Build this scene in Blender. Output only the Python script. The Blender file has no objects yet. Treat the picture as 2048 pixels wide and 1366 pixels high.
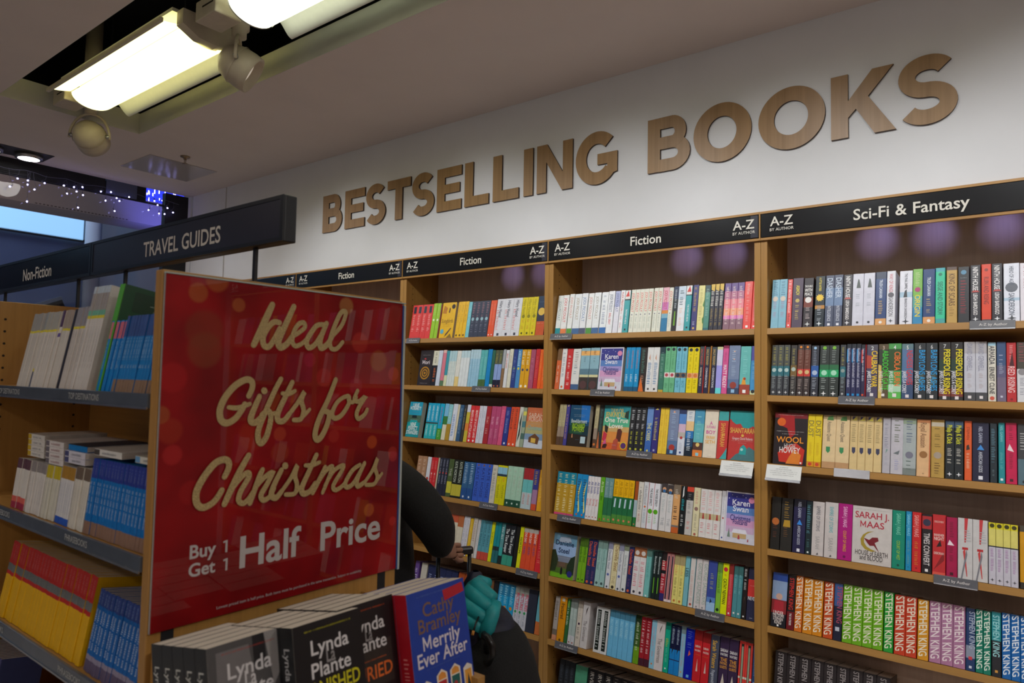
import bpy, math, random, colorsys
from mathutils import Vector, Matrix, Euler
random.seed(7)
S = bpy.context.scene
COL = S.collection
PI = math.pi

# ------------------------------------------------------------------ camera
cd = bpy.data.cameras.new('camera'); cam = bpy.data.objects.new('camera', cd); COL.objects.link(cam)
cd.sensor_fit = 'HORIZONTAL'; cd.sensor_width = 36.0
cd.lens = 1399.66 / 2048 * 36.0
cd.clip_start = 0.02; cd.clip_end = 100
cam.location = (1.89995, -2.71478, 1.6)
_y, _p, _r = math.radians(-37.94348), math.radians(3.11205), math.radians(1.07969)
_f = Vector((math.sin(_y)*math.cos(_p), math.cos(_y)*math.cos(_p), math.sin(_p)))
_rt = Vector((math.cos(_y), -math.sin(_y), 0)); _up = _rt.cross(_f)
_r2 = _rt*math.cos(_r) + _up*math.sin(_r); _u2 = -_rt*math.sin(_r) + _up*math.cos(_r)
cam.rotation_euler = Matrix((_r2, _u2, -_f)).transposed().to_euler()
cd.dof.use_dof = True; cd.dof.focus_distance = 3.0; cd.dof.aperture_fstop = 4.5
S.camera = cam
S.view_settings.view_transform = 'Standard'; S.view_settings.look = 'None'
S.view_settings.exposure = 0.0; S.view_settings.gamma = 1.0; S.view_settings.use_curve_mapping = False

# ------------------------------------------------------------------ world and lights
wd = bpy.data.worlds.new('world'); S.world = wd; wd.use_nodes = True
wd.node_tree.nodes['Background'].inputs[0].default_value = (0.10, 0.13, 0.22, 1)
wd.node_tree.nodes['Background'].inputs[1].default_value = 0.35

def lamp(name, kind, loc, energy, color, target=None, **kw):
    l = bpy.data.lights.new(name, kind); l.energy = energy; l.color = color
    for k, v in kw.items(): setattr(l, k, v)
    o = bpy.data.objects.new(name, l); COL.objects.link(o); o.location = loc
    if target: o.rotation_euler = (Vector(target) - Vector(loc)).to_track_quat('-Z', 'Y').to_euler()
    return o
WARM = (1.0, 0.95, 0.91); NEUT = (0.96, 0.98, 1.0)
# track spots of the shop: heads run along the ceiling trough, aimed at the wall of books
for x in (-1.5, -0.5, 0.35, 1.1, 1.9, 2.9):
    lamp('track_spot_light', 'SPOT', (x, -1.2, 2.88), 35, NEUT, (x + 0.05, 0.1, 1.55), spot_size=math.radians(86), spot_blend=0.9, shadow_soft_size=0.05)
# added unseen fill spots over the gondola side and behind the camera
for x, y, e in ((-2.75, -1.0, 24), (-1.8, -3.6, 8), (0.2, -4.4, 12), (1.9, -4.4, 44), (3.7, -2.6, 75), (0.3, -5.8, 30), (2.6, -5.8, 50), (3.6, -0.9, 60)):
    lamp('added_spot_light', 'SPOT', (x, y, 2.955), e, WARM, (x, y, 0), spot_size=math.radians(172), spot_blend=0.6, shadow_soft_size=0.08)
for x, y, e in ((-0.9, -2.55, 10), (0.35, -2.6, 9)):  # added narrow spots, steep from above, to throw shelf shadows on the gondola
    lamp('added_spot_light', 'SPOT', (x, y, 2.955), e, WARM, (x, y, 0), spot_size=math.radians(95), spot_blend=0.8, shadow_soft_size=0.06)
# cool LED modules behind the sign boards of the bookcases
for x in (-0.42, -0.22, -0.03, 0.58, 0.78, 0.97, 1.36, 1.55, 1.76, -1.2, -1.05):
    lamp('sign_led_light', 'SPOT', (x, 0.03, 2.225), 0.75, (0.45, 0.40, 1.0), (x, 0.255, 2.165), spot_size=math.radians(44), spot_blend=1.0, shadow_soft_size=0.006)
# blue Christmas lighting and daylight in the mall beyond the shop front
lamp('mall_blue_light', 'SPOT', (-5.2, 1.0, 2.6), 60, (0.20, 0.18, 1.0), (-6.0, 0.95, 3.6), spot_size=math.radians(60), spot_blend=1.0, shadow_soft_size=0.1)
lamp('mall_warm_light', 'SPOT', (-4.6, -2.4, 2.4), 70, (1.0, 0.62, 0.42), (-6.0, -0.6, 3.5), spot_size=math.radians(80), spot_blend=1.0, shadow_soft_size=0.1)
lamp('mall_day_light', 'AREA', (-7.4, -1.6, 5.2), 90, (0.55, 0.72, 1.0), (-8.5, 1.2, 2.2), size=2.0)

# ------------------------------------------------------------------ materials
def lin(h):
    if len(h) == 3: h = ''.join(c*2 for c in h)
    def f(v):
        v /= 255.0
        return v/12.92 if v <= 0.04045 else ((v+0.055)/1.055)**2.4
    return tuple(f(int(h[i:i+2], 16)) for i in (0, 2, 4))
def new_mat(name):
    m = bpy.data.materials.new(name); m.use_nodes = True
    return m, m.node_tree, m.node_tree.nodes['Principled BSDF']
def mat(name, col, rough=0.5, metal=0.0, vary=0.06, scale=40, bump=0.0, stretch=(1, 1, 1), coat=0.0, spec=0.5):
    m, nt, b = new_mat(name)
    if isinstance(col, str): col = lin(col)
    tc = nt.nodes.new('ShaderNodeTexCoord'); mp = nt.nodes.new('ShaderNodeMapping'); mp.inputs['Scale'].default_value = stretch
    no = nt.nodes.new('ShaderNodeTexNoise'); no.inputs['Scale'].default_value = scale; no.inputs['Detail'].default_value = 3
    nt.links.new(tc.outputs['Object'], mp.inputs[0]); nt.links.new(mp.outputs[0], no.inputs['Vector'])
    cr = nt.nodes.new('ShaderNodeValToRGB')
    cr.color_ramp.elements[0].position = 0.3; cr.color_ramp.elements[1].position = 0.7
    cr.color_ramp.elements[0].color = tuple(c*(1-vary) for c in col) + (1,)
    cr.color_ramp.elements[1].color = tuple(min(1, c*(1+vary)) for c in col) + (1,)
    nt.links.new(no.outputs['Fac'], cr.inputs[0]); nt.links.new(cr.outputs[0], b.inputs['Base Color'])
    b.inputs['Roughness'].default_value = rough; b.inputs['Metallic'].default_value = metal
    b.inputs['Specular IOR Level'].default_value = spec
    if coat: b.inputs['Coat Weight'].default_value = coat; b.inputs['Coat Roughness'].default_value = 0.03
    if bump:
        bp = nt.nodes.new('ShaderNodeBump'); bp.inputs['Strength'].default_value = bump; bp.inputs['Distance'].default_value = 0.003
        nt.links.new(no.outputs['Fac'], bp.inputs['Height']); nt.links.new(bp.outputs[0], b.inputs['Normal'])
    return m
def wood(name, c0, c1, axis='Z', rough=0.42, fine=70.0):
    m, nt, b = new_mat(name)
    tc = nt.nodes.new('ShaderNodeTexCoord'); mp = nt.nodes.new('ShaderNodeMapping')
    sc = {'X': (0.03, 1, 1), 'Y': (1, 0.03, 1), 'Z': (1, 1, 0.03)}[axis]
    mp.inputs['Scale'].default_value = sc
    n1 = nt.nodes.new('ShaderNodeTexNoise'); n1.inputs['Scale'].default_value = fine; n1.inputs['Detail'].default_value = 5; n1.inputs['Roughness'].default_value = 0.65
    n2 = nt.nodes.new('ShaderNodeTexNoise'); n2.inputs['Scale'].default_value = fine*0.12; n2.inputs['Detail'].default_value = 2
    mx = nt.nodes.new('ShaderNodeMath'); mx.operation = 'MULTIPLY_ADD'; mx.inputs[1].default_value = 0.6
    m2 = nt.nodes.new('ShaderNodeMath'); m2.operation = 'MULTIPLY'; m2.inputs[1].default_value = 0.4
    nt.links.new(tc.outputs['Object'], mp.inputs[0])
    nt.links.new(mp.outputs[0], n1.inputs['Vector']); nt.links.new(mp.outputs[0], n2.inputs['Vector'])
    nt.links.new(n2.outputs['Fac'], m2.inputs[0]); nt.links.new(n1.outputs['Fac'], mx.inputs[0]); nt.links.new(m2.outputs[0], mx.inputs[2])
    cr = nt.nodes.new('ShaderNodeValToRGB'); cr.color_ramp.elements[0].position = 0.36; cr.color_ramp.elements[1].position = 0.64
    cr.color_ramp.elements[0].color = c0 + (1,); cr.color_ramp.elements[1].color = c1 + (1,)
    nt.links.new(mx.outputs[0], cr.inputs[0]); nt.links.new(cr.outputs[0], b.inputs['Base Color'])
    b.inputs['Roughness'].default_value = rough
    return m
def emit(name, col, strength, base=None):
    m, nt, b = new_mat(name)
    b.inputs['Base Color'].default_value = (base or col) + (1,)
    b.inputs['Emission Color'].default_value = col + (1,); b.inputs['Emission Strength'].default_value = strength
    b.inputs['Roughness'].default_value = 0.4
    return m
_pm = {}
def paper(h):
    if h not in _pm: _pm[h] = mat('cover_' + h, h, rough=0.38, vary=0.05, scale=60)
    return _pm[h]
M = {}
M['wall'] = mat('wall_paint', (0.74, 0.735, 0.75), 0.75, vary=0.02, scale=6)
M['ceil'] = mat('ceiling_paint', (0.74, 0.64, 0.595), 0.85, vary=0.02, scale=4)
M['trough'] = mat('trough_paint', (0.60, 0.58, 0.53), 0.6, vary=0.03, scale=8)
M['void'] = mat('void_black', (0.006, 0.006, 0.008), 0.7, vary=0.3, scale=5)
M['carpet'] = mat('beige_vinyl_floor', (0.55, 0.50, 0.46), 0.5, vary=0.1, scale=30)
M['oak'] = wood('oak_edge', (0.335, 0.165, 0.038), (0.445, 0.228, 0.056), 'Z')
M['oakx'] = wood('oak_shelf', (0.335, 0.165, 0.038), (0.445, 0.228, 0.056), 'X')
M['back'] = wood('oak_back', (0.50, 0.37, 0.29), (0.64, 0.49, 0.39), 'Z', fine=45)
M['letter'] = wood('letter_veneer', (0.25, 0.135, 0.05), (0.36, 0.205, 0.085), 'Z', fine=50)
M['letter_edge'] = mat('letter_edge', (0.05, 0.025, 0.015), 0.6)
M['sign'] = mat('sign_black', (0.008, 0.009, 0.011), 0.22, vary=0.1, scale=3)
M['sign_navy'] = mat('sign_navy', (0.028, 0.028, 0.042), 0.3, vary=0.1, scale=3)
M['frame_dark'] = mat('sign_frame_dark', (0.012, 0.014, 0.018), 0.35, vary=0.1)
M['sign_text'] = mat('sign_text', (0.74, 0.70, 0.62), 0.5, vary=0.02)
M['grey_plate'] = mat('ticket_plate', (0.10, 0.10, 0.115), 0.35, vary=0.1)
M['silver'] = mat('silver_plate', (0.55, 0.56, 0.6), 0.22, metal=0.7, vary=0.05)
M['card'] = mat('white_card', (0.72, 0.72, 0.70), 0.5, vary=0.02)
M['pages'] = mat('paper_pages', (0.52, 0.46, 0.40), 0.85, vary=0.14, scale=1, stretch=(1800, 30, 1))
M['pages_cream'] = mat('paper_pages_cream', (0.60, 0.53, 0.44), 0.85, vary=0.12, scale=1, stretch=(30, 1800, 1))
M['hole'] = mat('peg_hole', (0.02, 0.012, 0.006), 0.9)
M['white_metal'] = mat('white_metal', (0.62, 0.58, 0.50), 0.4, vary=0.03)
M['lamp_body'] = mat('lamp_body', (0.55, 0.47, 0.36), 0.45, vary=0.04)
M['steel'] = mat('steel', (0.42, 0.42, 0.43), 0.3, metal=0.9)
M['brass'] = mat('sprinkler_brass', (0.34, 0.25, 0.16), 0.35, metal=0.7)
M['gold'] = mat('gold_glitter', (0.43, 0.31, 0.13), 0.5, metal=0.15, vary=0.55, scale=900, bump=0.4)
M['white_print'] = mat('white_print', (0.62, 0.58, 0.57), 0.5, vary=0.02)
M['rail'] = mat('price_rail', (0.075, 0.085, 0.10), 0.18, vary=0.15, scale=10)
M['rail_text'] = mat('rail_text', (0.36, 0.36, 0.34), 0.5)
M['black_cloth'] = mat('black_cloth', (0.010, 0.010, 0.011), 0.9, vary=0.3, scale=200, bump=0.3)
M['navy_cloth'] = mat('navy_nylon', (0.012, 0.014, 0.035), 0.6, vary=0.2, scale=60, bump=0.25)
M['teal_cloth'] = mat('teal_nylon', (0.010, 0.30, 0.33), 0.5, vary=0.15, scale=25, bump=0.5)
M['skin'] = mat('skin', (0.34, 0.17, 0.11), 0.55, vary=0.08, scale=60)
M['hair'] = mat('hair_brown', (0.03, 0.018, 0.01), 0.6, vary=0.3, scale=120, stretch=(1, 1, 0.1))
M['black_plastic'] = mat('black_plastic', (0.01, 0.01, 0.011), 0.35, vary=0.1)
M['denim'] = mat('dark_trousers', (0.012, 0.013, 0.018), 0.9, vary=0.2, scale=150)
M['tube'] = emit('lamp_glow', (1.0, 0.97, 0.46), 2.3)
M['tube2'] = emit('lamp_glow_cool', (0.93, 1.0, 0.80), 2.6)
M['disc'] = emit('downlight_glow', (1.0, 0.95, 0.9), 9.0)
M['led'] = emit('icicle_glow', (0.38, 0.36, 1.0), 14.0)
M['wire'] = mat('led_wire', (0.10, 0.10, 0.16), 0.4)
M['skylight'] = emit('skylight_glow', (0.30, 0.56, 0.85), 0.85)
M['mallgrey'] = mat('mall_paint', (0.44, 0.44, 0.46), 0.7, vary=0.03, scale=2)
M['malldark'] = mat('mall_dark_cladding', (0.085, 0.10, 0.16), 0.5, vary=0.1, scale=1.5)
M['blueled'] = emit('blue_curtain_glow', (0.03, 0.05, 0.9), 1.1)

# ------------------------------------------------------------------ mesh helpers
class MB:
    def __init__(s): s.v = []; s.f = []; s.mi = []; s.ms = []; s.sm = []
    def mid(s, m):
        if m not in s.ms: s.ms.append(m)
        return s.ms.index(m)
    def add(s, vs, fs, m, T=None, smooth=False):
        o = len(s.v); k = s.mid(m)
        s.v += [tuple(T @ Vector(q)) for q in vs] if T is not None else [tuple(q) for q in vs]
        s.f += [tuple(i+o for i in f) for f in fs]; s.mi += [k]*len(fs); s.sm += [smooth]*len(fs)
    def box(s, x0, x1, y0, y1, z0, z1, m, T=None):
        v = [(x, y, z) for z in (z0, z1) for y in (y0, y1) for x in (x0, x1)]
        s.add(v, [(0,2,3,1),(4,5,7,6),(0,1,5,4),(1,3,7,5),(3,2,6,7),(2,0,4,6)], m, T)
    def bbox(s, x0, x1, y0, y1, z0, z1, m, r=0.003, T=None):
        """box with chamfered edges"""
        import bmesh
        bm = bmesh.new(); bmesh.ops.create_cube(bm, size=1)
        for v in bm.verts: v.co = Vector(((x0+x1)/2+v.co.x*(x1-x0), (y0+y1)/2+v.co.y*(y1-y0), (z0+z1)/2+v.co.z*(z1-z0)))
        bmesh.ops.bevel(bm, geom=list(bm.edges), offset=r, segments=2, affect='EDGES', profile=0.5)
        bm.verts.index_update()
        s.add([v.co.copy() for v in bm.verts], [tuple(v.index for v in f.verts) for f in bm.faces], m, T); bm.free()
    def prism(s, poly, z0, z1, m, T=None, mc=None):
        """polygon in xz extruded along y from z0 to z1"""
        n = len(poly)
        v = [(x, z0, z) for x, z in poly] + [(x, z1, z) for x, z in poly]
        s.add(v, [tuple(range(n)), tuple(range(2*n-1, n-1, -1))], m, T)
        s.add(v, [(i, i+n, (i+1) % n+n, (i+1) % n) for i in range(n)], mc or m, T)
    def ribbon(s, L, R, y0, y1, m, me=None, closed=False):
        n = len(L)
        v = [(x, y0, z) for x, z in L] + [(x, y0, z) for x, z in R] + [(x, y1, z) for x, z in L] + [(x, y1, z) for x, z in R]
        rng = range(n if closed else n-1); j = lambda i: (i+1) % n
        s.add(v, [(i, j(i), n+j(i), n+i) for i in rng], m)
        side = [(2*n+i, 2*n+j(i), j(i), i) for i in rng] + [(n+i, n+j(i), 3*n+j(i), 3*n+i) for i in rng] + [(2*n+i, 3*n+i, 3*n+j(i), 2*n+j(i)) for i in rng]
        if not closed: side += [(0, n, 3*n, 2*n), (n-1, 3*n-1, 4*n-1, 2*n-1)]
        s.add(v, side, me or m)
    def lathe(s, prof, m, T=None, seg=24, smooth=True):
        v = []; n = len(prof)
        for i in range(seg):
            a = 2*PI*i/seg
            v += [(r*math.cos(a), r*math.sin(a), z) for r, z in prof]
        f = [(i*n+k, ((i+1) % seg)*n+k, ((i+1) % seg)*n+k+1, i*n+k+1) for i in range(seg) for k in range(n-1)]
        s.add(v, f, m, T, smooth)
    def tube(s, pts, r, m, seg=8, T=None):
        pts = [Vector(q) for q in pts]; v = []; n = len(pts)
        for i, q in enumerate(pts):
            d = (pts[min(i+1, n-1)] - pts[max(i-1, 0)]).normalized()
            a = d.orthogonal().normalized() if i == 0 else (a0 - d*a0.dot(d)).normalized()
            a0 = a; b = d.cross(a); rr = r[i] if isinstance(r, (list, tuple)) else r
            v += [q + (a*math.cos(2*PI*k/seg) + b*math.sin(2*PI*k/seg))*rr for k in range(seg)]
        f = [(i*seg+k, i*seg+(k+1) % seg, (i+1)*seg+(k+1) % seg, (i+1)*seg+k) for i in range(n-1) for k in range(seg)]
        f += [tuple(range(seg-1, -1, -1)), tuple((n-1)*seg+k for k in range(seg))]
        s.add(v, f, m, T, True)
    def disc(s, cx, cz, rx, rz, y, m, seg=14, T=None):
        s.add([(cx+rx*math.cos(2*PI*i/seg), y, cz+rz*math.sin(2*PI*i/seg)) for i in range(seg)], [tuple(range(seg))], m, T)
    def mesh(s, name):
        me = bpy.data.meshes.new(name); me.from_pydata(s.v, [], s.f)
        for m in s.ms: me.materials.append(m)
        me.polygons.foreach_set('material_index', s.mi); me.polygons.foreach_set('use_smooth', s.sm); me.update()
        return me
    def build(s, name, parent=None, loc=None, rot=None):
        return link(name, s.mesh(name), parent, loc, rot)
def link(name, me, parent=None, loc=None, rot=None):
    o = bpy.data.objects.new(name, me); COL.objects.link(o)
    if parent: o.parent = parent
    if loc: o.location = loc
    if rot: o.rotation_euler = rot
    return o
def tag(o, label, cat, group=None):
    o['label'] = label; o['category'] = cat
    if group: o['group'] = group
    return o
def thing(name, label, cat, loc=(0, 0, 0), rot=(0, 0, 0), group=None):
    o = bpy.data.objects.new(name, None); COL.objects.link(o); o.empty_display_size = 0.1
    o.location = loc; o.rotation_euler = rot
    return tag(o, label, cat, group)
def struct(o): o['kind'] = 'structure'; return o
ORD = 'first second third fourth fifth sixth seventh eighth ninth tenth eleventh twelfth thirteenth fourteenth fifteenth sixteenth seventeenth eighteenth nineteenth twentieth'.split()
def ordn(n):
    if n <= 20: return ORD[n-1]
    t = {2: 'twenty', 3: 'thirty', 4: 'forty', 5: 'fifty'}
    if n % 10 == 0: return {30: 'thirtieth', 40: 'fortieth', 50: 'fiftieth'}[n]
    return t[n//10] + '-' + ORD[n % 10-1]

# ------------------------------------------------------------------ lettering: glyph meshes made once, then laid out as plain geometry
CH = 'ABCDEFGHIJKLMNOPQRSTUVWXYZabcdefghijklmnopqrstuvwxyz0123456789&-.,/'
GL = {}
def make_glyphs(key, offset, res):
    objs = []
    for c in CH:
        for body in (c, 'H'+c+'H'):
            cu = bpy.data.curves.new('g', 'FONT'); cu.body = body; cu.size = 1; cu.offset = offset; cu.resolution_u = res
            o = bpy.data.objects.new('g', cu); COL.objects.link(o); objs.append((c, body, o))
    cu = bpy.data.curves.new('g', 'FONT'); cu.body = 'HH'; cu.size = 1; cu.offset = offset
    hh = bpy.data.objects.new('g', cu); COL.objects.link(hh)
    dg = bpy.context.evaluated_depsgraph_get(); dg.update()
    def xs(o):
        me = o.evaluated_get(dg).to_mesh(); v = [tuple(q.co[:2]) for q in me.vertices]; f = [tuple(p.vertices) for p in me.polygons]
        o.evaluated_get(dg).to_mesh_clear(); return v, f
    wh = max(q[0] for q in xs(hh)[0]); d = {}
    for c, body, o in objs:
        v, f = xs(o)
        if len(body) == 1: d[c] = [v, f, 0]
        else: d[c][2] = max(q[0] for q in v) - wh
    capz = max(q[1] for q in d['H'][0])
    for _c, _b, o in objs + [(0, 0, hh)]:
        cu = o.data; bpy.data.objects.remove(o); bpy.data.curves.remove(cu)
    H = capz; t = 0.068 + 2*offset; W = 0.86*H
    d['M'] = [[(0.07+x, z) for x, z in ((0, 0), (t, 0), (t, 0.64*H), (W/2, 0.12*H), (W-t, 0.64*H), (W-t, 0), (W, 0), (W, H), (W-t, H), (W/2, 0.40*H), (t, H), (0, H))], [tuple(range(12))], W+0.15]
    GL[key] = (d, capz)
make_glyphs('thin', 0.004, 2); make_glyphs('bold', 0.013, 3); make_glyphs('heavy', 0.021, 4)
def layout(text, key, track=0.0):
    d, cap = GL[key]; x = 0; V = []; F = []
    for c in text:
        if c in ' _': x += 0.3; continue
        g = d.get(c)
        if not g: continue
        o = len(V); V += [(a+x, b) for a, b in g[0]]; F += [tuple(i+o for i in f) for f in g[1]]; x += g[2]+track
    return V, F, max(x - track, 0.01), cap
def squiggle(n):
    """lettering too small to read: a run of short strokes"""
    V = []; F = []; x = 0
    for i in range(n):
        w = random.uniform(0.12, 0.3); h = random.uniform(0.45, 0.7)
        if random.random() < 0.14: x += 0.3; continue
        o = len(V); V += [(x, 0), (x+w*0.45, 0), (x+w*0.45, h), (x, h)]; F.append((o, o+1, o+2, o+3)); x += w*1.25
    return V, F, max(x, 0.1), 0.7
def put_text(mb, text, m, cx, cz, height, maxw, y, mode='h', key='bold', narrow=1.0, shear=0.0, fit=False):
    """centred at (cx, cz) on the plane y; mode h: along +x; v: reading downwards along -z. height = cap height"""
    V, F, w, cap = squiggle(max(5, int(0.62*maxw/height/0.26))) if text == '~' else layout(text, key)
    s = height/cap; sx = s*narrow
    if text == '~' or w*sx > maxw: sx = maxw/w; s = min(s, sx*1.7)
    if fit: sx = maxw/w; s = height/cap
    hh = s*cap/2
    if shear: V = [(a+shear*(b-cap/2), b) for a, b in V]
    if mode == 'h': vs = [(cx + (a-w/2)*sx, y, cz + b*s - hh) for a, b in V]
    else: vs = [(cx + b*s - hh, y, cz - (a-w/2)*sx) for a, b in V]
    mb.add(vs, F, m)

# ------------------------------------------------------------------ room shell
RX0, RX1, RY0, RY1, CZ = -3.45, 4.6, -6.5, 0.0, 2.98
b = MB(); b.box(RX0, RX1, RY0, 0.45, -0.1, 0, M['carpet']); struct(b.build('floor'))
TX0, TX1, TY0, TY1 = -2.277, 4.0, -1.60, -0.91
b = MB()
for x0, x1, y0, y1 in ((RX0, RX1, RY0, TY0), (RX0, RX1, TY1, 0.45), (RX0, TX0, TY0, TY1), (TX1, RX1, TY0, TY1)):
    b.box(x0, x1, y0, y1, CZ, CZ+0.02, M['ceil'])
struct(b.build('ceiling'))
b = MB()
b.box(TX0, TX1, TY1-0.002, TY1+0.015, CZ+0.0002, CZ+0.12, M['trough']); b.box(TX0, TX1, TY0-0.015, TY0+0.002, CZ+0.0002, CZ+0.12, M['trough'])
b.box(TX0-0.015, TX0+0.002, TY0, TY1, CZ+0.0002, CZ+0.12, M['trough']); b.box(TX1-0.002, TX1+0.015, TY0, TY1, CZ+0.0002, CZ+0.12, M['trough'])
struct(b.build('trim_1'))
b = MB()
b.box(TX0-0.6, TX1+0.6, TY0-0.6, TY1+0.6, CZ+0.62, CZ+0.64, M['void'])
for x0, x1, y0, y1 in ((TX0-0.6, TX1+0.6, TY1+0.58, TY1+0.6), (TX0-0.6, TX1+0.6, TY0-0.6, TY0-0.58), (TX0-0.6, TX0-0.58, TY0-0.6, TY1+0.6), (TX1+0.58, TX1+0.6, TY0-0.6, TY1+0.6)):
    b.box(x0, x1, y0, y1, CZ+0.02, CZ+0.64, M['void'])
for y0, y1 in ((TY0-0.6, TY0-0.016), (TY1+0.016, TY1+0.6)):
    b.box(TX0-0.6, TX1+0.6, y0, y1, CZ+0.021, CZ+0.03, M['void'])
struct(b.build('ceiling_void'))
# wall above and behind the bookcases, with the panel joints seen near its far end
b = MB()
b.box(-3.40, RX1, 0.0, 0.03, 2.2692, CZ-0.0002, M['wall']); b.box(RX0, RX1, 0.30, 0.34, 0, CZ-0.0002, M['wall'])
b.box(-3.40, -3.0, 0.0, 0.03, 0.0, 2.275, M['wall']); b.box(-3.40, -3.37, 0.03, 0.30, 0.0, CZ-0.0002, M['wall'])
struct(b.build('wall_back'))
b = MB(); b.box(-2.918, -2.910, -0.004, -0.0002, 2.275, 2.978, mat('joint_grey', (0.5, 0.47, 0.45), 0.7)); struct(b.build('trim_2'))
b = MB(); b.box(RX1, RX1+0.05, RY0, 0.45, 0, CZ, mat('side_wall_paint', (0.16, 0.13, 0.12), 0.7)); struct(b.build('wall_right'))
b = MB(); b.box(RX0, RX1, RY0-0.05, RY0, 0, CZ, M['wall']); struct(b.build('wall_front'))
# glazed shop front on the far side
b = MB()
b.box(-3.50, -3.45, RY0, -0.62, 2.878, 2.999, M['void']); b.box(-3.50, -3.45, -0.612, -0.40, 2.878, 2.999, M['malldark'])
b.box(-3.50, -3.45, -0.19, 0.0, 0, 2.975, M['void'])
b.box(-3.455, -3.405, -0.012, -0.0002, 0, 2.975, M['wall'])
b.box(-3.47, -3.46, -0.62, -0.612, 2.878, 2.97, M['void']); b.box(-3.47, -3.46, -0.40, -0.33, 2.878, 2.999, M['void'])
b.box(-3.475, -3.455, RY0, -0.19, 2.868, 2.88, M['void'])
fr = struct(b.build('window_1'))
gm, nt, pb = new_mat('shop_glass')
tr = nt.nodes.new('ShaderNodeBsdfTransparent'); gs = nt.nodes.new('ShaderNodeBsdfGlossy'); gs.inputs['Roughness'].default_value = 0.02
fz = nt.nodes.new('ShaderNodeFresnel'); fz.inputs['IOR'].default_value = 1.25; mxs = nt.nodes.new('ShaderNodeMixShader')
nt.links.new(fz.outputs[0], mxs.inputs[0]); nt.links.new(tr.outputs[0], mxs.inputs[1]); nt.links.new(gs.outputs[0], mxs.inputs[2])
nt.links.new(mxs.outputs[0], nt.nodes['Material Output'].inputs[0])
b = MB(); b.box(-3.468, -3.462, RY0, -0.19, 0.05, 2.868, gm); struct(b.build('window_2'))

# ------------------------------------------------------------------ mall beyond the glass
b = MB(); b.box(-16, -3.52, -12, 10, -0.12, -0.02, mat('mall_floor', (0.2, 0.2, 0.21), 0.3)); struct(b.build('floor_outside'))
b = MB(); b.box(-6.4, -6.0, -5, 1.02, 3.235, 3.50, M['mallgrey'])
for i in range(26): b.box(-6.0, -5.999, 0.10+i*0.034*1.0-0.35, 0.12+i*0.034-0.35, 3.243, 3.25, M['void'])
b.add([(-6.0, 1.02, 3.235), (-9.0, 3.0, 3.86), (-9.0, 3.0, 4.2), (-6.0, 1.02, 3.50)], [(0, 1, 2, 3)], M['mallgrey'])
struct(b.build('wall_bulkhead'))
b = MB(); b.box(-9.1, -9.0, -5, 1.30, 3.46, 5.5, M['skylight']); struct(b.build('wall_skylight'))
b = MB(); b.box(-9.2, -9.1, -6, 1.35, -0.02, 3.46, M['malldark']); b.box(-9.05, -9.0, -5, 1.32, 3.44, 3.47, M['void']); struct(b.build('wall_cladding'))
b = MB(); b.box(-9.6, -9.5, 1.3, 8, -0.02, 5.5, M['mallgrey']); struct(b.build('wall_mall'))
b = MB(); b.lathe([(0.10, 0), (0.10, 3.1), (0.102, 3.1), (0.102, 3.13), (0.10, 3.13), (0.10, 5.0)], M['mallgrey'], Matrix.Translation((-8.6, 1.28, 0)), 32); struct(b.build('pillar'))
b = MB(); b.box(-8.3, -8.1, 1.27, 1.95, -0.02, 2.45, M['mallgrey']); b.box(-8.099, -8.095, 1.70, 1.712, 0, 2.45, M['void']); b.box(-8.099, -8.09, 1.80, 1.84, 0, 2.45, mat('post_dark', (0.05, 0.045, 0.045), 0.5)); struct(b.build('pillar'))
b = MB()
T = Matrix.Translation((-7.6, 0.05, 2.18)) @ Euler((math.radians(24), 0, 0)).to_matrix().to_4x4()
b.box(-0.3, 0.3, -1.6, 0.5, -0.12, 0.06, M['void'], T); b.box(0.30, 0.32, -1.6, 0.5, 0.06, 0.10, M['steel'], T)
tag(b.build('escalator'), 'dark escalator ramp with a pale edge seen through the shop front', 'escalator')
b = MB()
T = Matrix.Translation((-8.2, 2.35, 2.32)) @ Euler((math.radians(35), 0, 0)).to_matrix().to_4x4()
b.box(-0.2, 0.2, -0.9, 0.9, -0.1, 0.1, M['void'], T); b.box(0.2, 0.22, -0.9, 0.9, -0.13, -0.1, M['mallgrey'], T); struct(b.build('beam'))
for x, y, z, r, lab in ((-7.4, 1.82, 2.52, 0.075, 'round white downlight beyond the glass, above the blue star'), (-7.9, 1.63, 2.36, 0.06, 'round white downlight beyond the glass, beside the pale pillar')):
    t = thing('mall_downlight', lab, 'downlight', (x, y, z))
    b = MB(); b.lathe([(r, -0.004), (r*1.12, -0.006), (r*1.15, 0.03), (0.001, 0.03)], M['white_metal']); b.build('rim', t)
    b = MB(); b.lathe([(0.001, -0.003), (r*0.98, -0.003), (r*0.98, 0.0)], M['disc']); b.build('diffuser', t)
b = MB()
for k in range(10):
    a0 = PI/2 + k*PI/5; r0 = 0.16 if k % 2 == 0 else 0.07
    if k == 0: r0 = 0.2
    a1 = PI/2 + (k+1)*PI/5; r1 = 0.2 if (k+1) % 10 == 0 else (0.16 if (k+1) % 2 == 0 else 0.07)
    P0 = (0, r0*math.cos(a0), r0*math.sin(a0)); P1 = (0, r1*math.cos(a1), r1*math.sin(a1))
    b.add([(0.05, 0, 0), P0, P1, (-0.05, 0, 0)], [(0, 1, 2), (3, 2, 1)], emit('star_glow_%d' % k, (0.10 + 0.05*(k % 3), 0.14 + 0.06*(k % 3), 0.95), 1.0 + 0.35*(k % 2)))
tag(b.build('star_decoration', None, (-7.2, 1.66, 2.40)), 'glowing blue Christmas star hanging in the mall', 'star decoration')
b = MB(); b.box(-6.9, -6.85, 1.0, 1.65, 3.55, 4.2, M['blueled'])
random.seed(3)
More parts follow.
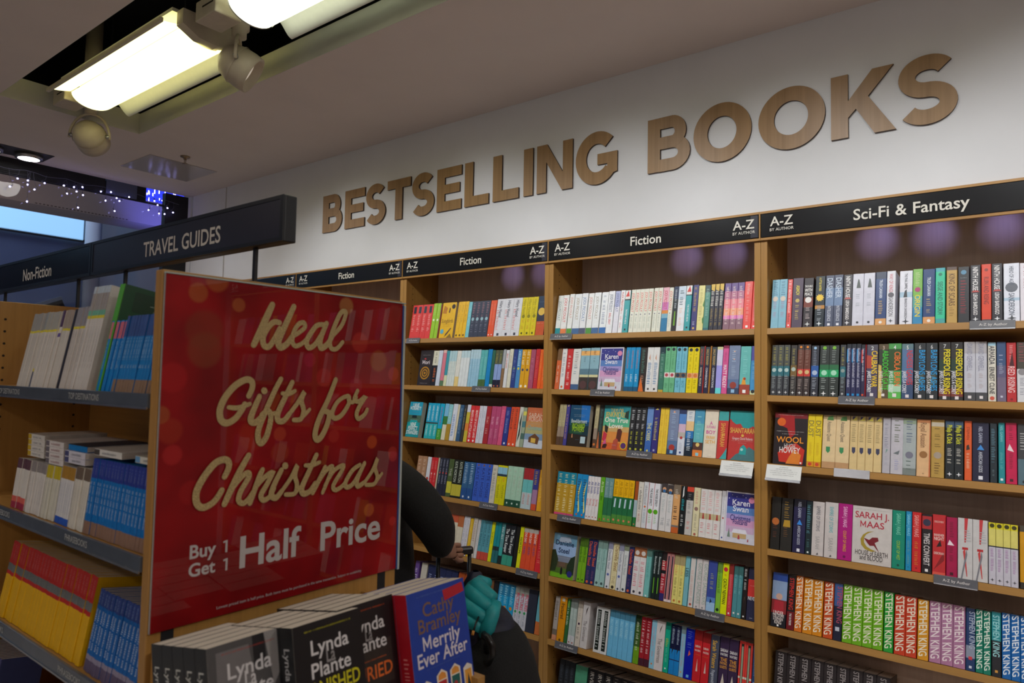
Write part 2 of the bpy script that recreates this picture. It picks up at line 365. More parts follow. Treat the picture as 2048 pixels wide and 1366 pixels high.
for i in range(70):
    yy = random.uniform(1.02, 1.63); zz = random.uniform(3.57, 4.15); b.box(-6.849, -6.845, yy, yy+0.006, zz, zz+random.uniform(0.01, 0.05), M['led'])
tag(b.build('light_curtain'), 'sparkling blue curtain of lights above the mall bulkhead', 'light curtain')
# icicle lights hanging inside the shop front
ICE = [(-1.161, 2.847, 1.2), (-1.199, 2.785, -0.8), (-1.102, 2.848, -0.6), (-1.103, 2.82, 0), (-1.101, 2.708, 0), (-1.062, 2.797, -0.7), (-1.007, 2.853, 1.1), (-0.891, 2.863, -1), (-0.87, 2.813, 0.4), (-0.829, 2.867, -0.6), (-0.812, 2.84, -0.2), (-0.777, 2.879, 0.3), (-0.771, 2.824, 0.3), (-0.798, 2.731, 0.6), (-0.657, 2.875, -0.9), (-0.624, 2.817, 0), (-0.591, 2.886, 0.2), (-0.552, 2.851, 1), (-0.531, 2.834, -1), (-0.467, 2.877, 1), (-0.561, 2.755, 0.6), (-0.285, 2.887, 0.2), (-0.261, 2.861, 0.3), (-0.325, 2.81, -0.5), (-0.247, 2.799, 0), (-0.186, 2.854, 0.3), (-0.143, 2.828, 0.8), (-0.206, 2.804, 0.2)]
it = thing('icicle_light_string', 'string of small blue-white icicle lights hanging along the top of the shop window', 'string lights', (-3.42, 0, 0))
b = MB(); b.tube([(0, -1.6+i*0.06, 2.905+0.008*math.sin(i*1.7)) for i in range(26)], 0.0018, M['wire'], 5)
for y, z, a in ICE: b.tube([(0, y+0.012*math.sin(z*40), 2.905), (0, y+0.006*math.sin(a), (z+2.905)/2), (0, y-0.018*math.sin(a), z+0.022*math.cos(a))], 0.0009, M['wire'], 4)
b.build('wire', it)
for y, z, a in ICE:
    T = Matrix.Translation((0, y, z)) @ Euler((a, 0, 0)).to_matrix().to_4x4()
    b = MB(); b.lathe([(0.001, -0.006), (0.0048, -0.003), (0.0048, 0.002), (0.001, 0.006)], M['led'], T, 8); b.lathe([(0.003, 0.004), (0.003, 0.022)], M['wire'], T, 6); b.build('bulb', it)


# ------------------------------------------------------------------ bookcases on the wall
SZ = {1: 1.815, 2: 1.559, 3: 1.301, 4: 0.982, 5: 0.697, 6: 0.411, 7: 0.13}
TILT = {1: 10, 2: 9, 3: 11, 4: 10, 5: 12, 6: 11, 7: 11}
HZ0, HZ1 = 2.162, 2.264
CASE = {'Z': (-3, 'plain fiction bookcase at the far end of the wall'), 'A': (-2, 'fiction bookcase mostly hidden behind the red poster'),
        'B': (-1, 'fiction bookcase beside the red poster, farther of two open fiction bays'), 'C': (0, 'fiction bookcase next to the sci-fi bay'),
        'D': (1, 'sci-fi and fantasy bookcase with seven tilted shelves'), 'E': (2, 'bookcase beyond the sci-fi bay'), 'F': (3, 'last bookcase past the sci-fi bay')}
for key, (x0, lab) in CASE.items():
    t = thing('bookcase', lab, 'bookcase', (x0, 0, 0))
    u = 0.024
    for xa in (0.0008, 1-u-0.0008):
        b = MB(); b.box(xa, xa+u, 0.0, 0.26, 0, 2.268, M['oak'])
        xi = xa+u+0.0004 if xa < 0.5 else xa-0.0004
        for yy in (0.05, 0.20):
            for k in range(58):
                zz = 0.28 + k*0.032
                b.add([(xi, yy+0.003*math.cos(a*PI/3), zz+0.003*math.sin(a*PI/3)) for a in range(6)], [tuple(range(6)) if xa < 0.5 else tuple(range(5, -1, -1))], M['hole'])
        b.build('side_panel', t)
    b = MB(); b.box(u, 1-u, 0.255, 0.262, 0.05, 2.268, M['back']); b.build('back_panel', t)
    b = MB(); b.box(u+0.001, 1-u-0.001, 0.0, 0.255, 2.252, 2.268, M['oakx']); b.box(u+0.001, 1-u-0.001, 0.012, 0.254, 2.235, 2.25, M['oakx']); b.build('top_panel', t)
    b = MB(); b.box(u, 1-u, 0.02, 0.04, 0.0, 0.10, M['oakx']); b.build('plinth', t)
    for r in range(1, 8):
        z = 1.274 if (key == 'B' and r == 3) else SZ[r]
        b = MB(); b.box(u+0.0005, 1-u-0.0005, 0, 0.235, -0.0235, 0, M['oakx'])
        b.build('shelf', t, (0, 0.0, z), (-math.radians(TILT[r]), 0, 0))
    # sign board of the bay
    labs = {'Z': 'black sign board at the far end of the wall, mostly behind the poster', 'A': 'black sign board reading Fiction just above the red poster', 'B': 'black sign board reading Fiction, middle one of the three fiction boards',
            'C': 'black sign board reading Fiction next to the sci-fi board', 'D': 'black sign board reading Sci-Fi and Fantasy', 'E': 'black sign board beyond the sci-fi board', 'F': 'last black sign board on the wall'}
    h = thing('sign_board', labs[key], 'sign', (x0, 0, 0))
    b = MB(); b.bbox(0.004, 0.996, -0.012, -0.001, HZ0+0.004, HZ1-0.006, M['sign'], 0.002); b.build('panel', h)
    b = MB(); b.box(0.002, 0.998, -0.012, -0.0003, HZ1-0.005, HZ1+0.004, M['oakx']); b.box(0.002, 0.998, -0.010, -0.0003, HZ0-0.006, HZ0+0.003, M['oakx'])
    b.box(-0.003, 0.002, -0.012, -0.0003, HZ0-0.006, HZ1+0.004, M['oak']); b.build('frame', h)
    b = MB(); b.bbox(0.965, 0.994, -0.0145, -0.0125, HZ0+0.006, HZ1-0.008, M['sign_navy'], 0.001); b.build('end_clip', h)
    b = MB()
    word = {'D': 'Sci-Fi & Fantasy'}.get(key, 'Fiction')
    cx = {'D': 0.508, 'E': 0.5}.get(key, 0.512)
    put_text(b, word, M['sign_text'], cx, HZ0+0.050, 0.0385, 0.5, -0.0150, key='heavy' if 0 else 'bold')
    for xx in (0.083, 0.938):
        put_text(b, 'A-Z', M['sign_text'], xx, HZ0+0.062, 0.0355, 0.12, -0.0155)
        put_text(b, 'BY AUTHOR', M['sign_text'], xx, HZ0+0.030, 0.011, 0.12, -0.0155, key='thin')
    b.build('lettering', h)

# ------------------------------------------------------------------ wooden letters on the wall
def stroke(pts, w):
    P = [Vector(q) for q in pts]; L = []; R = []; n = len(P)
    for i in range(n):
        d = (P[min(i+1, n-1)] - P[max(i-1, 0)]).normalized(); nn = Vector((-d.y, d.x))
        ww = w[i] if isinstance(w, list) else w
        k = 1.0
        if 0 < i < n-1:
            d1 = (P[i]-P[i-1]).normalized(); k = 1/max(0.6, abs(d.dot(d1)))
        L.append(tuple(P[i]+nn*ww/2*k)); R.append(tuple(P[i]-nn*ww/2*k))
    return L, R
def arc(cx, cz, rx, rz, a0, a1, n=18):
    return [(cx+rx*math.cos(math.radians(a0+(a1-a0)*i/n)), cz+rz*math.sin(math.radians(a0+(a1-a0)*i/n))) for i in range(n+1)]
def wall_letter(ch, W):
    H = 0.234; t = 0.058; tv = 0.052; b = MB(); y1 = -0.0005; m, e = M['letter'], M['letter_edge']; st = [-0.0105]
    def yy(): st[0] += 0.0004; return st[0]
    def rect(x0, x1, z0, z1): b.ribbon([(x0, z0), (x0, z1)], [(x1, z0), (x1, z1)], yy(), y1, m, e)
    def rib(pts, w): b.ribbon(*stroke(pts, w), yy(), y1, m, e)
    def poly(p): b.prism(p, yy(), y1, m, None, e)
    if ch in 'EL':
        poly([(0, 0), (W, 0), (W, tv), (t, tv), (t, H), (0, H)]) if ch == 'L' else poly([(0, 0), (W, 0), (W, tv), (t, tv), (t, 0.093), (W*0.93, 0.093), (W*0.93, 0.143), (t, 0.143), (t, H-tv), (W, H-tv), (W, H), (0, H)])
    elif ch == 'I': rect(0, W, 0, H)
    elif ch == 'T': c = W/2; poly([(c-t/2, 0), (c+t/2, 0), (c+t/2, H-tv), (W, H-tv), (W, H), (0, H), (0, H-tv), (c-t/2, H-tv)])
    elif ch == 'N': poly([(0, 0), (t*0.95, 0), (t*0.95, 0.148), (W-t*1.02, 0), (W, 0), (W, H), (W-t*0.95, H), (W-t*0.95, 0.086), (t*1.02, H), (0, H)])
    elif ch == 'K': poly([(0, 0), (t, 0), (t, 0.072), (0.084, 0.100), (W-0.068, 0), (W, 0), (0.124, 0.138), (W-0.006, H), (W-0.074, H), (t, 0.134), (t, H), (0, H)])
    elif ch == 'O':
        n = 48; rx = W/2; rz = H/2+0.004
        L = [(rx+(rx)*math.cos(2*PI*i/n), H/2+rz*math.sin(2*PI*i/n)) for i in range(n)]
        R = [(rx+(rx-0.060)*math.cos(2*PI*i/n), H/2+(rz-0.055)*math.sin(2*PI*i/n)) for i in range(n)]
        b.ribbon(L, R, yy(), y1, m, e, True)
    elif ch == 'S':
        ry = (H+0.008-tv)/4; rx = W/2-t/2+0.001; cx = W/2
        p = arc(cx+0.004, H+0.004-tv/2-ry, rx-0.006, ry, 32, 90, 8)[:-1] + arc(cx, H+0.004-tv/2-ry, rx-0.004, ry, 90, 262, 18)
        p += arc(cx, -0.004+tv/2+ry, rx, ry, 82, -90, 18) + arc(cx-0.002, -0.004+tv/2+ry, rx-0.002, ry, -97, -148, 8)
        rib(p, [0.052]*len(p))
    elif ch == 'G':
        rx = W/2+0.004-t/2; rz = H/2+0.004-0.027
        rib(arc(W/2+0.004, H/2, rx, rz, 44, 322, 40), 0.057)
        poly([(W-t*0.9, 0.030), (W-0.001, 0.042), (W-0.001, 0.134), (W*0.53, 0.134), (W*0.53, 0.084), (W-t*0.9, 0.084)])
    elif ch == 'B':
        rect(0, t, 0, H)
        r1 = (H/2+0.004-tv*0.92+0.01)/2
        zt, zm, zb = H-0.025, 0.122, 0.0255
        ra = (zt-zm)/2; p = [(t*0.9, zt), (W*0.55, zt)] + arc(W*0.56, zm+ra, W*0.90-W*0.56-0.026, ra, 88, -90, 14) + [(t*0.9, zm)]
        rib(p, 0.051)
        rb = (zm-zb)/2; p = [(t*0.9, zm), (W*0.57, zm)] + arc(W*0.58, zb+rb, W-W*0.58-0.029, rb, 88, -90, 14) + [(t*0.9, zb)]
        rib(p, 0.053)
    return b
LET = [('B', -1.744, -1.553), ('E', -1.527, -1.344), ('S', -1.337, -1.159), ('T', -1.145, -0.953), ('S', -0.946, -0.766), ('E', -0.747, -0.568), ('L', -0.545, -0.38), ('L', -0.352, -0.187), ('I', -0.156, -0.1), ('N', -0.076, 0.13), ('G', 0.147, 0.368), ('B', 0.517, 0.713), ('O', 0.726, 0.967), ('O', 0.994, 1.24), ('K', 1.26, 1.472), ('S', 1.474, 1.658)]
seen = {}
tot = {}
for ch, *_ in LET: tot[ch] = tot.get(ch, 0)+1
for ch, x0, x1 in LET:
    seen[ch] = seen.get(ch, 0)+1
    lab = 'oak veneer wall letter %s' % ch + (', %s %s of the wall wording' % (ordn(seen[ch]), ch) if tot[ch] > 1 else ', the only %s of the wall wording' % ch)
    tag(wall_letter(ch, x1-x0).build('wooden_letter', None, (x0, 0, 2.499)), lab, 'wall letter', 'wooden letters spelling the section name')

# ------------------------------------------------------------------ books
FACES = {
 '#karen': '4a50a0 b:0:.2:d4d2de b:.2:.32:cfb0d0 b:.32:.46:d8a0c8 b:.46:.56:a898d0 b:.56:.7:5c84c4 b:.7:1:38388c p:e0dce8:0:0:.04:0:.04:1:0:1 p:e0dce8:.96:0:1:0:1:1:.96:1 p:e0dce8:0:.975:1:.975:1:1:0:1 w:.79:.62:eceaf4:Karen w:.67:.55:eceaf4:Swan w:.49:.7:3c3c84:Christmas w:.41:.5:3c3c84:Postcards o:.84:.86:.1:e08cb0 p:c8a878:.28:.1:.72:.1:.72:.2:.28:.2 p:e4e0ec:.24:.19:.76:.19:.7:.27:.3:.27 p:b04048:.45:.08:.52:.08:.5:.16:.46:.16 p:b04048:.76:.05:.8:.05:.8:.1:.77:.1 p:788c80:.1:.1:.2:.1:.15:.28 o:.2:.93:.012:e8e8f4 o:.35:.9:.012:e8e8f4 o:.55:.94:.012:e8e8f4 o:.1:.86:.014:e8e8f4 o:.65:.9:.014:e8e8f4|blue and pink winter cottage cover',
 '#bewild': '14303c b:.5:1:10486c p:1c6cb8:.55:1:1:1:1:.6:.6:.55 p:1c4c34:.1:.3:.7:.3:.85:.6:.1:.62 p:2c2018:0:0:1:0:1:.26:0:.3 w:.91:.7:c8d4d8:~ w:.76:.6:a8b8c0:~ w:.72:.55:a8b8c0:~ w:.61:.82:c0ccd0:Bewilderment w:.5:.66:a4c81c:RICHARD w:.41:.62:a4c81c:POWERS w:.34:.45:a8b8b8:~ p:b4c8d0:.66:.08:.9:.08:.9:.24:.66:.24 w:.16:.2:5c7c94:~ p:c8885c:.2:.2:.26:.2:.24:.3:.2:.28 H:.19|dark blue forest cover with lime lettering',
 '#onetrue': 'e08848 b:0:.15:d8642c b:.15:.4:e09044 b:.4:.52:d0a868 b:.52:.7:58b48c b:.7:.85:3ca8a0 b:.85:1:2c8c94 w:.88:.5:c8b464:TAYLOR w:.79:.88:d8b848:JENKINS_REID w:.67:.92:f0ece0:One_True w:.54:.6:f0ece0:Loves p:5c2c24:.55:.2:.72:.18:.76:.42:.68:.48:.58:.46:.56:.3 p:b8503c:.42:0:.62:0:.64:.22:.56:.26:.46:.2 p:3c2024:.04:.02:.2:.02:.24:.1:.12:.14 p:c83048:.02:.2:.16:.16:.2:.34:.06:.4 p:d85890:.05:.1:.2:.12:.16:.24 p:2c2824:.1:.4:.2:.36:.22:.5:.08:.56 p:2c3c34:.8:.74:.95:.7:.95:.9:.82:.86 o:.85:.1:.13:e0c020 o:.85:.1:.1:5c3070 w:.1:.16:e0b8d8:~|sunset orange and teal cover',
 '#shant': 'c43c38 b:.82:1:2c9c9c p:2c9c9c:.05:.83:.1:.78:.25:.72:.4:.74:.5:.66:.7:.65:.85:.7:1:.6:1:.9:.05:.9 p:4c787c:.1:0:1:0:1:.2:.75:.28:.6:.2:.3:.12 p:2ca0a0:.4:.12:.65:.12:.66:.26:.55:.32:.44:.26 w:.6:.94:e8bc54:SHANTARAM o:.5:.5:.05:e8b850 w:.44:.75:e0c8c4:Gregory_David_Roberts w:.39:.8:d8a8a0:~ w:.35:.3:d8a8a0:~ o:.5:.22:.05:a8dcd4|red and teal city skyline cover',
 '#danielle': '8cacc8 b:0:.1:6ca41c b:.1:.22:4c6c24 b:.22:.36:5c5438 b:.36:.5:7c8498 b:.5:.75:98b4dc b:.75:1:6c98b4 p:a8b4c8:.2:.8:.8:.82:.7:.94:.3:.92 w:.79:.9:1c2c54:Danielle w:.62:.7:1c2c54:Steel w:.46:.85:b8bcc8:~ p:2c3820:0:.12:.22:.14:.3:.4:.14:.62:0:.6 p:243420:.68:.12:1:.12:1:.55:.82:.48:.7:.3 p:6c5444:.34:.26:.62:.26:.62:.36:.34:.36 p:1c1c20:.44:.08:.52:.08:.53:.2:.48:.25:.44:.2 o:.84:.12:.11:2c2c78|manor house and green lawn cover',
 '#wool': '241a1e b:.9:1:7c1820 p:a81c20:.15:.98:.6:.95:.65:.6:.5:.5:.4:.7:.2:.75 p:c83020:.2:.05:.9:.02:.95:.3:.7:.42:.4:.36:.15:.22 p:e0802c:.4:.02:.8:.02:.85:.2:.65:.3:.5:.16 w:.96:.8:d8b8b0:~ o:.22:.82:.13:e0641c w:.64:.85:e0d8d4:~ w:.59:.5:e0d8d4:~ w:.48:.88:f09428:WOOL w:.36:.35:d0c8c4:HUGH w:.28:.65:e8e0dc:HOWEY q:.05:f0f0f0:.05|black and fiery red cover with orange sticker',
 '#maas': 'cfc8c4 w:.95:.9:948c8c:~ w:.85:.9:b83044:SARAH_J. w:.69:.7:b83044:MAAS p:a89030:.56:.58:.4:.56:.28:.5:.22:.42:.24:.32:.34:.25:.5:.22:.62:.24:.5:.26:.38:.3:.31:.37:.31:.45:.36:.51:.45:.55 p:7c1c28:.3:.45:.44:.42:.52:.47:.66:.48:.68:.42:.58:.38:.7:.22:.56:.33:.46:.32:.4:.36 w:.19:.86:544c4c:HOUSE_of_EARTH w:.11:.6:544c4c:and_BLOOD w:.055:.6:b0a8a4:~|white cover with gold crescent and red bird',
 '#song': 'ecb814 p:c07c14:.05:.7:.35:.68:.4:.85:.15:.92 p:5c3c1c:.5:.72:.6:.7:.62:.82:.55:.86 o:.82:.88:.13:2c1c20 w:.88:.16:d8d0c8:~ w:.48:.88:9c741c:Songbirds w:.38:.6:b48c1c:~ w:.33:.6:b48c1c:~ o:.2:.18:.13:58b0d0 p:54443c:.4:.02:.55:.08:.85:.26:.8:.28:.5:.12 p:8c6c1c:.55:0:.95:0:.8:.12|bright yellow cover with blue dot',
 '#morph': '2c2428 o:.5:.35:.36:b07c1c o:.5:.35:.28:2c2428 o:.5:.35:.22:b07c1c o:.5:.35:.14:2c2428 o:.5:.35:.08:b07c1c w:.86:.6:c0b8b8:~ w:.66:.8:e8dce0:Mori w:.06:.6:c8bcc0:~ p:c83c3c:.3:.75:.5:.73:.45:.78|black cover with gold spiral',
 '#nine': '24a0c0 b:0:.42:1c949c b:.42:.62:4c6c58 p:1ca4a8:.05:.3:.95:.3:.75:.48:.25:.48 p:1c2c30:.3:.54:.7:.54:.65:.62:.35:.62 w:.91:.5:ecf4f4:LIANE w:.82:.85:ecf4f4:MORIARTY w:.7:.6:8c6cb0:~ w:.49:.7:d8d8d0:~ w:.36:.45:ecf4f4:NINE w:.25:.75:ecf4f4:PERFECT w:.13:.92:ecf4f4:STRANGERS|turquoise cover with white capitals',
 '#lodge': '7c8c94 b:0:.2:c8ccd8 b:.2:.35:7c94b0 b:.35:.5:b0a874 b:.5:.66:c89058 b:.66:1:c86840 w:.9:.7:e0a880:~ w:.81:.8:e0c0a8:SARAH w:.71:.8:e0c0a8:MORGAN w:.6:.5:8cb0a8:~ w:.5:.75:8cb0a8:Christmas p:6c4428:.25:.14:.75:.1:.8:.26:.55:.36:.25:.26 p:d8b050:.38:.14:.62:.13:.62:.24:.38:.25|snowy lodge under an orange sky',
}
def book_mesh(w, h, d, spec, face=False):
    """spine on the plane y=0 (or front cover, when face is set); returns cover mesh and page mesh"""
    base = paper(spec[0]); bands = []; H = h
    for k in spec[1:]:
        if k[:2] == 'b:':
            _, a, z, c = k.split(':'); bands.append((float(a), float(z), paper(c)))
    cuts = sorted({0.0, 1.0} | {q for a, z, _ in bands for q in (a, z)})
    def colour(f):
        m = base
        for a, z, c in bands:
            if a <= f < z: m = c
        return m
    b = MB(); r = min(0.0016, w*0.2); c = 0.0005
    if not face:
        prof = [(0, d), (0, r), (r*0.3, r*0.3), (r, 0), (w-r, 0), (w-r*0.3, r*0.3), (w, r), (w, d)]
    else:
        prof = [(0, d), (0, r), (r, 0), (w, 0), (w, 0.0006), (r, 0.0006)]
    n = len(prof)
    for k in range(len(cuts)-1):
        z0, z1 = cuts[k]*H, cuts[k+1]*H; m = colour((cuts[k]+cuts[k+1])/2)
        for i in range(n-1):
            board = (not face and i in (0, n-2))
            b.add([(prof[i][0], prof[i][1], z0), (prof[i+1][0], prof[i+1][1], z0), (prof[i+1][0], prof[i+1][1], z1), (prof[i][0], prof[i][1], z1)], [(0, 1, 2, 3)], base if board else m)
    if face: b.add([(0, d, 0), (w, d, 0), (w, d, H), (0, d, H)], [(1, 0, 3, 2)], base)
    y = -0.00025; ly = y
    for k in spec[1:]:
        q = k.split(':'); ly -= 0.00004
        if q[0] == 't':
            f0, f1, col, tx = float(q[1]), float(q[2]), q[3], q[4]; kk = float(q[5]) if len(q) > 5 else 1.0
            off = (w*0.2 if not (len(q) > 6) else -w*0.24) if (len(q) > 6 or kk == 1.4) else 0
            if kk >= 1.7 and tx in ('STEPHEN', 'KING'):
                put_text(b, tx, paper(col), w*0.5, (f0+f1)/2*H, w*0.74, (f1-f0)*H, ly, 'v', shear=-0.32, fit=True)
            else: put_text(b, tx, paper(col), w/2+(off if w > 0.024 else 0), (f0+f1)/2*H, min(w*0.46*kk, w*0.70, 0.018), (f1-f0)*H, ly, 'v')
        elif q[0] == 'w':
            put_text(b, q[4], paper(q[3]), w/2, float(q[1])*H, 0.014*H if q[4] == '~' else 0.11*H if face else min(0.07*H, w*0.5), float(q[2])*w*0.97, ly, 'h')
        elif q[0] == 'd':
            rr = (float(q[3]) if len(q) > 3 else 0.25)*w; b.disc(w/2, float(q[1])*H, rr, rr, ly, paper(q[2]), 12)
        elif q[0] == 'o':
            rr = float(q[3])*w; b.disc(float(q[1])*w, float(q[2])*H, rr, rr, ly, paper(q[4]), 18)
        elif q[0] == 'q':
            rr = (float(q[3]) if len(q) > 3 else 0.3)*w/2; zc = float(q[1])*H
            if face: xc = 0.85*w
            else: xc = w/2
            b.add([(xc-rr, ly, zc-rr), (xc+rr, ly, zc-rr), (xc+rr, ly, zc+rr), (xc-rr, ly, zc+rr)], [(0, 1, 2, 3)], paper(q[2]))
        elif q[0] == 's':
            rr = (float(q[3]) if len(q) > 3 else 0.3)*w; zc = float(q[1])*H
            n8 = 8 if rr < w*0.4 else 20
            b.add([(w/2+(rr if i % 2 == 0 else rr*(0.3 if n8 == 8 else 0.7))*math.cos(2*PI*i/n8), ly, zc+(rr if i % 2 == 0 else rr*(0.3 if n8 == 8 else 0.7))*math.sin(2*PI*i/n8)) for i in range(n8)], [tuple(range(n8))], paper(q[2]))
        elif q[0] == 'p':
            v = [float(z) for z in q[2:]]
            b.add([(v[i]*w, ly, v[i+1]*H) for i in range(0, len(v), 2)], [tuple(range(len(v)//2))], paper(q[1]))
    g = MB()
    if face: g.box(0.001, w-0.001, 0.0008, d-0.0006, 0.0008, H-0.001, M['pages_cream'])
    else: g.box(c, w-c, 0.0012, d-0.001, 0.0008, H-0.001, M['pages'])
    return b, g
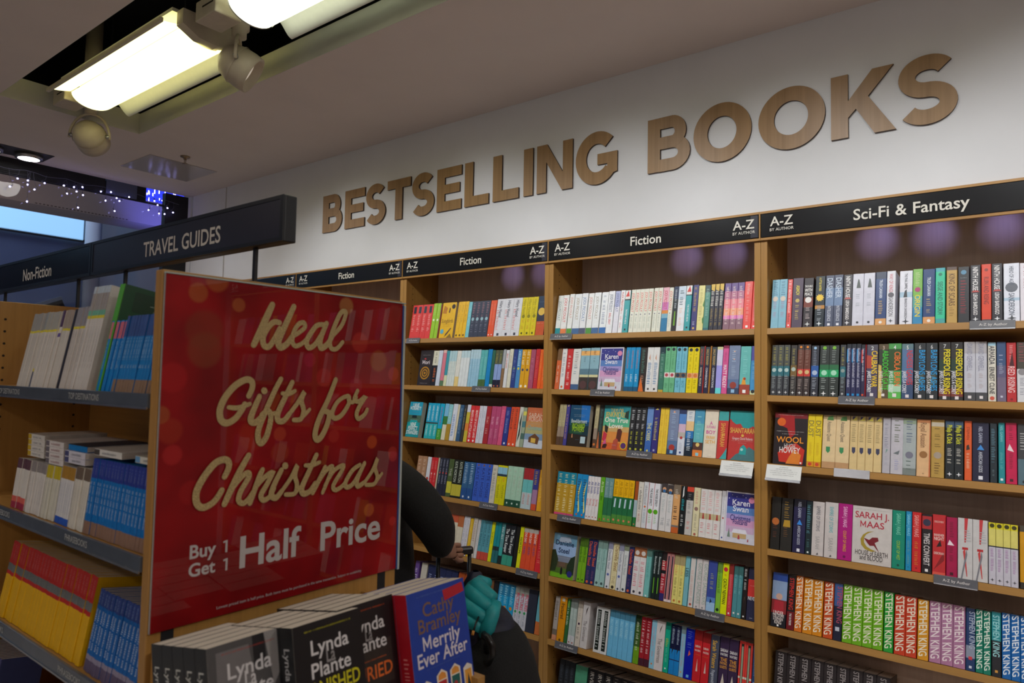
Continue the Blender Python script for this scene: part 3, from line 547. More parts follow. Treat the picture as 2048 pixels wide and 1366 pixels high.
BOOKS = '''C1 S 0.0320 0.0607 1 e2e4e0 b:0:.16:1f8f96 t:.35:.85:9aa:JODI_PICOULT L:white_with_teal_foot
C1 I 0.0616 0.0931 1 eae8e6 b:0:.14:e8824a t:.3:.92:d77:JODI_PICOULT L:white_with_orange_foot
C1 S 0.0969 0.1233 1 ebebe8 b:0:.14:5c9c3c t:.4:.92:e0a9a0:JODI_PICOULT L:white_with_green_foot
C1 I 0.1249 0.1633 1 e6e8ea b:0:.14:41699a t:.35:.9:b9a98f:JODI_PICOULT:.8 L:white_with_steel-blue_foot
C1 I 0.1654 0.1975 1 e8e9ec b:0:.14:4c5470 t:.3:.9:8aa0c4:JODI_PICOULT L:white_with_slate_foot
C1 I 0.2005 0.2295 1 ececea b:0:.14:4f9440 t:.35:.9:e3a29c:JODI_PICOULT L:white_with_green_foot
C1 I 0.2310 0.2664 1 e9ebec b:0:.14:426a9c t:.35:.9:b8b0a0:JODI_PICOULT:.8 L:white_with_steel-blue_foot
C1 I 0.2708 0.3048 1 eceef0 b:0:.14:2f6db5 t:.2:.92:8a93b0:~ L:white_with_bright_blue_foot
C1 I 0.3066 0.3387 1 ededf0 t:.5:.92:777f90:JODI_PICOULT t:.2:.48:d66:SMALL_GREAT L:white_with_grey_and_red_lettering
C1 S 0.3415 0.3670 1 e6e4ee b:.62:1:b3b8dc t:.5:.95:6f78ac:JODI_PICOULT L:lavender-topped_white
C1 S 0.3684 0.3895 1 efeff1 t:.5:.96:c8483c:ALEX_PRESTON t:.1:.48:d99:~ L:white_with_red_lettering
C1 I 0.3900 0.4172 1 3fa7ad b:.76:1:e8e6e4 b:.76:.79:222 p:d83a34:.15:.85:.85:.85:.6:1 t:.2:.55:e6f0f0:THE_STORY_WE_ARE_IN:.7 q:.07:333 L:teal_with_red_sail
C1 S 0.4214 0.5279 5 e7e6d8 t:.47:.92:de7064:JODI_PICOULT:1.2 d:.41:8a8a92:.15 t:.08:.37:bcc4b4:~ L:cream_with_coral_lettering
C1 S 0.5319 0.5724 2 e7e6d8 t:.47:.92:de7064:JODI_PICOULT:1.2 d:.41:8a8a92:.15 t:.08:.37:bcc4b4:~ L:cream_with_coral_lettering
C1 I 0.5729 0.6020 1 2f7dab b:.3:.4:7fb2c8 b:.4:.48:e08a3c b:.48:.66:d57fc4 b:.66:1:ecb8c4 t:.5:.93:d6506e:JODI_PICOULT:1.1 L:pink_orange_and_blue_striped
C1 S 0.6025 0.6216 1 e7e6d8 t:.47:.92:de7064:JODI_PICOULT:1.2 d:.41:8a8a92:.15 t:.08:.37:bcc4b4:~ L:cream_with_coral_lettering
C1 I 0.6224 0.6451 1 2b262c b:.45:.72:17212b b:.72:1:1b2b4e t:.5:.95:c9cfd6:~:.9 p:77b52c:.35:.12:.65:.12:.6:.44:.4:.44 L:dark_navy_with_green_stroke
C1 I 0.6451 0.6789 1 e9ebf0 b:.7:1:cfdcea t:.55:.9:4c6674:~:1.2 t:.1:.5:e9c6b0:~ L:ice-blue_and_white
C1 I 0.6794 0.7047 1 3fa7ad b:.78:1:e8e6e4 b:.78:.8:222 p:d83a34:.15:.86:.85:.86:.6:1 t:.2:.58:e6f0f0:THE_STORY_WE_ARE_IN:.7 q:.07:333 L:teal_with_red_sail
C1 I 0.7089 0.7333 1 3f3a78 t:.35:.95:c9a94c:~ d:.05:d8b060:.2 t:.1:.26:b9bdd8:~ L:purple_with_gold_lettering
C1 I 0.7340 0.7617 1 e6dd94 p:3d8a4a:.9:.15:1:.15:1:.3:.8:.25 p:3d8a4a:.8:.55:1:.5:1:.68 t:.2:.92:b9ac68:~ L:pale_yellow_with_green_leaves
C1 I 0.7622 0.7855 1 4f8f80 b:.84:1:20414a t:.3:.92:9cc0b4:~ b:0:.05:2f6d78 L:sea-green
C1 S 0.7867 0.8421 3 2a2838 p:d9b23c:.1:.88:.9:.84:.95:1:.05:1 t:.5:.84:e8e4da:~:1.5 t:.08:.46:b99b4e:~ L:black_and_yellow
C1 I 0.8440 0.9256 3 b76c8c b:0:.22:8f6878 b:.22:.3:e87fc0 b:.3:.45:f4a07c b:.45:.65:ee8592 b:.82:1:5e3f86 t:.1:.92:f6dcd8:~:.95 L:pink_and_purple_blossom
C1 I 0.9256 0.9577 1 ef4e46 t:.65:.95:f7c2bc:~:.8 t:.15:.6:f6aaa2:~:.8 q:.05:fff L:bright_red
C1 I 0.9588 0.9789 1 ef4e46 t:.65:.95:f7c2bc:~:.8 t:.15:.6:f6aaa2:~:.8 q:.05:fff L:bright_red
C2 S 0.0352 0.0606 1 d9683a b:.7:1:7a5a3c t:.15:.6:f0d6c4:~:.9 L:burnt_orange
C2 S 0.0622 0.0889 1 e6e3e2 t:.3:.9:8c94a8:~ d:.06:e06a34:.22 L:white_with_orange_foot_mark
C2 I 0.0905 0.1221 1 cf2f31 t:.5:.82:f4d0cc:~ t:.08:.42:f4e0dc:~ L:red_with_pale_lettering
C2 I 0.1231 0.1653 1 e2e0dc b:0:.13:46648e t:.5:.92:a89c98:~ t:.35:.6:9fb0b8:~ L:white_with_blue_foot
C2 I 0.1665 0.2146 1 8fb6c4 b:0:.3:3c3430 b:.3:.36:d6d0a0 b:.36:.5:5f8090 b:.82:.93:f0b468 t:.83:.93:7c4a38:~:.6 d:.12:5a3c3c:.4 t:.65:.78:62828c:~:.5 L:misty_lake_blue
C2 I 0.2155 0.2642 1 8fb6c4 b:0:.3:3c3430 b:.3:.36:d6d0a0 b:.36:.5:5f8090 b:.82:.93:f0b468 t:.83:.93:7c4a38:~:.6 d:.12:5a3c3c:.4 t:.65:.78:62828c:~:.5 L:misty_lake_blue
C2 F 0.2701 0.3883 1 #karen L:blue_and_pink_winter_cottage
C2 S 0.4002 0.4690 3 1290c8 b:0:.1:1c5a80 t:.2:.44:dff0f8:~ t:.5:.95:c07a6c:~:.9 L:sky-blue
C2 I 0.4704 0.5025 1 302826 p:e0702c:0:0:.8:0:.3:.35 t:.4:.95:4f8478:~ t:.15:.4:b8876c:~ L:black_with_flame
C2 I 0.5038 0.5615 2 e6e4e2 t:.15:.65:3f78ac:~:1.2 p:cfa088:.3:.75:.6:.7:.5:.85 q:.06:555 L:white_with_blue_lettering
C2 I 0.5644 0.5876 1 3f7a66 b:.85:1:1d3a44 b:0:.05:c9a83c t:.3:.9:8cb0a4:~ L:dark_green
C2 I 0.5883 0.6366 2 6fb98a b:.32:.43:e6dcd8 d:.375:c04a58:.3 d:.94:2a3038:.3 t:.5:.85:4f9068:~:.7 t:.08:.28:4f9068:~ L:leaf_green
C2 I 0.6391 0.6868 2 78c0d4 b:.32:.43:8a6a54 d:.375:2c3c54:.35 d:.94:2a3038:.3 t:.5:.85:4f94a8:~:.7 t:.08:.28:4f94a8:BOY L:pale_turquoise
C2 I 0.6895 0.7391 2 eed60c b:.32:.43:f0ac78 d:.375:e0803c:.35 d:.94:2a3038:.3 t:.5:.85:a8960c:~:.7 t:.08:.28:a8960c:~ L:lemon_yellow
C2 S 0.7415 0.7597 1 2c2c48 b:.6:1:3c4850 t:.6:.95:d05a4c:SALLY_ROONEY t:.15:.55:ded0b0:NORMAL_PEOPLE:.9 L:navy_with_red_lettering
C2 S 0.7597 0.7649 1 a8322c L:thin_red
C2 S 0.7654 0.7843 1 2c2c48 b:.6:1:3c4850 t:.6:.95:d8b060:SALLY_ROONEY t:.12:.55:e4e4e8:CONVERSATIONS:.9 L:navy_with_gold_lettering
C2 S 0.7851 0.7923 1 a8702c L:thin_brown
C2 S 0.7933 0.8125 1 2c2c48 b:.6:1:3c4850 t:.6:.95:d8b060:SALLY_ROONEY t:.12:.55:e4e4e8:CONVERSATIONS:.9 L:navy_with_gold_lettering
C2 I 0.8143 0.8387 1 a8a4ee b:0:.12:6fe0e4 b:.6:.94:d4d0ea b:.94:1:d8d4a0 L:iridescent_lilac
C2 I 0.8398 0.8627 1 de5a98 b:.94:1:8c1c4c t:.12:.6:fbeef4:MATT_RIDLEY:1.3 t:.65:.93:b04a78:~ L:hot_pink
C2 I 0.8639 0.9096 1 7d8cac b:0:.12:3c4a68 b:.12:.3:6278a0 d:.18:a0463c:.3 d:.88:e8b89c:.08 d:.72:e8b89c:.08 t:.35:.9:a4b4cc:~:1 q:.06:9cc4e8 L:slate_blue_night_sky
C2 I 0.9112 0.9532 1 6cc0bc b:0:.2:a84838 p:e8a03c:.2:.2:.65:.2:.5:.35:.35:.35 d:.32:b0402c:.12 q:.06:fff t:.4:.9:8ad4d0:~:1 L:turquoise_island
C2 I 0.9538 0.9782 1 4c9cd4 b:0:.08:d8e0b0 b:.7:1:5c58ac d:.06:333:.3 t:.3:.65:8fc8ec:~ L:bright_blue
C3 S 0.0469 0.0853 2 b8ac84 b:0:.2:5a4030 b:.2:.45:988474 t:.4:.9:8c8468:~ L:beige_tartan
C3 S 0.0868 0.1057 1 453f8c t:.15:.75:d0a070:~:1 p:e8c870:.3:.95:.7:.95:.6:1 L:violet_with_gold_lettering
C3 F 0.1096 0.2163 1 #bewild L:dark_blue_forest
C3 S 0.2437 0.2637 1 b8ac84 b:0:.2:5a4030 b:.2:.45:988474 d:.08:d87838:.3 t:.5:.9:8c8468:~ L:beige_tartan
C3 S 0.2666 0.2887 1 2c3030 p:c86838:0:0:.6:0:.2:.4 t:.3:.9:4f7c74:~ L:black_with_flame
C3 F 0.2898 0.4216 1 #onetrue L:sunset_orange_and_teal
C3 I 0.4238 0.4996 3 26262a t:.5:.93:d8d8dc:~:1.1 t:.15:.44:d4d43c:~:.9 d:.05:c4c43c:.2 L:black_with_yellow_lettering
C3 I 0.5014 0.5315 1 3d68b4 b:.6:1:6c90cc t:.25:.65:e0dc94:THE_CREEK:1.2 d:.04:e0d060:.15 L:cornflower_blue
C3 I 0.5335 0.5615 1 39327c t:.2:.78:d8cc64:~:1 p:e8d86c:.2:.96:.8:.96:.6:1 q:.06:aac L:violet_with_yellow_lettering
C3 S 0.5642 0.6047 2 efc83c t:.15:.85:d89c2c:~:.8 L:golden_yellow
C3 I 0.6055 0.6502 1 7f8cac b:0:.12:34486c b:.12:.3:5c78a0 d:.15:b03c34:.3 d:.92:e8a888:.1 q:.06:8cc4ec t:.3:.9:a0b4d0:~:1 L:slate_blue_night_sky
C3 I 0.6507 0.6821 1 dce0ec b:.38:.5:c0b8b0 b:.5:.68:d8b8d0 b:.68:.9:5888cc b:.9:1:343c64 d:.38:c04040:.2 d:.06:3c4c8c:.15 t:.1:.3:b8bccc:~ L:snow_white_and_blue
C3 I 0.6826 0.7169 1 1c2838 b:.2:.38:28486c b:.38:.54:2c78bc b:.54:.75:f0c890 b:.75:1:dde0e4 t:.1:.5:e4ecf4:~:1 t:.8:.95:98a8bc:~ L:orange_and_deep_blue_seascape
C3 I 0.7181 0.7602 1 66b8c0 b:0:.14:e8843c b:.14:.3:5c3c34 b:.7:1:4f9cc0 d:.25:e8c878:.2 t:.35:.9:8cd0d4:~:1 q:.05:8fd0e0 L:teal_and_orange_village
C3 I 0.7625 0.8191 1 e9dcc8 w:.72:.2:d0489c:A w:.64:.7:d86ca8:SUITABLE w:.53:.75:d0309c:BOY w:.42:.7:ecb048:VIKRAM w:.33:.75:ecb048:SETH w:.03:.3:888:~ L:thick_cream
C3 I 0.8209 0.8619 1 cc3f3c b:.8:1:45a8a8 p:45a8a8:.3:0:1:0:1:.24:.7:.12 t:.25:.75:e8b050:SHANTARAM:1.1 d:.5:e8b050:.12 L:red_and_teal
C3 F 0.8657 0.9770 1 #shant L:red_and_teal_city_skyline
C4 I 0.0420 0.1480 3 c0962c b:0:.05:d04878 b:.73:1:1888a4 t:.08:.95:efe4b4:~:1 L:gold_and_teal
C4 I 0.1509 0.2095 2 1c8cc8 p:f0dc78:.7:.1:.95:.15:.6:.5:.9:.85:.4:.6 t:.2:.88:2c3c54:~:1.2 d:.07:d86c3c:.15 L:bright_blue_and_yellow_wave
C4 S 0.2110 0.2753 4 e4dede t:.55:.92:565a9c:Ali_Smith:1.4 t:.28:.52:dc8c8c:Spring:1.2 d:.06:b87060:.2 L:white_with_indigo_lettering
C4 S 0.2767 0.2983 1 5fa81c t:.65:.9:d8e8b8:Ali_Smith:1.1 t:.46:.56:1c3c14:~ d:.04:a83c28:.2 L:vivid_green
C4 S 0.2997 0.3435 2 2c7048 b:.55:1:6f9898 b:0:.15:5c9c48 d:.06:d87858:.18 t:.6:.92:a0b8b8:Ali_Smith:1.2 L:grey_and_forest_green
C4 I 0.3448 0.4457 4 256e42 b:.6:1:ecb40c b:0:.2:4f8c3c p:c4d8e8:.3:.36:.6:.36:.7:.56:.4:.56 t:.64:.95:c08c0c:Ali_Smith:1.2 d:.08:e08060:.2 L:yellow_and_woodland_green
C4 S 0.4483 0.4646 1 2c7a3c b:.2:.58:a8bcc4 b:.58:1:a8501c d:.05:d87858:.2 L:russet_with_tree
C4 I 0.4659 0.4896 1 dcd6cc t:.38:.88:2c2c2c:~:1 t:.1:.35:c88880:~ L:off-white_with_black_lettering
C4 I 0.4906 0.5132 1 d8d8dc t:.5:.92:8c8c94:~:1.1 d:.46:e0703c:.2 t:.1:.4:9cb8c0:~ L:light_grey
C4 I 0.5145 0.5665 2 e6e6ec p:c8383c:0:0:.06:0:.06:1:0:1 t:.5:.88:3c3c44:THE_ROSIE_EFFECT:1.2 d:.38:5cac1c:.4 t:.08:.3:a8d094:~ L:white_with_red_edge_and_green_apple
C4 I 0.5716 0.5995 1 dedada b:.8:1:443c3c d:.88:d8a078:.3 d:.84:3c70a8:.25 t:.4:.76:b4c0c0:~ t:.05:.35:b0b0b4:THE L:white_with_picture_top
C4 I 0.6008 0.6270 1 dedada b:.8:1:443c3c d:.88:d8a078:.3 d:.84:3c70a8:.25 t:.4:.76:b4c0c0:~ t:.05:.35:b0b0b4:THE L:white_with_picture_top
C4 I 0.6283 0.6586 1 e2a86c b:0:.12:c8622c b:.12:.16:7c7470 b:.8:1:7c6c5c t:.25:.55:5c4438:~:1.3 t:.7:.9:dcd0c0:~ L:sandy_beach_orange
C4 I 0.6598 0.6849 1 1c2022 p:f0f0f0:.35:.75:.6:.8:.55:1:.4:.95 t:.45:.75:2cb4c0:~:1.1 t:.15:.4:d4d4d4:~ L:black_with_white_figure
C4 I 0.6862 0.7157 1 c8c4c0 b:.72:.9:2c2c30 b:.9:1:e04a34 t:.4:.85:888:~:1 t:.1:.28:dc8078:~ L:black_and_white_with_red_top
C4 I 0.7177 0.7446 1 e2d8b0 t:.65:.93:d8988c:~ d:.56:98746c:.3 t:.1:.45:a09888:~:.8 d:.04:b06050:.2 L:cream_with_rose_emblem
C4 I 0.7463 0.8330 3 e4dedc b:.38:.5:c8b890 p:b43c3c:.4:.38:.7:.38:.6:.5:.45:.5 t:.55:.95:e8b0b0:~:1.2 t:.08:.3:dc8c90:~:1.2 L:white_with_red_tulip
C4 S 0.8349 0.8527 1 e4e2e8 t:.5:.9:b8b8c0:~ d:.45:c05050:.2 d:.06:4c5ca0:.2 L:plain_white
C4 F 0.8534 0.9734 1 #karen L:blue_and_pink_winter_cottage
C5 F 0.0251 0.1520 1 #danielle L:manor_house_and_lawn
C5 S 0.1702 0.2123 2 76ac1c b:.8:1:4c6c1c t:.45:.85:3c6c14:Danielle_Steel:1.3 q:.06:243c10 L:grass_green
C5 S 0.2144 0.2623 2 2c3060 t:.4:.95:d85c34:Danielle_Steel:1.3 t:.1:.3:7c5474:~ d:.05:d8643c:.25 L:navy_with_orange_lettering
C5 S 0.2637 0.3120 2 9cc0bc b:.82:1:7c9890 t:.3:.9:78a49c:Danielle_Steel:1.1 d:.07:445858:.25 L:pale_sea-green
C5 S 0.3167 0.3396 1 d8d8dc b:.85:1:9090a8 t:.35:.9:8890a0:Danielle_Steel:1 d:.3:5868a8:.25 d:.04:3c4450:.2 L:white_with_blue_star
C5 I 0.3407 0.3690 1 dfd2a4 t:.4:.95:a08054:Danielle_Steel:1.4 t:.12:.3:b8a880:THE d:.05:3c3428:.25 L:cream
C5 S 0.3706 0.3938 1 d8d8dc b:.85:1:9090a8 t:.35:.9:8890a0:Danielle_Steel:1 d:.3:5868a8:.25 d:.04:3c4450:.2 L:white_with_blue_star
C5 S 0.3956 0.4183 1 d6d8d8 b:.88:1:848c74 t:.35:.8:a8b0b4:Danielle_Steel:1 d:.05:3c4450:.25 L:light_grey
C5 I 0.4199 0.4426 1 2c3060 t:.4:.95:d85c34:Danielle_Steel:1.3 t:.1:.3:7c5474:~ d:.05:d8643c:.25 L:navy_with_orange_lettering
C5 I 0.4447 0.5030 2 e0dada b:.8:1:a0623c d:.88:d8d0cc:.35 t:.15:.7:dc7c8c:~:1.3 d:.06:3c3840:.2 L:white_with_pink_lettering_and_bronze_top
C5 I 0.5043 0.5277 1 78bcb8 b:.85:1:587c74 t:.4:.85:589c98:~ q:.03:e0e8e8 L:aqua
C5 S 0.5384 0.5742 2 1c2626 t:.5:.93:b8c4c4:Bewilderment:1.1 p:6cb42c:.4:.12:.62:.12:.58:.45:.38:.45 L:black_with_green_stroke
C5 I 0.5753 0.5961 1 b02c38 b:0:.15:342c6c b:.55:.62:1c1c20 b:.82:1:2c2424 t:.62:.82:e8e0d0:~:1.5 t:.2:.55:f0d0d4:~:1.4 L:red_and_navy
C5 S 0.5972 0.6299 2 c48484 p:2c2c3c:.25:.05:.6:.05:.7:.95:.35:.95 b:0:.05:e0d0d0 L:dusty_pink_and_black
C5 I 0.6304 0.6781 2 e2d67c b:.8:1:ac9c70 t:.6:.8:e0a060:~ t:.15:.6:8c8444:~:.9 d:.06:c07030:.2 L:pale_yellow
C5 I 0.6794 0.6987 1 78b8c4 t:.5:.85:2c3c44:LESS:1.6 t:.1:.45:90b0bc:~:.8 L:light_blue
C5 I 0.7008 0.7263 1 d8d0cc p:2c7c8c:0:0:.1:0:.1:1:0:1 p:2c7c8c:.9:0:1:0:1:1:.9:1 t:.1:.75:d8a8a4:~:.9 d:.06:b05040:.2 L:white_framed_in_teal
C5 I 0.7274 0.7769 2 d4cccc t:.1:.92:a0b0a8:GEORGE_SAUNDERS:1.4 d:.04:8c8c8c:.15 L:pale_grey
C5 I 0.7782 0.8143 1 3c4c9c b:0:.18:9cc0e4 b:.18:.28:5c84c4 p:1c2840:.4:.16:.65:.2:.45:.26 t:.4:.75:a8a884:~:.8 L:deep_blue_with_bird
C5 I 0.8153 0.8360 1 84bc3c b:.8:1:6c9440 t:.35:.85:4c7c24:~:1.3 d:.07:20301c:.3 L:apple_green
C5 I 0.8370 0.8620 1 dce404 d:.88:d02c44:.35 t:.2:.7:2c3410:CATHY_NEWMAN:1.2 t:.75:.8:d0442c:~ L:acid_yellow
C5 I 0.8630 0.8808 1 cc3c44 b:.8:1:8c2c28 t:.15:.8:e89c9c:~:.7 d:.05:f0f0f0:.2 L:red
C5 I 0.8828 0.9194 2 4c8c94 b:.82:1:3c6c6c t:.45:.85:8cc4cc:~:1 d:.08:e8e0d8:.2 L:muted_teal
C5 I 0.9206 0.9380 1 241c1c t:.55:.95:d8d8d8:~:1.2 p:7c5c44:.4:.3:.6:.42:.5:.42 d:.05:e0e0e0:.2 L:black_with_white_lettering
C5 I 0.9399 0.9779 1 2c2c48 b:.45:.78:d83c38 w:.66:.6:f0c8c4:~ w:.42:.9:e4e4e8:NEVER w:.05:.3:d0d0d8:~ L:thick_navy_and_red
C6 S 0.0404 0.0649 1 a8a09c b:0:.12:c88868 b:.12:.25:74685c t:.45:.9:5c5450:~:1.2 L:weathered_grey
C6 I 0.0667 0.1047 1 d88c04 t:.5:.85:4c3414:fractured:1.3 q:.93:c8c0b0:.4 d:.04:5c4414:.15 L:amber
C6 S 0.1065 0.1240 1 2c6434 t:.4:.85:d8e0d0:~:1.3 p:7cac3c:.2:.85:.8:.8:.5:1 L:leafy_dark_green
C6 S 0.1255 0.1618 2 a8b8b4 b:0:.2:c8c8cc b:.8:1:7c8480 t:.55:.8:d0dcd8:~:1.3 d:.05:a85c50:.2 L:sage_grey
C6 I 0.1638 0.1900 1 cfc4b8 b:.85:1:a09488 q:.5:3c2440:.35 t:.15:.42:8c847c:~:1.2 t:.6:.9:b0a8a0:~ L:off-white_with_plum_square
C6 I 0.1918 0.2282 1 ccc6c6 p:3c2c2c:.45:.7:.75:.92:.5:.85 t:.15:.6:8c8484:The_Governess:1 L:white_with_feather
C6 I 0.2614 0.3288 2 d4d4d4 p:1c2420:.22:.06:.78:.06:.78:.94:.22:.94 t:.1:.9:c8ccc8:~:.9 L:white_framed_black
C6 I 0.3307 0.4530 5 6ab4dc b:.84:1:48809c t:.45:.8:a8dcf0:SALLY_ROONEY:1 L:powder_blue
C6 I 0.4551 0.4820 1 6c9c1c b:.35:.8:3c5c24 b:.8:1:20341c t:.2:.85:d4e0c0:~:1 L:mossy_green
C6 I 0.4835 0.5298 2 a0202c b:0:.15:482030 t:.25:.92:f0d0d4:~:1.1 L:crimson
C6 I 0.5318 0.5562 1 8cc0d8 t:.2:.85:c89cac:~:.8 d:.1:d87838:.15 L:light_blue_with_dots
C6 I 0.5547 0.5932 1 d4cccc p:3c2c2c:.4:.75:.7:.95:.45:.85 t:.15:.65:8c8484:The_Governess:1 L:white_with_feather
C6 I 0.5942 0.6167 1 10a888 b:.85:1:0c7864 t:.5:.7:c8c838:~:1.2 t:.2:.48:74ccb8:~:.8 d:.08:e8f0f0:.15 L:emerald
C6 I 0.6187 0.6629 2 1c80c8 b:.5:1:14183c t:.6:.95:b8c8dc:~:1 b:.28:.3:243464 p:2c2c34:.4:.4:.7:.5:.5:.55 L:navy_over_bright_blue
C6 I 0.6641 0.6840 1 88b8d4 b:.85:1:788c94 t:.2:.8:c0a4b0:~:.8 d:.1:d89038:.15 L:light_blue_with_dots
C6 I 0.6852 0.7211 1 0c1ca4 t:.6:.95:4c5cc0:~:1.2 p:e0643c:.4:.45:.7:.5:.5:.58 q:.06:6cb0e8 L:royal_blue_with_orange_bird
C6 I 0.7221 0.7550 1 c8242c b:.8:1:881c1c w:.68:.7:f0e0d8:SARAH w:.6:.75:f0e0d8:WATERS w:.52:.7:e08430:~ p:d8b8b0:.4:.2:.65:.2:.55:.44 L:scarlet
C6 I 0.7560 0.7885 1 c8242c b:.8:1:881c1c w:.68:.7:f0e0d8:SARAH w:.6:.75:f0e0d8:WATERS w:.52:.7:e08430:~ p:d8b8b0:.4:.2:.65:.2:.55:.44 L:scarlet
C6 I 0.7903 0.8246 1 4c5064 t:.35:.9:d8a83c:Sarah_Waters:1.1 t:.05:.32:c0c4d0:Fingersmith:1 L:slate
C6 I 0.8273 0.8644 1 3a2848 w:.74:.85:f0ecec:SARAH w:.66:.85:f0ecec:WATERS w:.56:.75:e8a43c:THE w:.49:.8:e8a43c:PAYING w:.42:.8:e8a43c:GUESTS p:d0c4b8:.2:0:.8:0:.5:.3 L:dark_plum
C6 I 0.8659 0.9026 1 3a2848 w:.74:.85:f0ecec:SARAH w:.66:.85:f0ecec:WATERS w:.56:.75:e8a43c:THE w:.49:.8:e8a43c:PAYING w:.42:.8:e8a43c:GUESTS p:d0c4b8:.2:0:.8:0:.5:.3 L:dark_plum
C6 I 0.9052 0.9575 2 e4443c p:2c3028:.3:.1:.7:.1:.7:.95:.3:.95 p:a0a890:.38:.12:.62:.12:.62:.9:.38:.9 b:.3:.34:e0d8c8 L:orange-red_patterned
C6 I 0.9592 0.9783 1 2c5088 t:.4:.9:6c90c4:~:1.2 t:.05:.3:d8dce8:~:1.2 L:mid_blue
C7 I 0.0690 0.1528 3 20242a t:.4:.9:4c5460:~ L:black
C7 I 0.1553 0.2181 1 34705c b:.6:1:4c9474 L:mottled_green
C7 I 0.2229 0.3438 3 1e1c1e t:.5:.95:b0a8a0:IRVING:1.3 L:black_with_white_capitals
C7 I 0.3461 0.4679 3 241e20 t:.5:.95:a8a098:~:1.2 L:black_with_white_capitals
C7 I 0.4712 0.9161 9 1c1a1c t:.5:.95:746c68:~:1.2 L:black
D1 I 1.0332 1.0910 2 84b8cc d:.6:d8c8b8:.35 t:.65:.95:5c88a0:~:1.2 t:.15:.55:a890b0:~ L:pale_blue
D1 I 1.0922 1.1096 1 e85c58 t:.3:.97:fdeeee:~:1.1 q:.05:fff t:.1:.28:5c2428:~ L:coral_red
D1 I 1.1105 1.1491 1 544458 t:.65:.85:e8d83c:ASIMOV:1 t:.15:.45:c0a860:~:.8 d:.54:c8b060:.2 L:thick_plum
D1 I 1.1519 1.1858 1 30262c b:.4:.6:7c3424 w:.83:.85:f0ece8:TROUBLE w:.75:.85:f0ece8:WITH w:.67:.85:f0ece8:PEACE d:.55:e8e4e0:.35 t:.1:.4:b0a0a0:~:1 s:.06:d8d8d8 L:dark_brown_with_white_emblem
D1 I 1.1928 1.2272 1 14222c b:.35:.42:c08434 t:.7:.97:f0d838:A_LITTLE_HATRED:1.2 s:.57:f0c83c:.45 t:.1:.4:a0a8b0:~:1 s:.06:e0e4e8 L:black_with_yellow_sun
D1 I 1.2283 1.2884 2 4a5068 b:.4:.75:6c84a8 t:.55:.95:c4d0e0:DASHER:1.5 t:.1:.4:c8ccd8:INTELLIGENCE:.9 q:.04:e8e8f0 L:stormy_blue-grey
D1 I 1.2899 1.3206 1 302c34 t:.55:.97:f4f0f0:NINTH_HOUSE:1.2 t:.12:.5:f4f0f0:LEIGH_BARDUGO:1.1 p:c05c58:.1:.52:.9:.52:.7:.55:.3:.55 s:.06:e8e8ec L:black_with_white_capitals
D1 I 1.3212 1.3942 2 d0cfdc p:48504c:.35:.72:.75:.72:.6:.88:.5:.9:.45:.85 t:.35:.6:a8acb8:~:.8 d:.06:2c2c34:.12 L:pale_grey_with_dark_bird
D1 I 1.3957 1.4310 1 1c3c74 b:0:.12:d89c5c b:.87:1:1c2c4c t:.5:.85:e0e8f4:TRUDI_CANAVAN:1.2 t:.18:.45:c8a868:~:.9 d:.05:f0e8e0:.15 L:royal_blue_with_gold_foot
D1 I 1.4318 1.4594 1 dddce4 t:.6:.95:cc6470:WAY_OF_KINGS:1 d:.55:5c5860:.35 t:.15:.5:6c6870:SANDERSON:1.1 s:.07:3c3c44 L:white_with_red_lettering
D1 I 1.4716 1.5114 1 e0e0ea b:.5:.6:a8c4d8 p:303438:.3:.5:.6:.5:.55:.65:.4:.62 t:.66:.95:50505c:THE_FINAL_EMPIRE:1.1 t:.1:.48:50505c:BRANDON_SANDERSON:.9 s:.05:3c3c44 L:white_with_blue_smoke
D1 I 1.5122 1.5417 1 2c88b8 b:.3:.5:5ca89c b:.5:1:7cb84c t:.1:.55:ecd430:ORIGIN:1.2 d:.62:b02c70:.3 t:.68:.93:c8d8a0:~ L:green-to-blue
D1 I 1.5425 1.5788 1 1c3c74 b:0:.12:d8985c t:.5:.85:e0e8f4:TRUDI_CANAVAN:1.2 t:.18:.45:b09c70:~:.9 d:.05:f0e8e0:.15 L:royal_blue_with_gold_foot
D1 I 1.5796 1.6081 1 30c498 b:.93:1:44a8b0 b:0:.08:44a0a0 t:.15:.75:1c6c5c:SIEGE_AND_STORM:1.1 d:.88:1c7c64:.2 L:jade_green
D1 I 1.6115 1.6425 1 c09a50 b:.94:1:5c443c t:.3:.88:6c4c24:KING_OF_SCARS:1.2 t:.1:.27:9c7838:~ L:antique_gold
D1 I 1.6440 1.6766 1 2a2a30 t:.15:.75:8c2430:~:1.3 d:.9:5c90b0:.25 w:.8:.6:b0b8c0:~ L:charcoal_with_dark_red_lettering
D1 I 1.6784 1.7076 1 28242e t:.55:.97:f4f0f0:NINTH_HOUSE:1.2 t:.12:.5:f4f0f0:LEIGH_BARDUGO:1.1 p:c04c48:.1:.52:.9:.52:.7:.55:.3:.55 s:.05:e8e8ec L:black_with_white_capitals
D1 I 1.7091 1.7361 1 e0401c b:0:.04:3c3c44 t:.3:.78:801c14:RUIN_AND_RISING:1.1 d:.9:8c2414:.2 L:flame_red
D1 I 1.7369 1.7661 1 28242e t:.55:.97:f4f0f0:NINTH_HOUSE:1.2 t:.12:.5:f4f0f0:LEIGH_BARDUGO:1.1 p:c04c48:.1:.52:.9:.52:.7:.55:.3:.55 s:.05:e8e8ec L:black_with_white_capitals
D1 I 1.7685 1.8108 1 e2e4f0 b:.35:.4:b0c8dc d:.58:606470:.4 t:.62:.95:50586c:HERO_OF_AGES:1 t:.1:.48:50586c:SANDERSON:.9 s:.05:3c3c44 L:thick_white_with_blue_haze
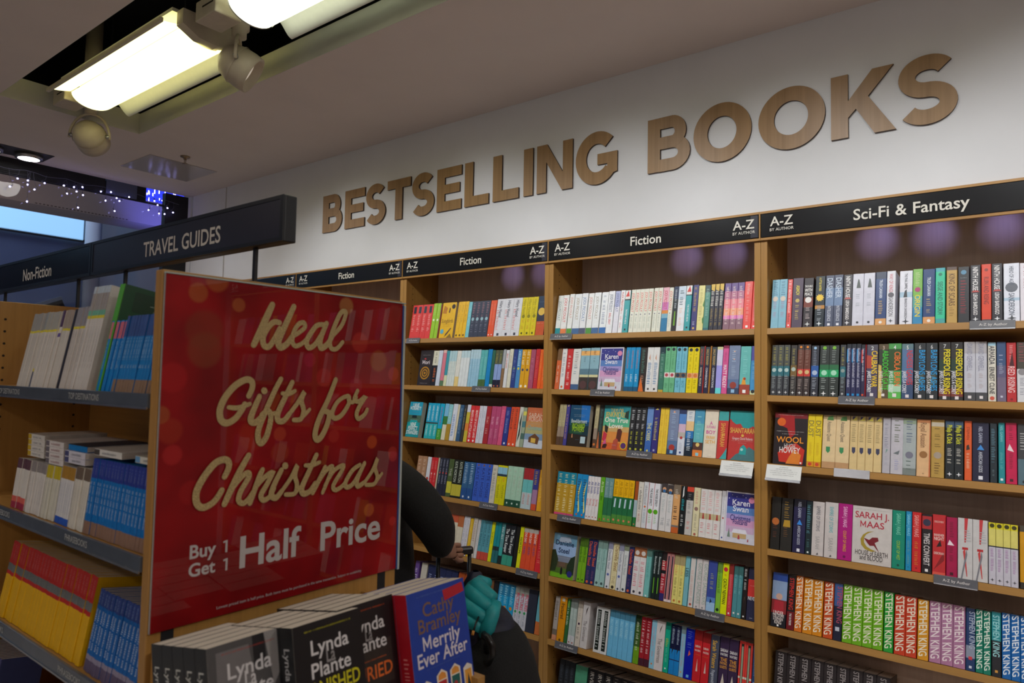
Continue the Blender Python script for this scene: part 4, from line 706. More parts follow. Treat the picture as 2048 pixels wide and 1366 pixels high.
D1 I 1.8116 1.8455 1 e2dce4 t:.5:.95:c08890:~:1 L:white_with_pink_lettering
D2 I 1.0329 1.1012 3 3a3c42 b:.38:.58:2c6c78 b:.58:1:50524e t:.6:.95:b0a84c:~:1 d:.5:b8ccc8:.35 t:.12:.4:98a0a0:~:1.2 s:.06:e8e8e8 L:charcoal_and_teal
D2 I 1.1036 1.1270 1 3c3838 b:.38:.6:7c6034 t:.6:.95:a89c50:~:1 d:.52:b0c0b8:.35 t:.12:.4:98948c:~:1.2 s:.06:e8e8e8 L:charcoal_and_bronze
D2 I 1.1286 1.1755 2 3c3030 b:.38:.52:cc3c34 b:.52:.9:6c3c30 d:.46:d8b880:.35 d:.95:e88828:.2 t:.58:.9:9c7c70:~:1 t:.12:.36:a89890:~:1.2 s:.06:e8e8e8 L:charcoal_and_red
D2 I 1.1778 1.2047 1 343640 b:.38:.6:2c5ca4 d:.46:b0c0d8:.35 d:.95:9cc0e4:.2 t:.58:.9:848c9c:~:1 t:.12:.36:98a0ac:~:1.2 s:.06:e8e8e8 L:charcoal_and_blue
D2 I 1.2077 1.2744 2 303634 b:.38:.52:1ca464 b:.52:.62:2c6c44 d:.46:a8dcc0:.3 d:.95:7cb83c:.2 t:.64:.9:848c88:~:1 t:.12:.36:98a09c:~:1.2 s:.06:e8e8e8 L:charcoal_and_emerald
D2 I 1.2777 1.2975 1 3a3c42 b:.38:.58:2c6c78 t:.6:.95:a8a050:~:1 d:.5:909c98:.35 t:.12:.4:90a0a4:~:1.2 s:.06:e8e8e8 L:charcoal_and_teal
D2 I 1.2993 1.3478 3 2c2c54 b:.92:1:202430 p:2c84bc:.05:.65:.4:.65:.4:.9:.05:.9 t:.18:.92:d8d8e8:~:1.1 q:.05:1c90d0:.5 L:indigo_with_blue_square
D2 S 1.3480 1.3610 1 2c2848 b:.92:1:202430 p:d8443c:.05:.65:.4:.65:.4:.9:.05:.9 t:.3:.92:d8d8e8:~:1.1 q:.05:e0502c:.5 L:indigo_with_orange_square
D2 S 1.3610 1.3639 1 b02430 L:thin_red
D2 I 1.3652 1.4017 1 4c4460 b:.9:1:54505c p:b04438:0:.55:.45:.55:.5:.78:0:.8 t:.2:.88:f4cc10:CALIBANS_WAR:1.4 t:.1:.5:f0f0f0:JAMES_S_A_COREY:.8:-1 q:.06:e8e0e0:.3 w:.93:.25:e0e0e0:2 L:violet_with_yellow_lettering
D2 I 1.4035 1.4358 1 5c4c34 b:.5:.9:34382c p:d8b860:0:0:.35:0:.3:.6:0:.62 t:.15:.88:44c434:ABADDONS_GATE:1.4 t:.1:.5:e8e0d0:JAMES_S_A_COREY:.8:-1 q:.06:e8e0e0:.3 w:.93:.25:c8b0a0:3 L:brown_with_green_lettering
D2 I 1.4339 1.4752 1 4c9c50 b:0:.12:5cb850 b:.12:.25:b0d8b8 b:.5:.9:2c4c24 t:.22:.85:f0742c:CIBOLA_BURN:1.4 t:.1:.5:e8f0e8:JAMES_S_A_COREY:.8:-1 q:.06:e8e0e0:.3 w:.93:.2:e0e0e0:4 L:green_with_orange_lettering
D2 I 1.4760 1.5114 1 54749c b:0:.3:3c5074 b:.9:1:607c84 t:.25:.88:cc3434:NEMESIS_GAMES:1.4 t:.1:.5:e8e8f0:JAMES_S_A_COREY:.8:-1 q:.05:e8e0e0:.3 w:.93:.2:e0e0e0:5 L:steel-blue_with_red_lettering
D2 I 1.5137 1.5833 2 2c3034 p:4c5448:.1:.2:.9:.3:.8:.45:.2:.4 t:.15:.88:1c98d8:BABYLONS_ASHES:1.4 t:.1:.5:e8e8f0:JAMES_S_A_COREY:.8:-1 q:.05:e8e0e0:.3 w:.93:.2:d0d0d0:6 L:black_with_blue_lettering
D2 I 1.5859 1.6551 2 2e2a2a b:.06:.2:7c3830 b:.5:.7:243c30 t:.1:.88:f0dc14:PERSEPOLIS_RISING:1.4 t:.1:.5:e8e8f0:JAMES_S_A_COREY:.8:-1 q:.04:e8e0e0:.3 w:.93:.25:d0d0d0:7 L:black_with_yellow_lettering
D2 I 1.6576 1.7207 2 c6c6d0 b:0:.14:48484c b:.8:1:b4b0b4 t:.5:.97:9494a8:DAVID_GEMMELL:1.6 t:.2:.46:b8a8ac:~:.8 q:.06:e8e0e0:.3 L:silver-grey
D2 I 1.7231 1.7450 1 dcd6c8 b:.94:1:a0c8dc t:.62:.94:2c2c3c:ARMADA:1.5 t:.12:.58:24242c:ERNEST_CLINE:1.3 d:.05:d05844:.3 L:cream_with_black_capitals
D2 I 1.7467 1.7716 1 605c7c b:.6:1:3c547c b:0:.4:746880 t:.45:.78:a8b0c8:~:1.1 q:.08:c8c8d8:.25 L:dusk_blue
D2 I 1.7724 1.7978 1 c02c30 t:.15:.6:f0c8c8:RED_RISING:1.6 t:.65:.95:e0a0a0:~:.8 p:4c1c24:.3:.6:.8:.6:.6:.85 d:.04:8c2028:.15 L:blood_red
D2 I 1.7992 1.8263 1 d8d8dc b:.55:1:48443c d:.5:908c90:.4 t:.1:.4:9c9ca8:~:1 t:.65:.98:904c50:~:1.3 L:black_and_white_photo
D3 F 1.0412 1.1617 1 #wool L:black_and_fiery_red
D3 I 1.1629 1.2133 2 e8cc1c b:0:.1:d89020 t:.5:.95:8c7c3c:DUST:1.7 t:.2:.45:d8ac1c:~:.9 d:.05:d0402c:.25 L:mustard_yellow
D3 I 1.2156 1.3073 2 e2c698 b:0:.12:c09468 b:.92:1:a89068 p:4c7c40:.3:.9:.8:.9:.75:.99:.4:.97 t:.5:.88:8c7c68:Assassins_Quest:1.1 p:3c8c58:.3:.4:.6:.4:.6:.32:.45:.28:.3:.32 L:thick_parchment_with_green_shield
D3 I 1.3084 1.4118 4 dcc088 b:.9:1:b09868 p:e0d058:.15:.92:.9:.92:.8:.99 p:3c3c68:.3:.92:.7:.99:.3:.99 t:.5:.88:a08c60:~:1.1 p:40405c:.3:.42:.75:.42:.75:.34:.52:.3:.3:.34 L:parchment_with_navy_shield
D3 I 1.4139 1.4383 1 b8b4bc t:.45:.9:8c8c9c:~:1.1 p:7c9c94:.4:.35:.7:.42:.5:.44 t:.1:.3:a8a8b4:~:.8 L:silver
D3 I 1.4391 1.4796 1 c0bcc4 t:.5:.95:747c6c:~:1.3 p:6c7478:.2:.36:.7:.42:.6:.34 t:.06:.25:a0a0c0:~:.8 L:wide_silver
D3 I 1.4763 1.5167 1 a8b0b0 b:0:.12:7c8480 b:.9:1:90a088 t:.55:.95:6c788c:~:1.2 d:.35:787888:.3 t:.08:.25:607068:~:1.2 L:frosty_grey
D3 I 1.5182 1.5587 1 e0b484 b:.94:1:c07c4c p:c8683c:.9:0:1:0:1:1:.95:1 t:.5:.95:8c6444:Royal_Assassin:1.2 d:.38:9c6c3c:.3 q:.05:b08860:.1 L:peach_parchment
D3 I 1.5602 1.5987 1 b89448 b:.88:.95:c8bca8 t:.5:.85:8c7034:~:1.2 d:.38:a89888:.3 t:.05:.25:7c5c30:~:1.3 L:old_gold
D3 I 1.6009 1.6526 2 1e2428 b:.88:1:3c5470 t:.6:.93:d8d82c:Philip_K_Dick:1.3 t:.25:.52:c8c4b8:~:1.1 s:.08:e8e8ec L:black_with_lime_lettering
D3 I 1.6549 1.6755 1 e05c28 t:.65:.93:a0401c:STEPHEN:.8 p:3c2c24:.25:.5:.75:.52:.6:.6:.3:.58 t:.15:.45:ecc8a8:~:.9 L:orange_with_black_emblem
D3 I 1.6765 1.7224 1 20203c t:.65:.93:b8bcd0:NEIL_GAIMAN:.7 p:3c8cd8:.28:.53:.72:.53:.5:.62 t:.15:.5:c8ccd8:AMERICAN_GODS:.8 q:.06:e8e8f0:.25 L:wide_midnight_blue
D3 I 1.7245 1.7437 1 202c34 t:.3:.9:5c8494:~:1.3 t:.1:.25:6c8084:~:.8 L:dark_slate
D3 I 1.7468 1.7641 1 1c8c94 t:.68:.95:84c8cc:NEIL_GAIMAN:.9 t:.22:.5:68b8bc:~:1 q:.06:f0f0f0:.4 L:teal
D3 I 1.7658 1.7952 1 c8144c p:f0d8dc:.15:.55:.75:.52:.35:.65 t:.7:.95:8c0c34:~:.8 t:.2:.5:901038:~:.8 q:.06:4c1020:.3 L:crimson_pink_with_white_bird
D3 I 1.7966 1.8285 1 54707c b:.42:1:3c3c40 t:.55:.85:a8a8a8:~:1.3 d:.05:2c3034:.15 L:grey_over_blue
D4 I 1.0310 1.0655 1 24221f d:.53:c06c34:.4 t:.2:.45:5c3428:~ L:black_with_orange_rose
D4 I 1.0675 1.1092 1 2a2825 t:.6:.93:987834:~:1 p:b89030:.2:.45:.85:.45:.8:.58:.3:.58 t:.2:.44:6c4c2c:~:1.3 L:black_and_gold
D4 I 1.1120 1.1559 1 26244a b:.85:1:181828 t:.65:.95:b8bcd0:NEIL_GAIMAN:.8 p:3c8ce0:.3:.52:.75:.52:.52:.62 t:.15:.5:c0c4d4:AMERICAN_GODS:.8 q:.05:e8e8f0:.25 L:midnight_blue_with_glowing_triangle
D4 I 1.1569 1.1780 1 18292e t:.35:.93:5c94a4:~:1.4 t:.1:.28:50787c:~:.9 q:.04:d8e0e0:.3 L:black-teal
D4 I 1.1789 1.2201 1 cfc6c4 t:.45:.92:74747c:EMPIRE_OF_STORMS:1.2 t:.12:.36:a8a4a4:SARAH:.7 p:444:.4:.02:.6:.02:.55:.06 L:white_with_grey_lettering
D4 I 1.2223 1.2666 1 cfc6c4 t:.45:.92:60b0b8:EMPIRE_OF_STORMS:1.2 t:.12:.36:a8a4a4:SARAH:.7 p:444:.4:.02:.6:.02:.55:.06 L:white_with_teal_lettering
D4 I 1.2672 1.3142 1 b0107c t:.58:.95:f0b4dc:SARAH_J_MAAS:1.1 t:.15:.52:e0a030:COURT_OF_WINGS:1 d:.06:700c50:.1 L:magenta
D4 F 1.3148 1.4397 1 #maas L:white_with_gold_crescent
D4 I 1.4404 1.4800 1 068a70 t:.58:.95:7cd4b8:SARAH_J_MAAS:1 t:.15:.48:98c43c:COURT_OF_MIST:1 d:.06:0c4c40:.1 L:jade_green
D4 I 1.4822 1.4996 1 148cbc t:.58:.95:84d4ec:SARAH_J_MAAS:1.1 t:.1:.5:68a8ac:~:.9 d:.06:0c5478:.1 L:sky-blue
D4 I 1.5008 1.5281 1 cc2426 t:.58:.95:f0a4a0:SARAH_J_MAAS:1.1 t:.1:.5:d87c2c:~:.9 d:.06:841818:.1 L:scarlet
D4 I 1.5293 1.5592 1 201a1e b:.75:.97:b02c30 d:.86:34344c:.4 t:.13:.68:e0d8d8:TIMES_CONVERT:1.5 q:.05:f0ecec:.3 L:black_with_red_eye
D4 I 1.5606 1.5987 1 c42c30 b:0:.05:e05848 w:.88:.75:ecc0b8:DISCOVERY w:.66:.8:f0d4cc:BANISHER w:.6:.8:f0d4cc:NIGHT p:8c1c20:.1:.08:.9:.25:.9:.4 w:.36:.8:f0ccc4:DEBORAH p:2c1818:.3:.46:.7:.48:.6:.58 L:wide_red_with_dark_symbol
D4 I 1.6003 1.6312 1 a80c48 t:.65:.95:740830:~:.8 p:f0dce4:.1:.53:.75:.53:.3:.62 t:.25:.5:780832:~:.8 q:.06:480820:.3 L:raspberry_with_white_bird
D4 I 1.6323 1.7143 2 cbc8c8 p:c83c40:.45:1:.7:1:.55:.6:.45:.6 p:b8282c:.3:.48:.7:.48:.7:.52:.3:.52 p:c84040:.35:.45:.5:.5:.65:.05:.6:.05 p:7c7c84:.6:.5:.65:.4:.3:0:.2:0 t:.6:.8:b0b0b4:~:1.4 L:white_with_red_ribbon
D4 I 1.7161 1.7933 4 c8c4d0 b:.6:.9:dcd270 b:.9:1:dcd020 b:.6:.62:2c2c34 d:.95:3c3810:.35 t:.2:.57:b07cb4:~:1 s:.07:3c3840 L:lilac_with_yellow_top
D4 I 1.7968 1.8362 1 d09408 b:0:.1:302c24 b:.9:1:4c4438 L:amber_cover
D5 I 1.0319 1.0867 1 1c1e26 b:.25:.5:8c2c30 b:.5:.85:8ca4c8 b:.85:1:2c4c9c d:.56:d0a898:.22 p:b02c38:.15:.25:.85:.25:.8:.48:.2:.48 w:.26:.7:e8dcd8:UNDER w:.21:.8:e8dcd8:THE_DOME w:.15:.7:e8dcd8:STEPHEN w:.09:.5:e8dcd8:KING q:.03:f0f0f0:.12 L:wide_with_man_in_red_shirt
D5 I 1.0891 1.1166 1 201a1c b:0:.33:70141c t:.36:.95:d0302c:STEPHEN_KING:1.2 t:.08:.3:e8e0e0:THE_OUTSIDER:.8 L:black_and_dark_red
D5 I 1.1178 1.1445 1 d8701c t:.41:.985:f0e4d0:STEPHEN:1.7 t:.06:.37:f0e4d0:KING:1.7 L:orange
D5 I 1.1468 1.2138 2 d88818 t:.41:.985:f0e4d0:STEPHEN:1.7 t:.06:.37:f0e4d0:KING:1.7 L:amber-orange
D5 I 1.2167 1.2496 1 c84c1c t:.41:.985:f0e4d0:STEPHEN:1.7 t:.06:.37:f0e4d0:KING:1.7 L:burnt_orange
D5 I 1.2514 1.2792 1 1c2038 b:.6:1:3c5c94 t:.3:.95:b04c64:STEPHEN_KING:1.4 q:.2:c0c4d0:.5 L:navy_with_pink_lettering
D5 I 1.2807 1.4103 4 6cac14 t:.41:.985:ecead0:STEPHEN:1.7 t:.06:.37:ecead0:KING:1.7 L:lime_green
D5 I 1.4130 1.4422 1 249c34 t:.41:.985:ecead0:STEPHEN:1.7 t:.06:.37:ecead0:KING:1.7 L:emerald_green
D5 I 1.4448 1.5116 2 c83c1c t:.41:.985:f0e4d0:STEPHEN:1.7 t:.06:.37:f0e4d0:KING:1.7 L:vermilion
D5 I 1.5140 1.5460 1 d8941c t:.41:.985:f0e8d0:STEPHEN:1.7 t:.06:.37:f0e8d0:KING:1.7 L:amber
D5 I 1.5479 1.6492 3 b0789c t:.41:.985:f0e0e4:STEPHEN:1.7 t:.06:.37:f0e0e4:KING:1.7 L:mauve
D5 I 1.6506 1.6757 1 1c3868 b:.2:.4:8c94a8 t:.35:.95:b0bcd0:STEPHEN_KING:1.4 q:.2:d03c44:.4 q:.06:d8dce8:.3 L:navy_with_misty_band
D5 I 1.6769 1.7178 2 0c7c64 t:.41:.985:e8f0e4:STEPHEN:1.7 t:.06:.37:e8f0e4:KING:1.7 L:bottle_green
D5 I 1.7194 1.7447 1 24242a b:.55:1:1c8c94 t:.3:.95:a0dce0:STEPHEN_KING:1.5 q:.08:d89c44:.3 L:teal_over_black
D5 I 1.7462 1.8171 3 0c64b0 t:.41:.985:e8f0f8:STEPHEN:1.7 t:.06:.37:e8f0f8:KING:1.7 L:cobalt_blue
D6 I 1.0412 1.4288 9 2c2628 t:.3:.97:a09898:STEPHEN_KING:1.3 L:dark_charcoal
B1 S -0.9535 -0.7932 4 e03c3c p:2c2c40:.25:.75:.75:.75:.75:.95:.25:.95 t:.2:.7:f0b0ac:~:1 L:red
B1 S -0.7914 -0.7374 2 9ccc2c d:.52:e8f0d0:.25 t:.6:.95:b8d870:~ L:lime_green
B1 S -0.7374 -0.7261 1 7c2c1c L:thin_red
B1 F -0.7233 -0.6330 1 #song L:bright_yellow
B1 S -0.6091 -0.5364 3 f0bc1c t:.4:.9:c08c14:~:.9 d:.06:6c4c14:.25 L:golden_yellow
B1 S -0.5354 -0.5117 1 7cc8d4 t:.3:.8:a8e0e8:~ L:light_blue
B1 S -0.5107 -0.3861 4 303850 d:.5:98bcc8:.3 t:.55:.95:a0707c:~:1 t:.12:.44:787c90:~ L:dark_navy
B1 S -0.3851 -0.3453 2 e8542c t:.3:.9:f0947c:~:.8 q:.05:fff:.3 L:orange-red
B1 I -0.3438 -0.1828 3 dcdce4 t:.5:.95:3c4054:Hilary_Mantel:1.5 t:.15:.7:d87c7c:~:1.2:-1 q:.05:3c3c4c:.25 L:white_with_black_lettering
B1 S -0.1805 -0.0855 3 dcc81c t:.55:.95:a89814:Hilary_Mantel:1.2 t:.15:.45:d09020:~:1 d:.5:8c8414:.3 q:.06:4c4814:.3 L:acid_yellow
B1 I -0.0828 -0.0328 1 1c3454 b:0:.35:c8542c b:.35:.5:2c2c44 d:.6:e0b850:.4 w:.85:.8:6c90b0:~ w:.3:.8:e8c0a8:~ L:navy_and_orange
B2 F -0.8791 -0.8081 1 #morph L:black_with_gold_spiral
B2 S -0.8063 -0.7403 2 20202c b:.58:1:e0dcc8 t:.1:.5:e0702c:~:1.1 t:.62:.95:6c685c:~ L:cream_over_black
B2 S -0.7403 -0.7118 1 d0d8e8 L:pale_blue
B2 S -0.7096 -0.6847 1 dc7c8c b:0:.15:5c7c5c b:.92:1:e8bcb4 L:rose_pink
B2 S -0.6836 -0.6623 1 3c98a8 b:0:.3:d8dcb4 L:teal_and_cream
B2 S -0.6612 -0.6070 3 d8e0dc b:.7:1:b0d0d8 t:.3:.7:a8c0c4:~ L:pale_duck-egg
B2 S -0.6054 -0.5770 1 e2e0d8 b:0:.27:e8cc84 L:white_with_sandy_foot
B2 S -0.5759 -0.5142 3 dfe4e6 b:.8:1:c0d8e0 L:pale_white-blue
B2 S -0.5121 -0.4418 4 98c4dc b:.75:1:b8d4e0 t:.4:.9:c0dcec:~ L:pale_sky-blue
B2 S -0.4408 -0.3956 2 5cb4b4 b:0:.2:4c6c3c t:.3:.8:94d4d0:~ L:turquoise
B2 S -0.3935 -0.3661 1 0c84c8 L:vivid_blue
B2 S -0.3651 -0.3450 1 2c6450 b:0:.08:e0e0d8 L:dark_green
B2 S -0.3430 -0.2973 2 8ca4d8 b:0:.2:1c1c34 b:.62:1:585c44 t:.65:.9:a8a044:~ d:.04:c86c4c:.2 L:twilight_landscape
B2 S -0.2953 -0.2777 1 8c6c4c b:.5:1:a8acb0 L:brown_and_grey
B2 S -0.2757 -0.2552 1 dcdce0 t:.5:.9:d85c3c:~:1.2 L:white_with_red_lettering
B2 S -0.2538 -0.2311 1 dcd8c4 t:.5:.9:b08c84:~ L:cream
B2 S -0.2291 -0.2033 1 2c4088 t:.2:.8:7c90c0:~ d:.5:8cac5c:.2 L:navy_blue
B2 S -0.2014 -0.1758 1 4c8cc4 t:.55:.95:d0e4f0:~:1.3 d:.5:e0c83c:.25 L:mid_blue
B2 S -0.1748 -0.1225 2 e0a41c t:.55:.95:f8ecc8:~:1.3 d:.47:4c4c5c:.25 d:.05:f8f0dc:.25 L:marigold
B2 S -0.1211 -0.0930 1 a8506c t:.2:.8:c47c94:~ L:mauve
B2 S -0.0912 -0.0675 1 c82c34 t:.2:.8:e06c6c:~ L:red
B2 S -0.0661 -0.0279 2 ee641c t:.2:.9:f4a060:~:.8 L:orange
B3 F -0.9610 -0.8596 1 #nine L:turquoise_car
B3 S -0.8172 -0.7288 3 2cb0b8 b:.42:1:1ca4cc b:.42:.46:3c4444 t:.5:.93:d0f0f4:LIANE_MORIARTY:1 t:.08:.38:c0ecec:NINE_PERFECT:1 L:turquoise
B3 S -0.7260 -0.6943 1 4c9c34 b:.3:1:10a8d0 t:.4:.9:b0508c:~:1 t:.05:.28:a8d890:~ L:blue_over_green
B3 S -0.6921 -0.6630 1 dcd4bc b:.42:.65:3c7c3c b:.65:1:7cbce0 L:landscape_with_green_trees
B3 S -0.6613 -0.6331 1 b08c2c b:.45:1:8cc8d0 t:.5:.9:c8e0e0:~ L:sky_over_golden_field
B3 S -0.6308 -0.5991 1 d8dce8 t:.1:.7:4c80c8:~:1.2 L:white_with_blue_lettering
B3 S -0.5980 -0.5838 1 dcd0b0 L:slim_cream
B3 S -0.5828 -0.5558 1 34587c t:.2:.9:8ca4c0:~ L:denim_blue
B3 S -0.5536 -0.5354 1 3c3838 t:.3:.9:a8a48c:~ L:dark_grey
B3 S -0.5333 -0.5089 1 c8b43c b:.3:.5:e08438 b:.8:1:d0d0e0 L:yellow_patchwork
B3 S -0.5068 -0.4492 2 d83034 t:.12:.88:f0d8d4:BEASTS_OF_A_LITTLE_LAND:1.1 d:.05:f0f0f0:.2 L:red
B3 S -0.4482 -0.4020 2 d4d4e0 t:.1:.9:9ca0b0:~:.7 L:white
B3 S -0.3999 -0.3690 1 a82830 t:.5:.75:e0b0a8:~ t:.15:.4:d8a09c:~ L:dark_red
B3 S -0.3665 -0.3067 2 b84874 t:.5:.75:e8b4c8:~ t:.15:.4:d890a8:~ L:plum_pink
B3 S -0.3053 -0.2773 1 d4547c t:.2:.9:e87c94:~ L:rose
B3 S -0.2754 -0.2443 1 2c3888 t:.3:.9:8c9cd0:~ q:.06:e0e4f0:.3 L:deep_blue
B3 S -0.2419 -0.1918 2 e0502c t:.4:.95:4c2c28:~:1.2 d:.05:f0d8d0:.2 L:orange-red
B3 S -0.1895 -0.1673 1 d0d0c4 p:3c4840:.2:.1:.8:.3:.3:.6:.8:.9 L:white_with_leaves
B3 S -0.1655 -0.1449 1 98a48c b:.2:.35:4c6c64 b:.5:.65:4c7c84 b:.8:.9:d8d060 L:patchwork_green
B3 F -0.1421 -0.0301 1 #lodge L:snowy_lodge_and_orange_sky
B4 S -0.8844 -0.8124 2 b08464 t:.2:.9:dcc4ac:~ d:.35:3c3c7c:.3 L:tan
B4 S -0.8078 -0.7811 1 dcdce4 d:.4:b04030:.35 L:white
B4 S -0.7788 -0.7318 2 d02c30 t:.3:.9:e88c88:~ d:.55:f0d8d4:.15 L:red
B4 S -0.7307 -0.7205 1 c8b8a0 L:slim_beige
B4 S -0.7182 -0.6511 3 2a2c3c t:.3:.95:a0a4b8:~ d:.6:d84c3c:.2 L:black-navy
B4 S -0.6489 -0.6148 1 4c5c34 b:.1:.4:c8c03c t:.4:.9:b0b0a0:THE L:dark_floral_green
B4 S -0.6132 -0.5446 2 20241c b:.05:.35:c0b43c t:.4:.95:b8c0b0:KATE_MORTON:1.5 L:black_with_yellow_foliage
B4 S -0.5425 -0.4657 2 28508c b:.3:1:34608c t:.4:.95:b0c8e0:~:1.2 d:.07:d0d8e8:.15 L:ocean_blue
B4 S -0.4636 -0.3536 3 3c60c4 t:.1:.9:2c3c84:KATE_MOSSE:1.6 q:.95:8c5c3c:.25 L:royal_blue
B4 S -0.3516 -0.3189 1 d0c8b8 t:.3:.9:8c8878:~:1.2 t:.1:.4:a0b0c0:~ L:cream
B4 S -0.3169 -0.2564 2 d4cc08 b:.78:.95:8cc0d8 b:.72:.78:2c3c50 t:.5:.7:e08c2c:~ t:.15:.5:8c8c14:~ L:yellow_with_beach_top
B4 S -0.2535 -0.1569 3 a8ccb4 b:0:.17:24503c t:.3:.9:b0b8a8:~:1 d:.08:c8d8cc:.15 L:mint_over_dark_green
B4 S -0.1541 -0.0943 2 b8c8cc b:.4:.72:6cbcbc b:.72:1:a82c30 t:.1:.4:d87c74:~ L:red_top_on_aqua
B4 S -0.0916 -0.0626 1 a87ca0 b:.5:1:3c3c88 b:0:.15:d0502c t:.6:.95:c8a048:~:1.2 L:indigo_sunset
B4 S -0.0581 -0.0287 1 e0a01c t:.2:.8:f0c868:~ L:orange_yellow
B5 S -0.6505 -0.5808 2 d8ceb8 b:.8:1:c85c3c d:.15:3c78b8:.3 L:cream_with_orange_top
B5 S -0.5797 -0.5412 1 d8ceb8 b:.7:1:b8683c d:.1:3c78b8:.35 L:cream_with_blue_square
B5 S -0.5390 -0.4989 2 d8d4dc t:.2:.9:9c9cb0:~ L:white
B5 S -0.4968 -0.4760 1 e0b424 t:.2:.9:f0d478:~ L:yellow
B5 S -0.4739 -0.4470 1 cfc6bc t:.4:.9:b09088:~:1.2 L:off-white
B5 S -0.4450 -0.4265 1 d8d4d4 t:.3:.9:b0b0b4:~ L:white
B5 S -0.4245 -0.3529 3 5a9cac b:0:.2:c84c3c t:.3:.95:2c5864:~:1.2 L:teal_with_red_foot
B5 S -0.3514 -0.3311 1 dcdc0c t:.3:.9:98981c:NORTON L:acid_yellow
B5 S -0.3291 -0.2918 2 1c8c94 b:0:.3:2c6c70 b:.3:.4:2c3438 L:teal
B5 S -0.2899 -0.2676 1 5c989c b:0:.2:24302c b:.2:.4:3ca8a4 t:.6:.9:d8e0e0:~:1.4 L:misty_teal
B5 S -0.2647 -0.2008 2 24262a b:0:.25:3c9c84 t:.3:.9:e0e4e4:The_Time_Keeper:1.3 L:black_with_white_lettering
B5 S -0.1980 -0.1754 1 1e1c1a L:black
B5 S -0.1736 -0.1513 1 dcdc0c t:.2:.9:5c5c1c:NORTON:1.2 L:acid_yellow
B5 S -0.1503 -0.0656 3 e2502c b:.9:1:b8b0a8 t:.65:.9:f4e8e4:ONE_DAY:1.8 t:.35:.65:5c4c88:~ L:vermilion
B5 I -0.0638 -0.0273 1 d82c34 t:.2:.8:f07c6c:~ L:red
B6 S -0.8855 -0.8545 1 6c4c98 t:.3:.8:e0d8f0:~:1.5 L:violet
B6 S -0.8360 -0.7934 1 cfc8bc L:cream
B6 I -0.7874 -0.5721 5 2a3058 t:.2:.8:a0a8cc:~:1 L:navy
B6 S -0.5665 -0.5027 3 c8643c b:.6:1:b0501c t:.3:.9:e8a884:THE L:orange
B6 S -0.5000 -0.4809 1 a8a098 L:grey
B6 S -0.4782 -0.4265 2 c88c14 L:amber
B6 S -0.4243 -0.3506 3 24221f q:.85:d0ccb8:.7 L:black_with_cream_panel
B6 S -0.3481 -0.3310 1 7c5434 L:brown
B6 S -0.3289 -0.3012 1 201e20 t:.2:.9:b8b8b8:NIGHT L:black
B6 I -0.2992 -0.1965 3 1c9cd0 b:.7:1:2880ac t:.5:.95:a8e0f4:~:1.1 d:.42:e08c2c:.25 L:bright_blue
B6 S -0.1940 -0.1137 3 c8c8d4 b:.8:1:94948c t:.45:.85:d83c5c:PICTURES:1.4 t:.08:.35:7c8494:~ d:.4:3c9c5c:.25 L:white_with_red_lettering
B6 I -0.1118 -0.0618 1 2c3040 L:dark_blue-grey
B6 I -0.0590 -0.0265 1 6cb4c4 b:0:.3:c86c34 L:blue_and_orange
G1 I -0.1677 -0.0836 6 cfc8bc b:.73:.76:d8c828 b:.76:1:9a968e H:.187 t:.2:.7:b0a89c:~:.6 L:slim_white
G1 I -0.0823 -0.0691 1 cfc8bc b:0:.2:4c5468 b:.2:.24:d8c828 b:.73:.76:d8c828 b:.76:1:8c9090 H:.187 L:slim_white_dark-footed
G1 I -0.0678 0.0248 7 d4cdc2 b:.73:.76:d8c828 b:.76:1:a4a094 H:.187 t:.2:.7:b4aca0:~:.6 L:slim_white
G1 I 0.0260 0.0394 1 d4cdc2 b:.65:.7:5c4890 b:.78:1:4c2c50 H:.187 L:slim_white_purple-topped
G1 I 0.0406 0.0905 4 cfc8bc b:.73:.76:d8c828 b:.76:1:a09080 H:.187 L:slim_white
G1 I 0.0917 0.1021 1 1c1c2c H:.187 L:slim_black
G1 I 0.1032 0.1751 6 cac2b8 b:.73:.76:d8c828 b:.76:1:8f8a8c H:.19 t:.2:.7:a8a098:~:.6 L:slim_grey-white
G1 I 0.1762 0.2554 6 d0cac2 b:.68:.71:d8c828 b:.71:.76:6cae90 b:.76:.93:9c948e b:.93:1:b4c0c8 H:.235 t:.2:.6:a8a49c:~:.7 L:tall_white
G1 I 0.3128 0.3814 6 0c7cc4 b:.74:.98:c86878 b:.98:1:0c7cc4 t:.3:.7:b8d8ec:~:.8 H:.15 L:pocket_blue_pink-topped
G1 I 0.3824 0.5636 16 1478bc b:0:.16:8c7058 b:.72:1:34508c t:.3:.7:c0d8ec:~:.8 H:.158 L:pocket_blue
G2 I -0.1529 -0.0664 6 d4cec4 b:0:.13:a02c44 b:.13:.24:d06050 b:.8:1:5c3c44 H:.12 L:small_white_red-footed
G2 I -0.0651 0.0352 8 d4cec6 b:.8:1:8c8480 t:.2:.7:b8b4b0:~:.6 H:.12 L:small_white
G2 I 0.0364 0.1163 8 d0ccbc b:.76:1:c0ac18 t:.2:.7:b0b0a0:~:.6 H:.12 L:small_white_yellow-topped
G2 I 0.1190 0.1977 6 d4d2d0 b:0:.12:2858b8 b:.78:1:a87c28 t:.2:.7:9ca0b8:~:.6 H:.125 L:small_white_blue-footed
G2 I 0.1998 0.2780 6 d4cec0 b:.8:1:6c5c4c t:.2:.7:b0aaa0:~:.6 H:.13 L:small_white_brown-topped
G2 I 0.2809 0.5730 20 0c6cb4 b:0:.17:8c6c58 b:.74:1:28388c t:.25:.72:c4d4e8:~:.8 t:.78:.95:8c98c8:~:.6 H:.155 L:pocket_blue
G3 I -0.2141 0.2921 28 d8a404 b:.55:1:b4281c b:.6:.7:6c6c68 t:.75:.95:d08880:~:.6 H:.178 L:red-over-yellow
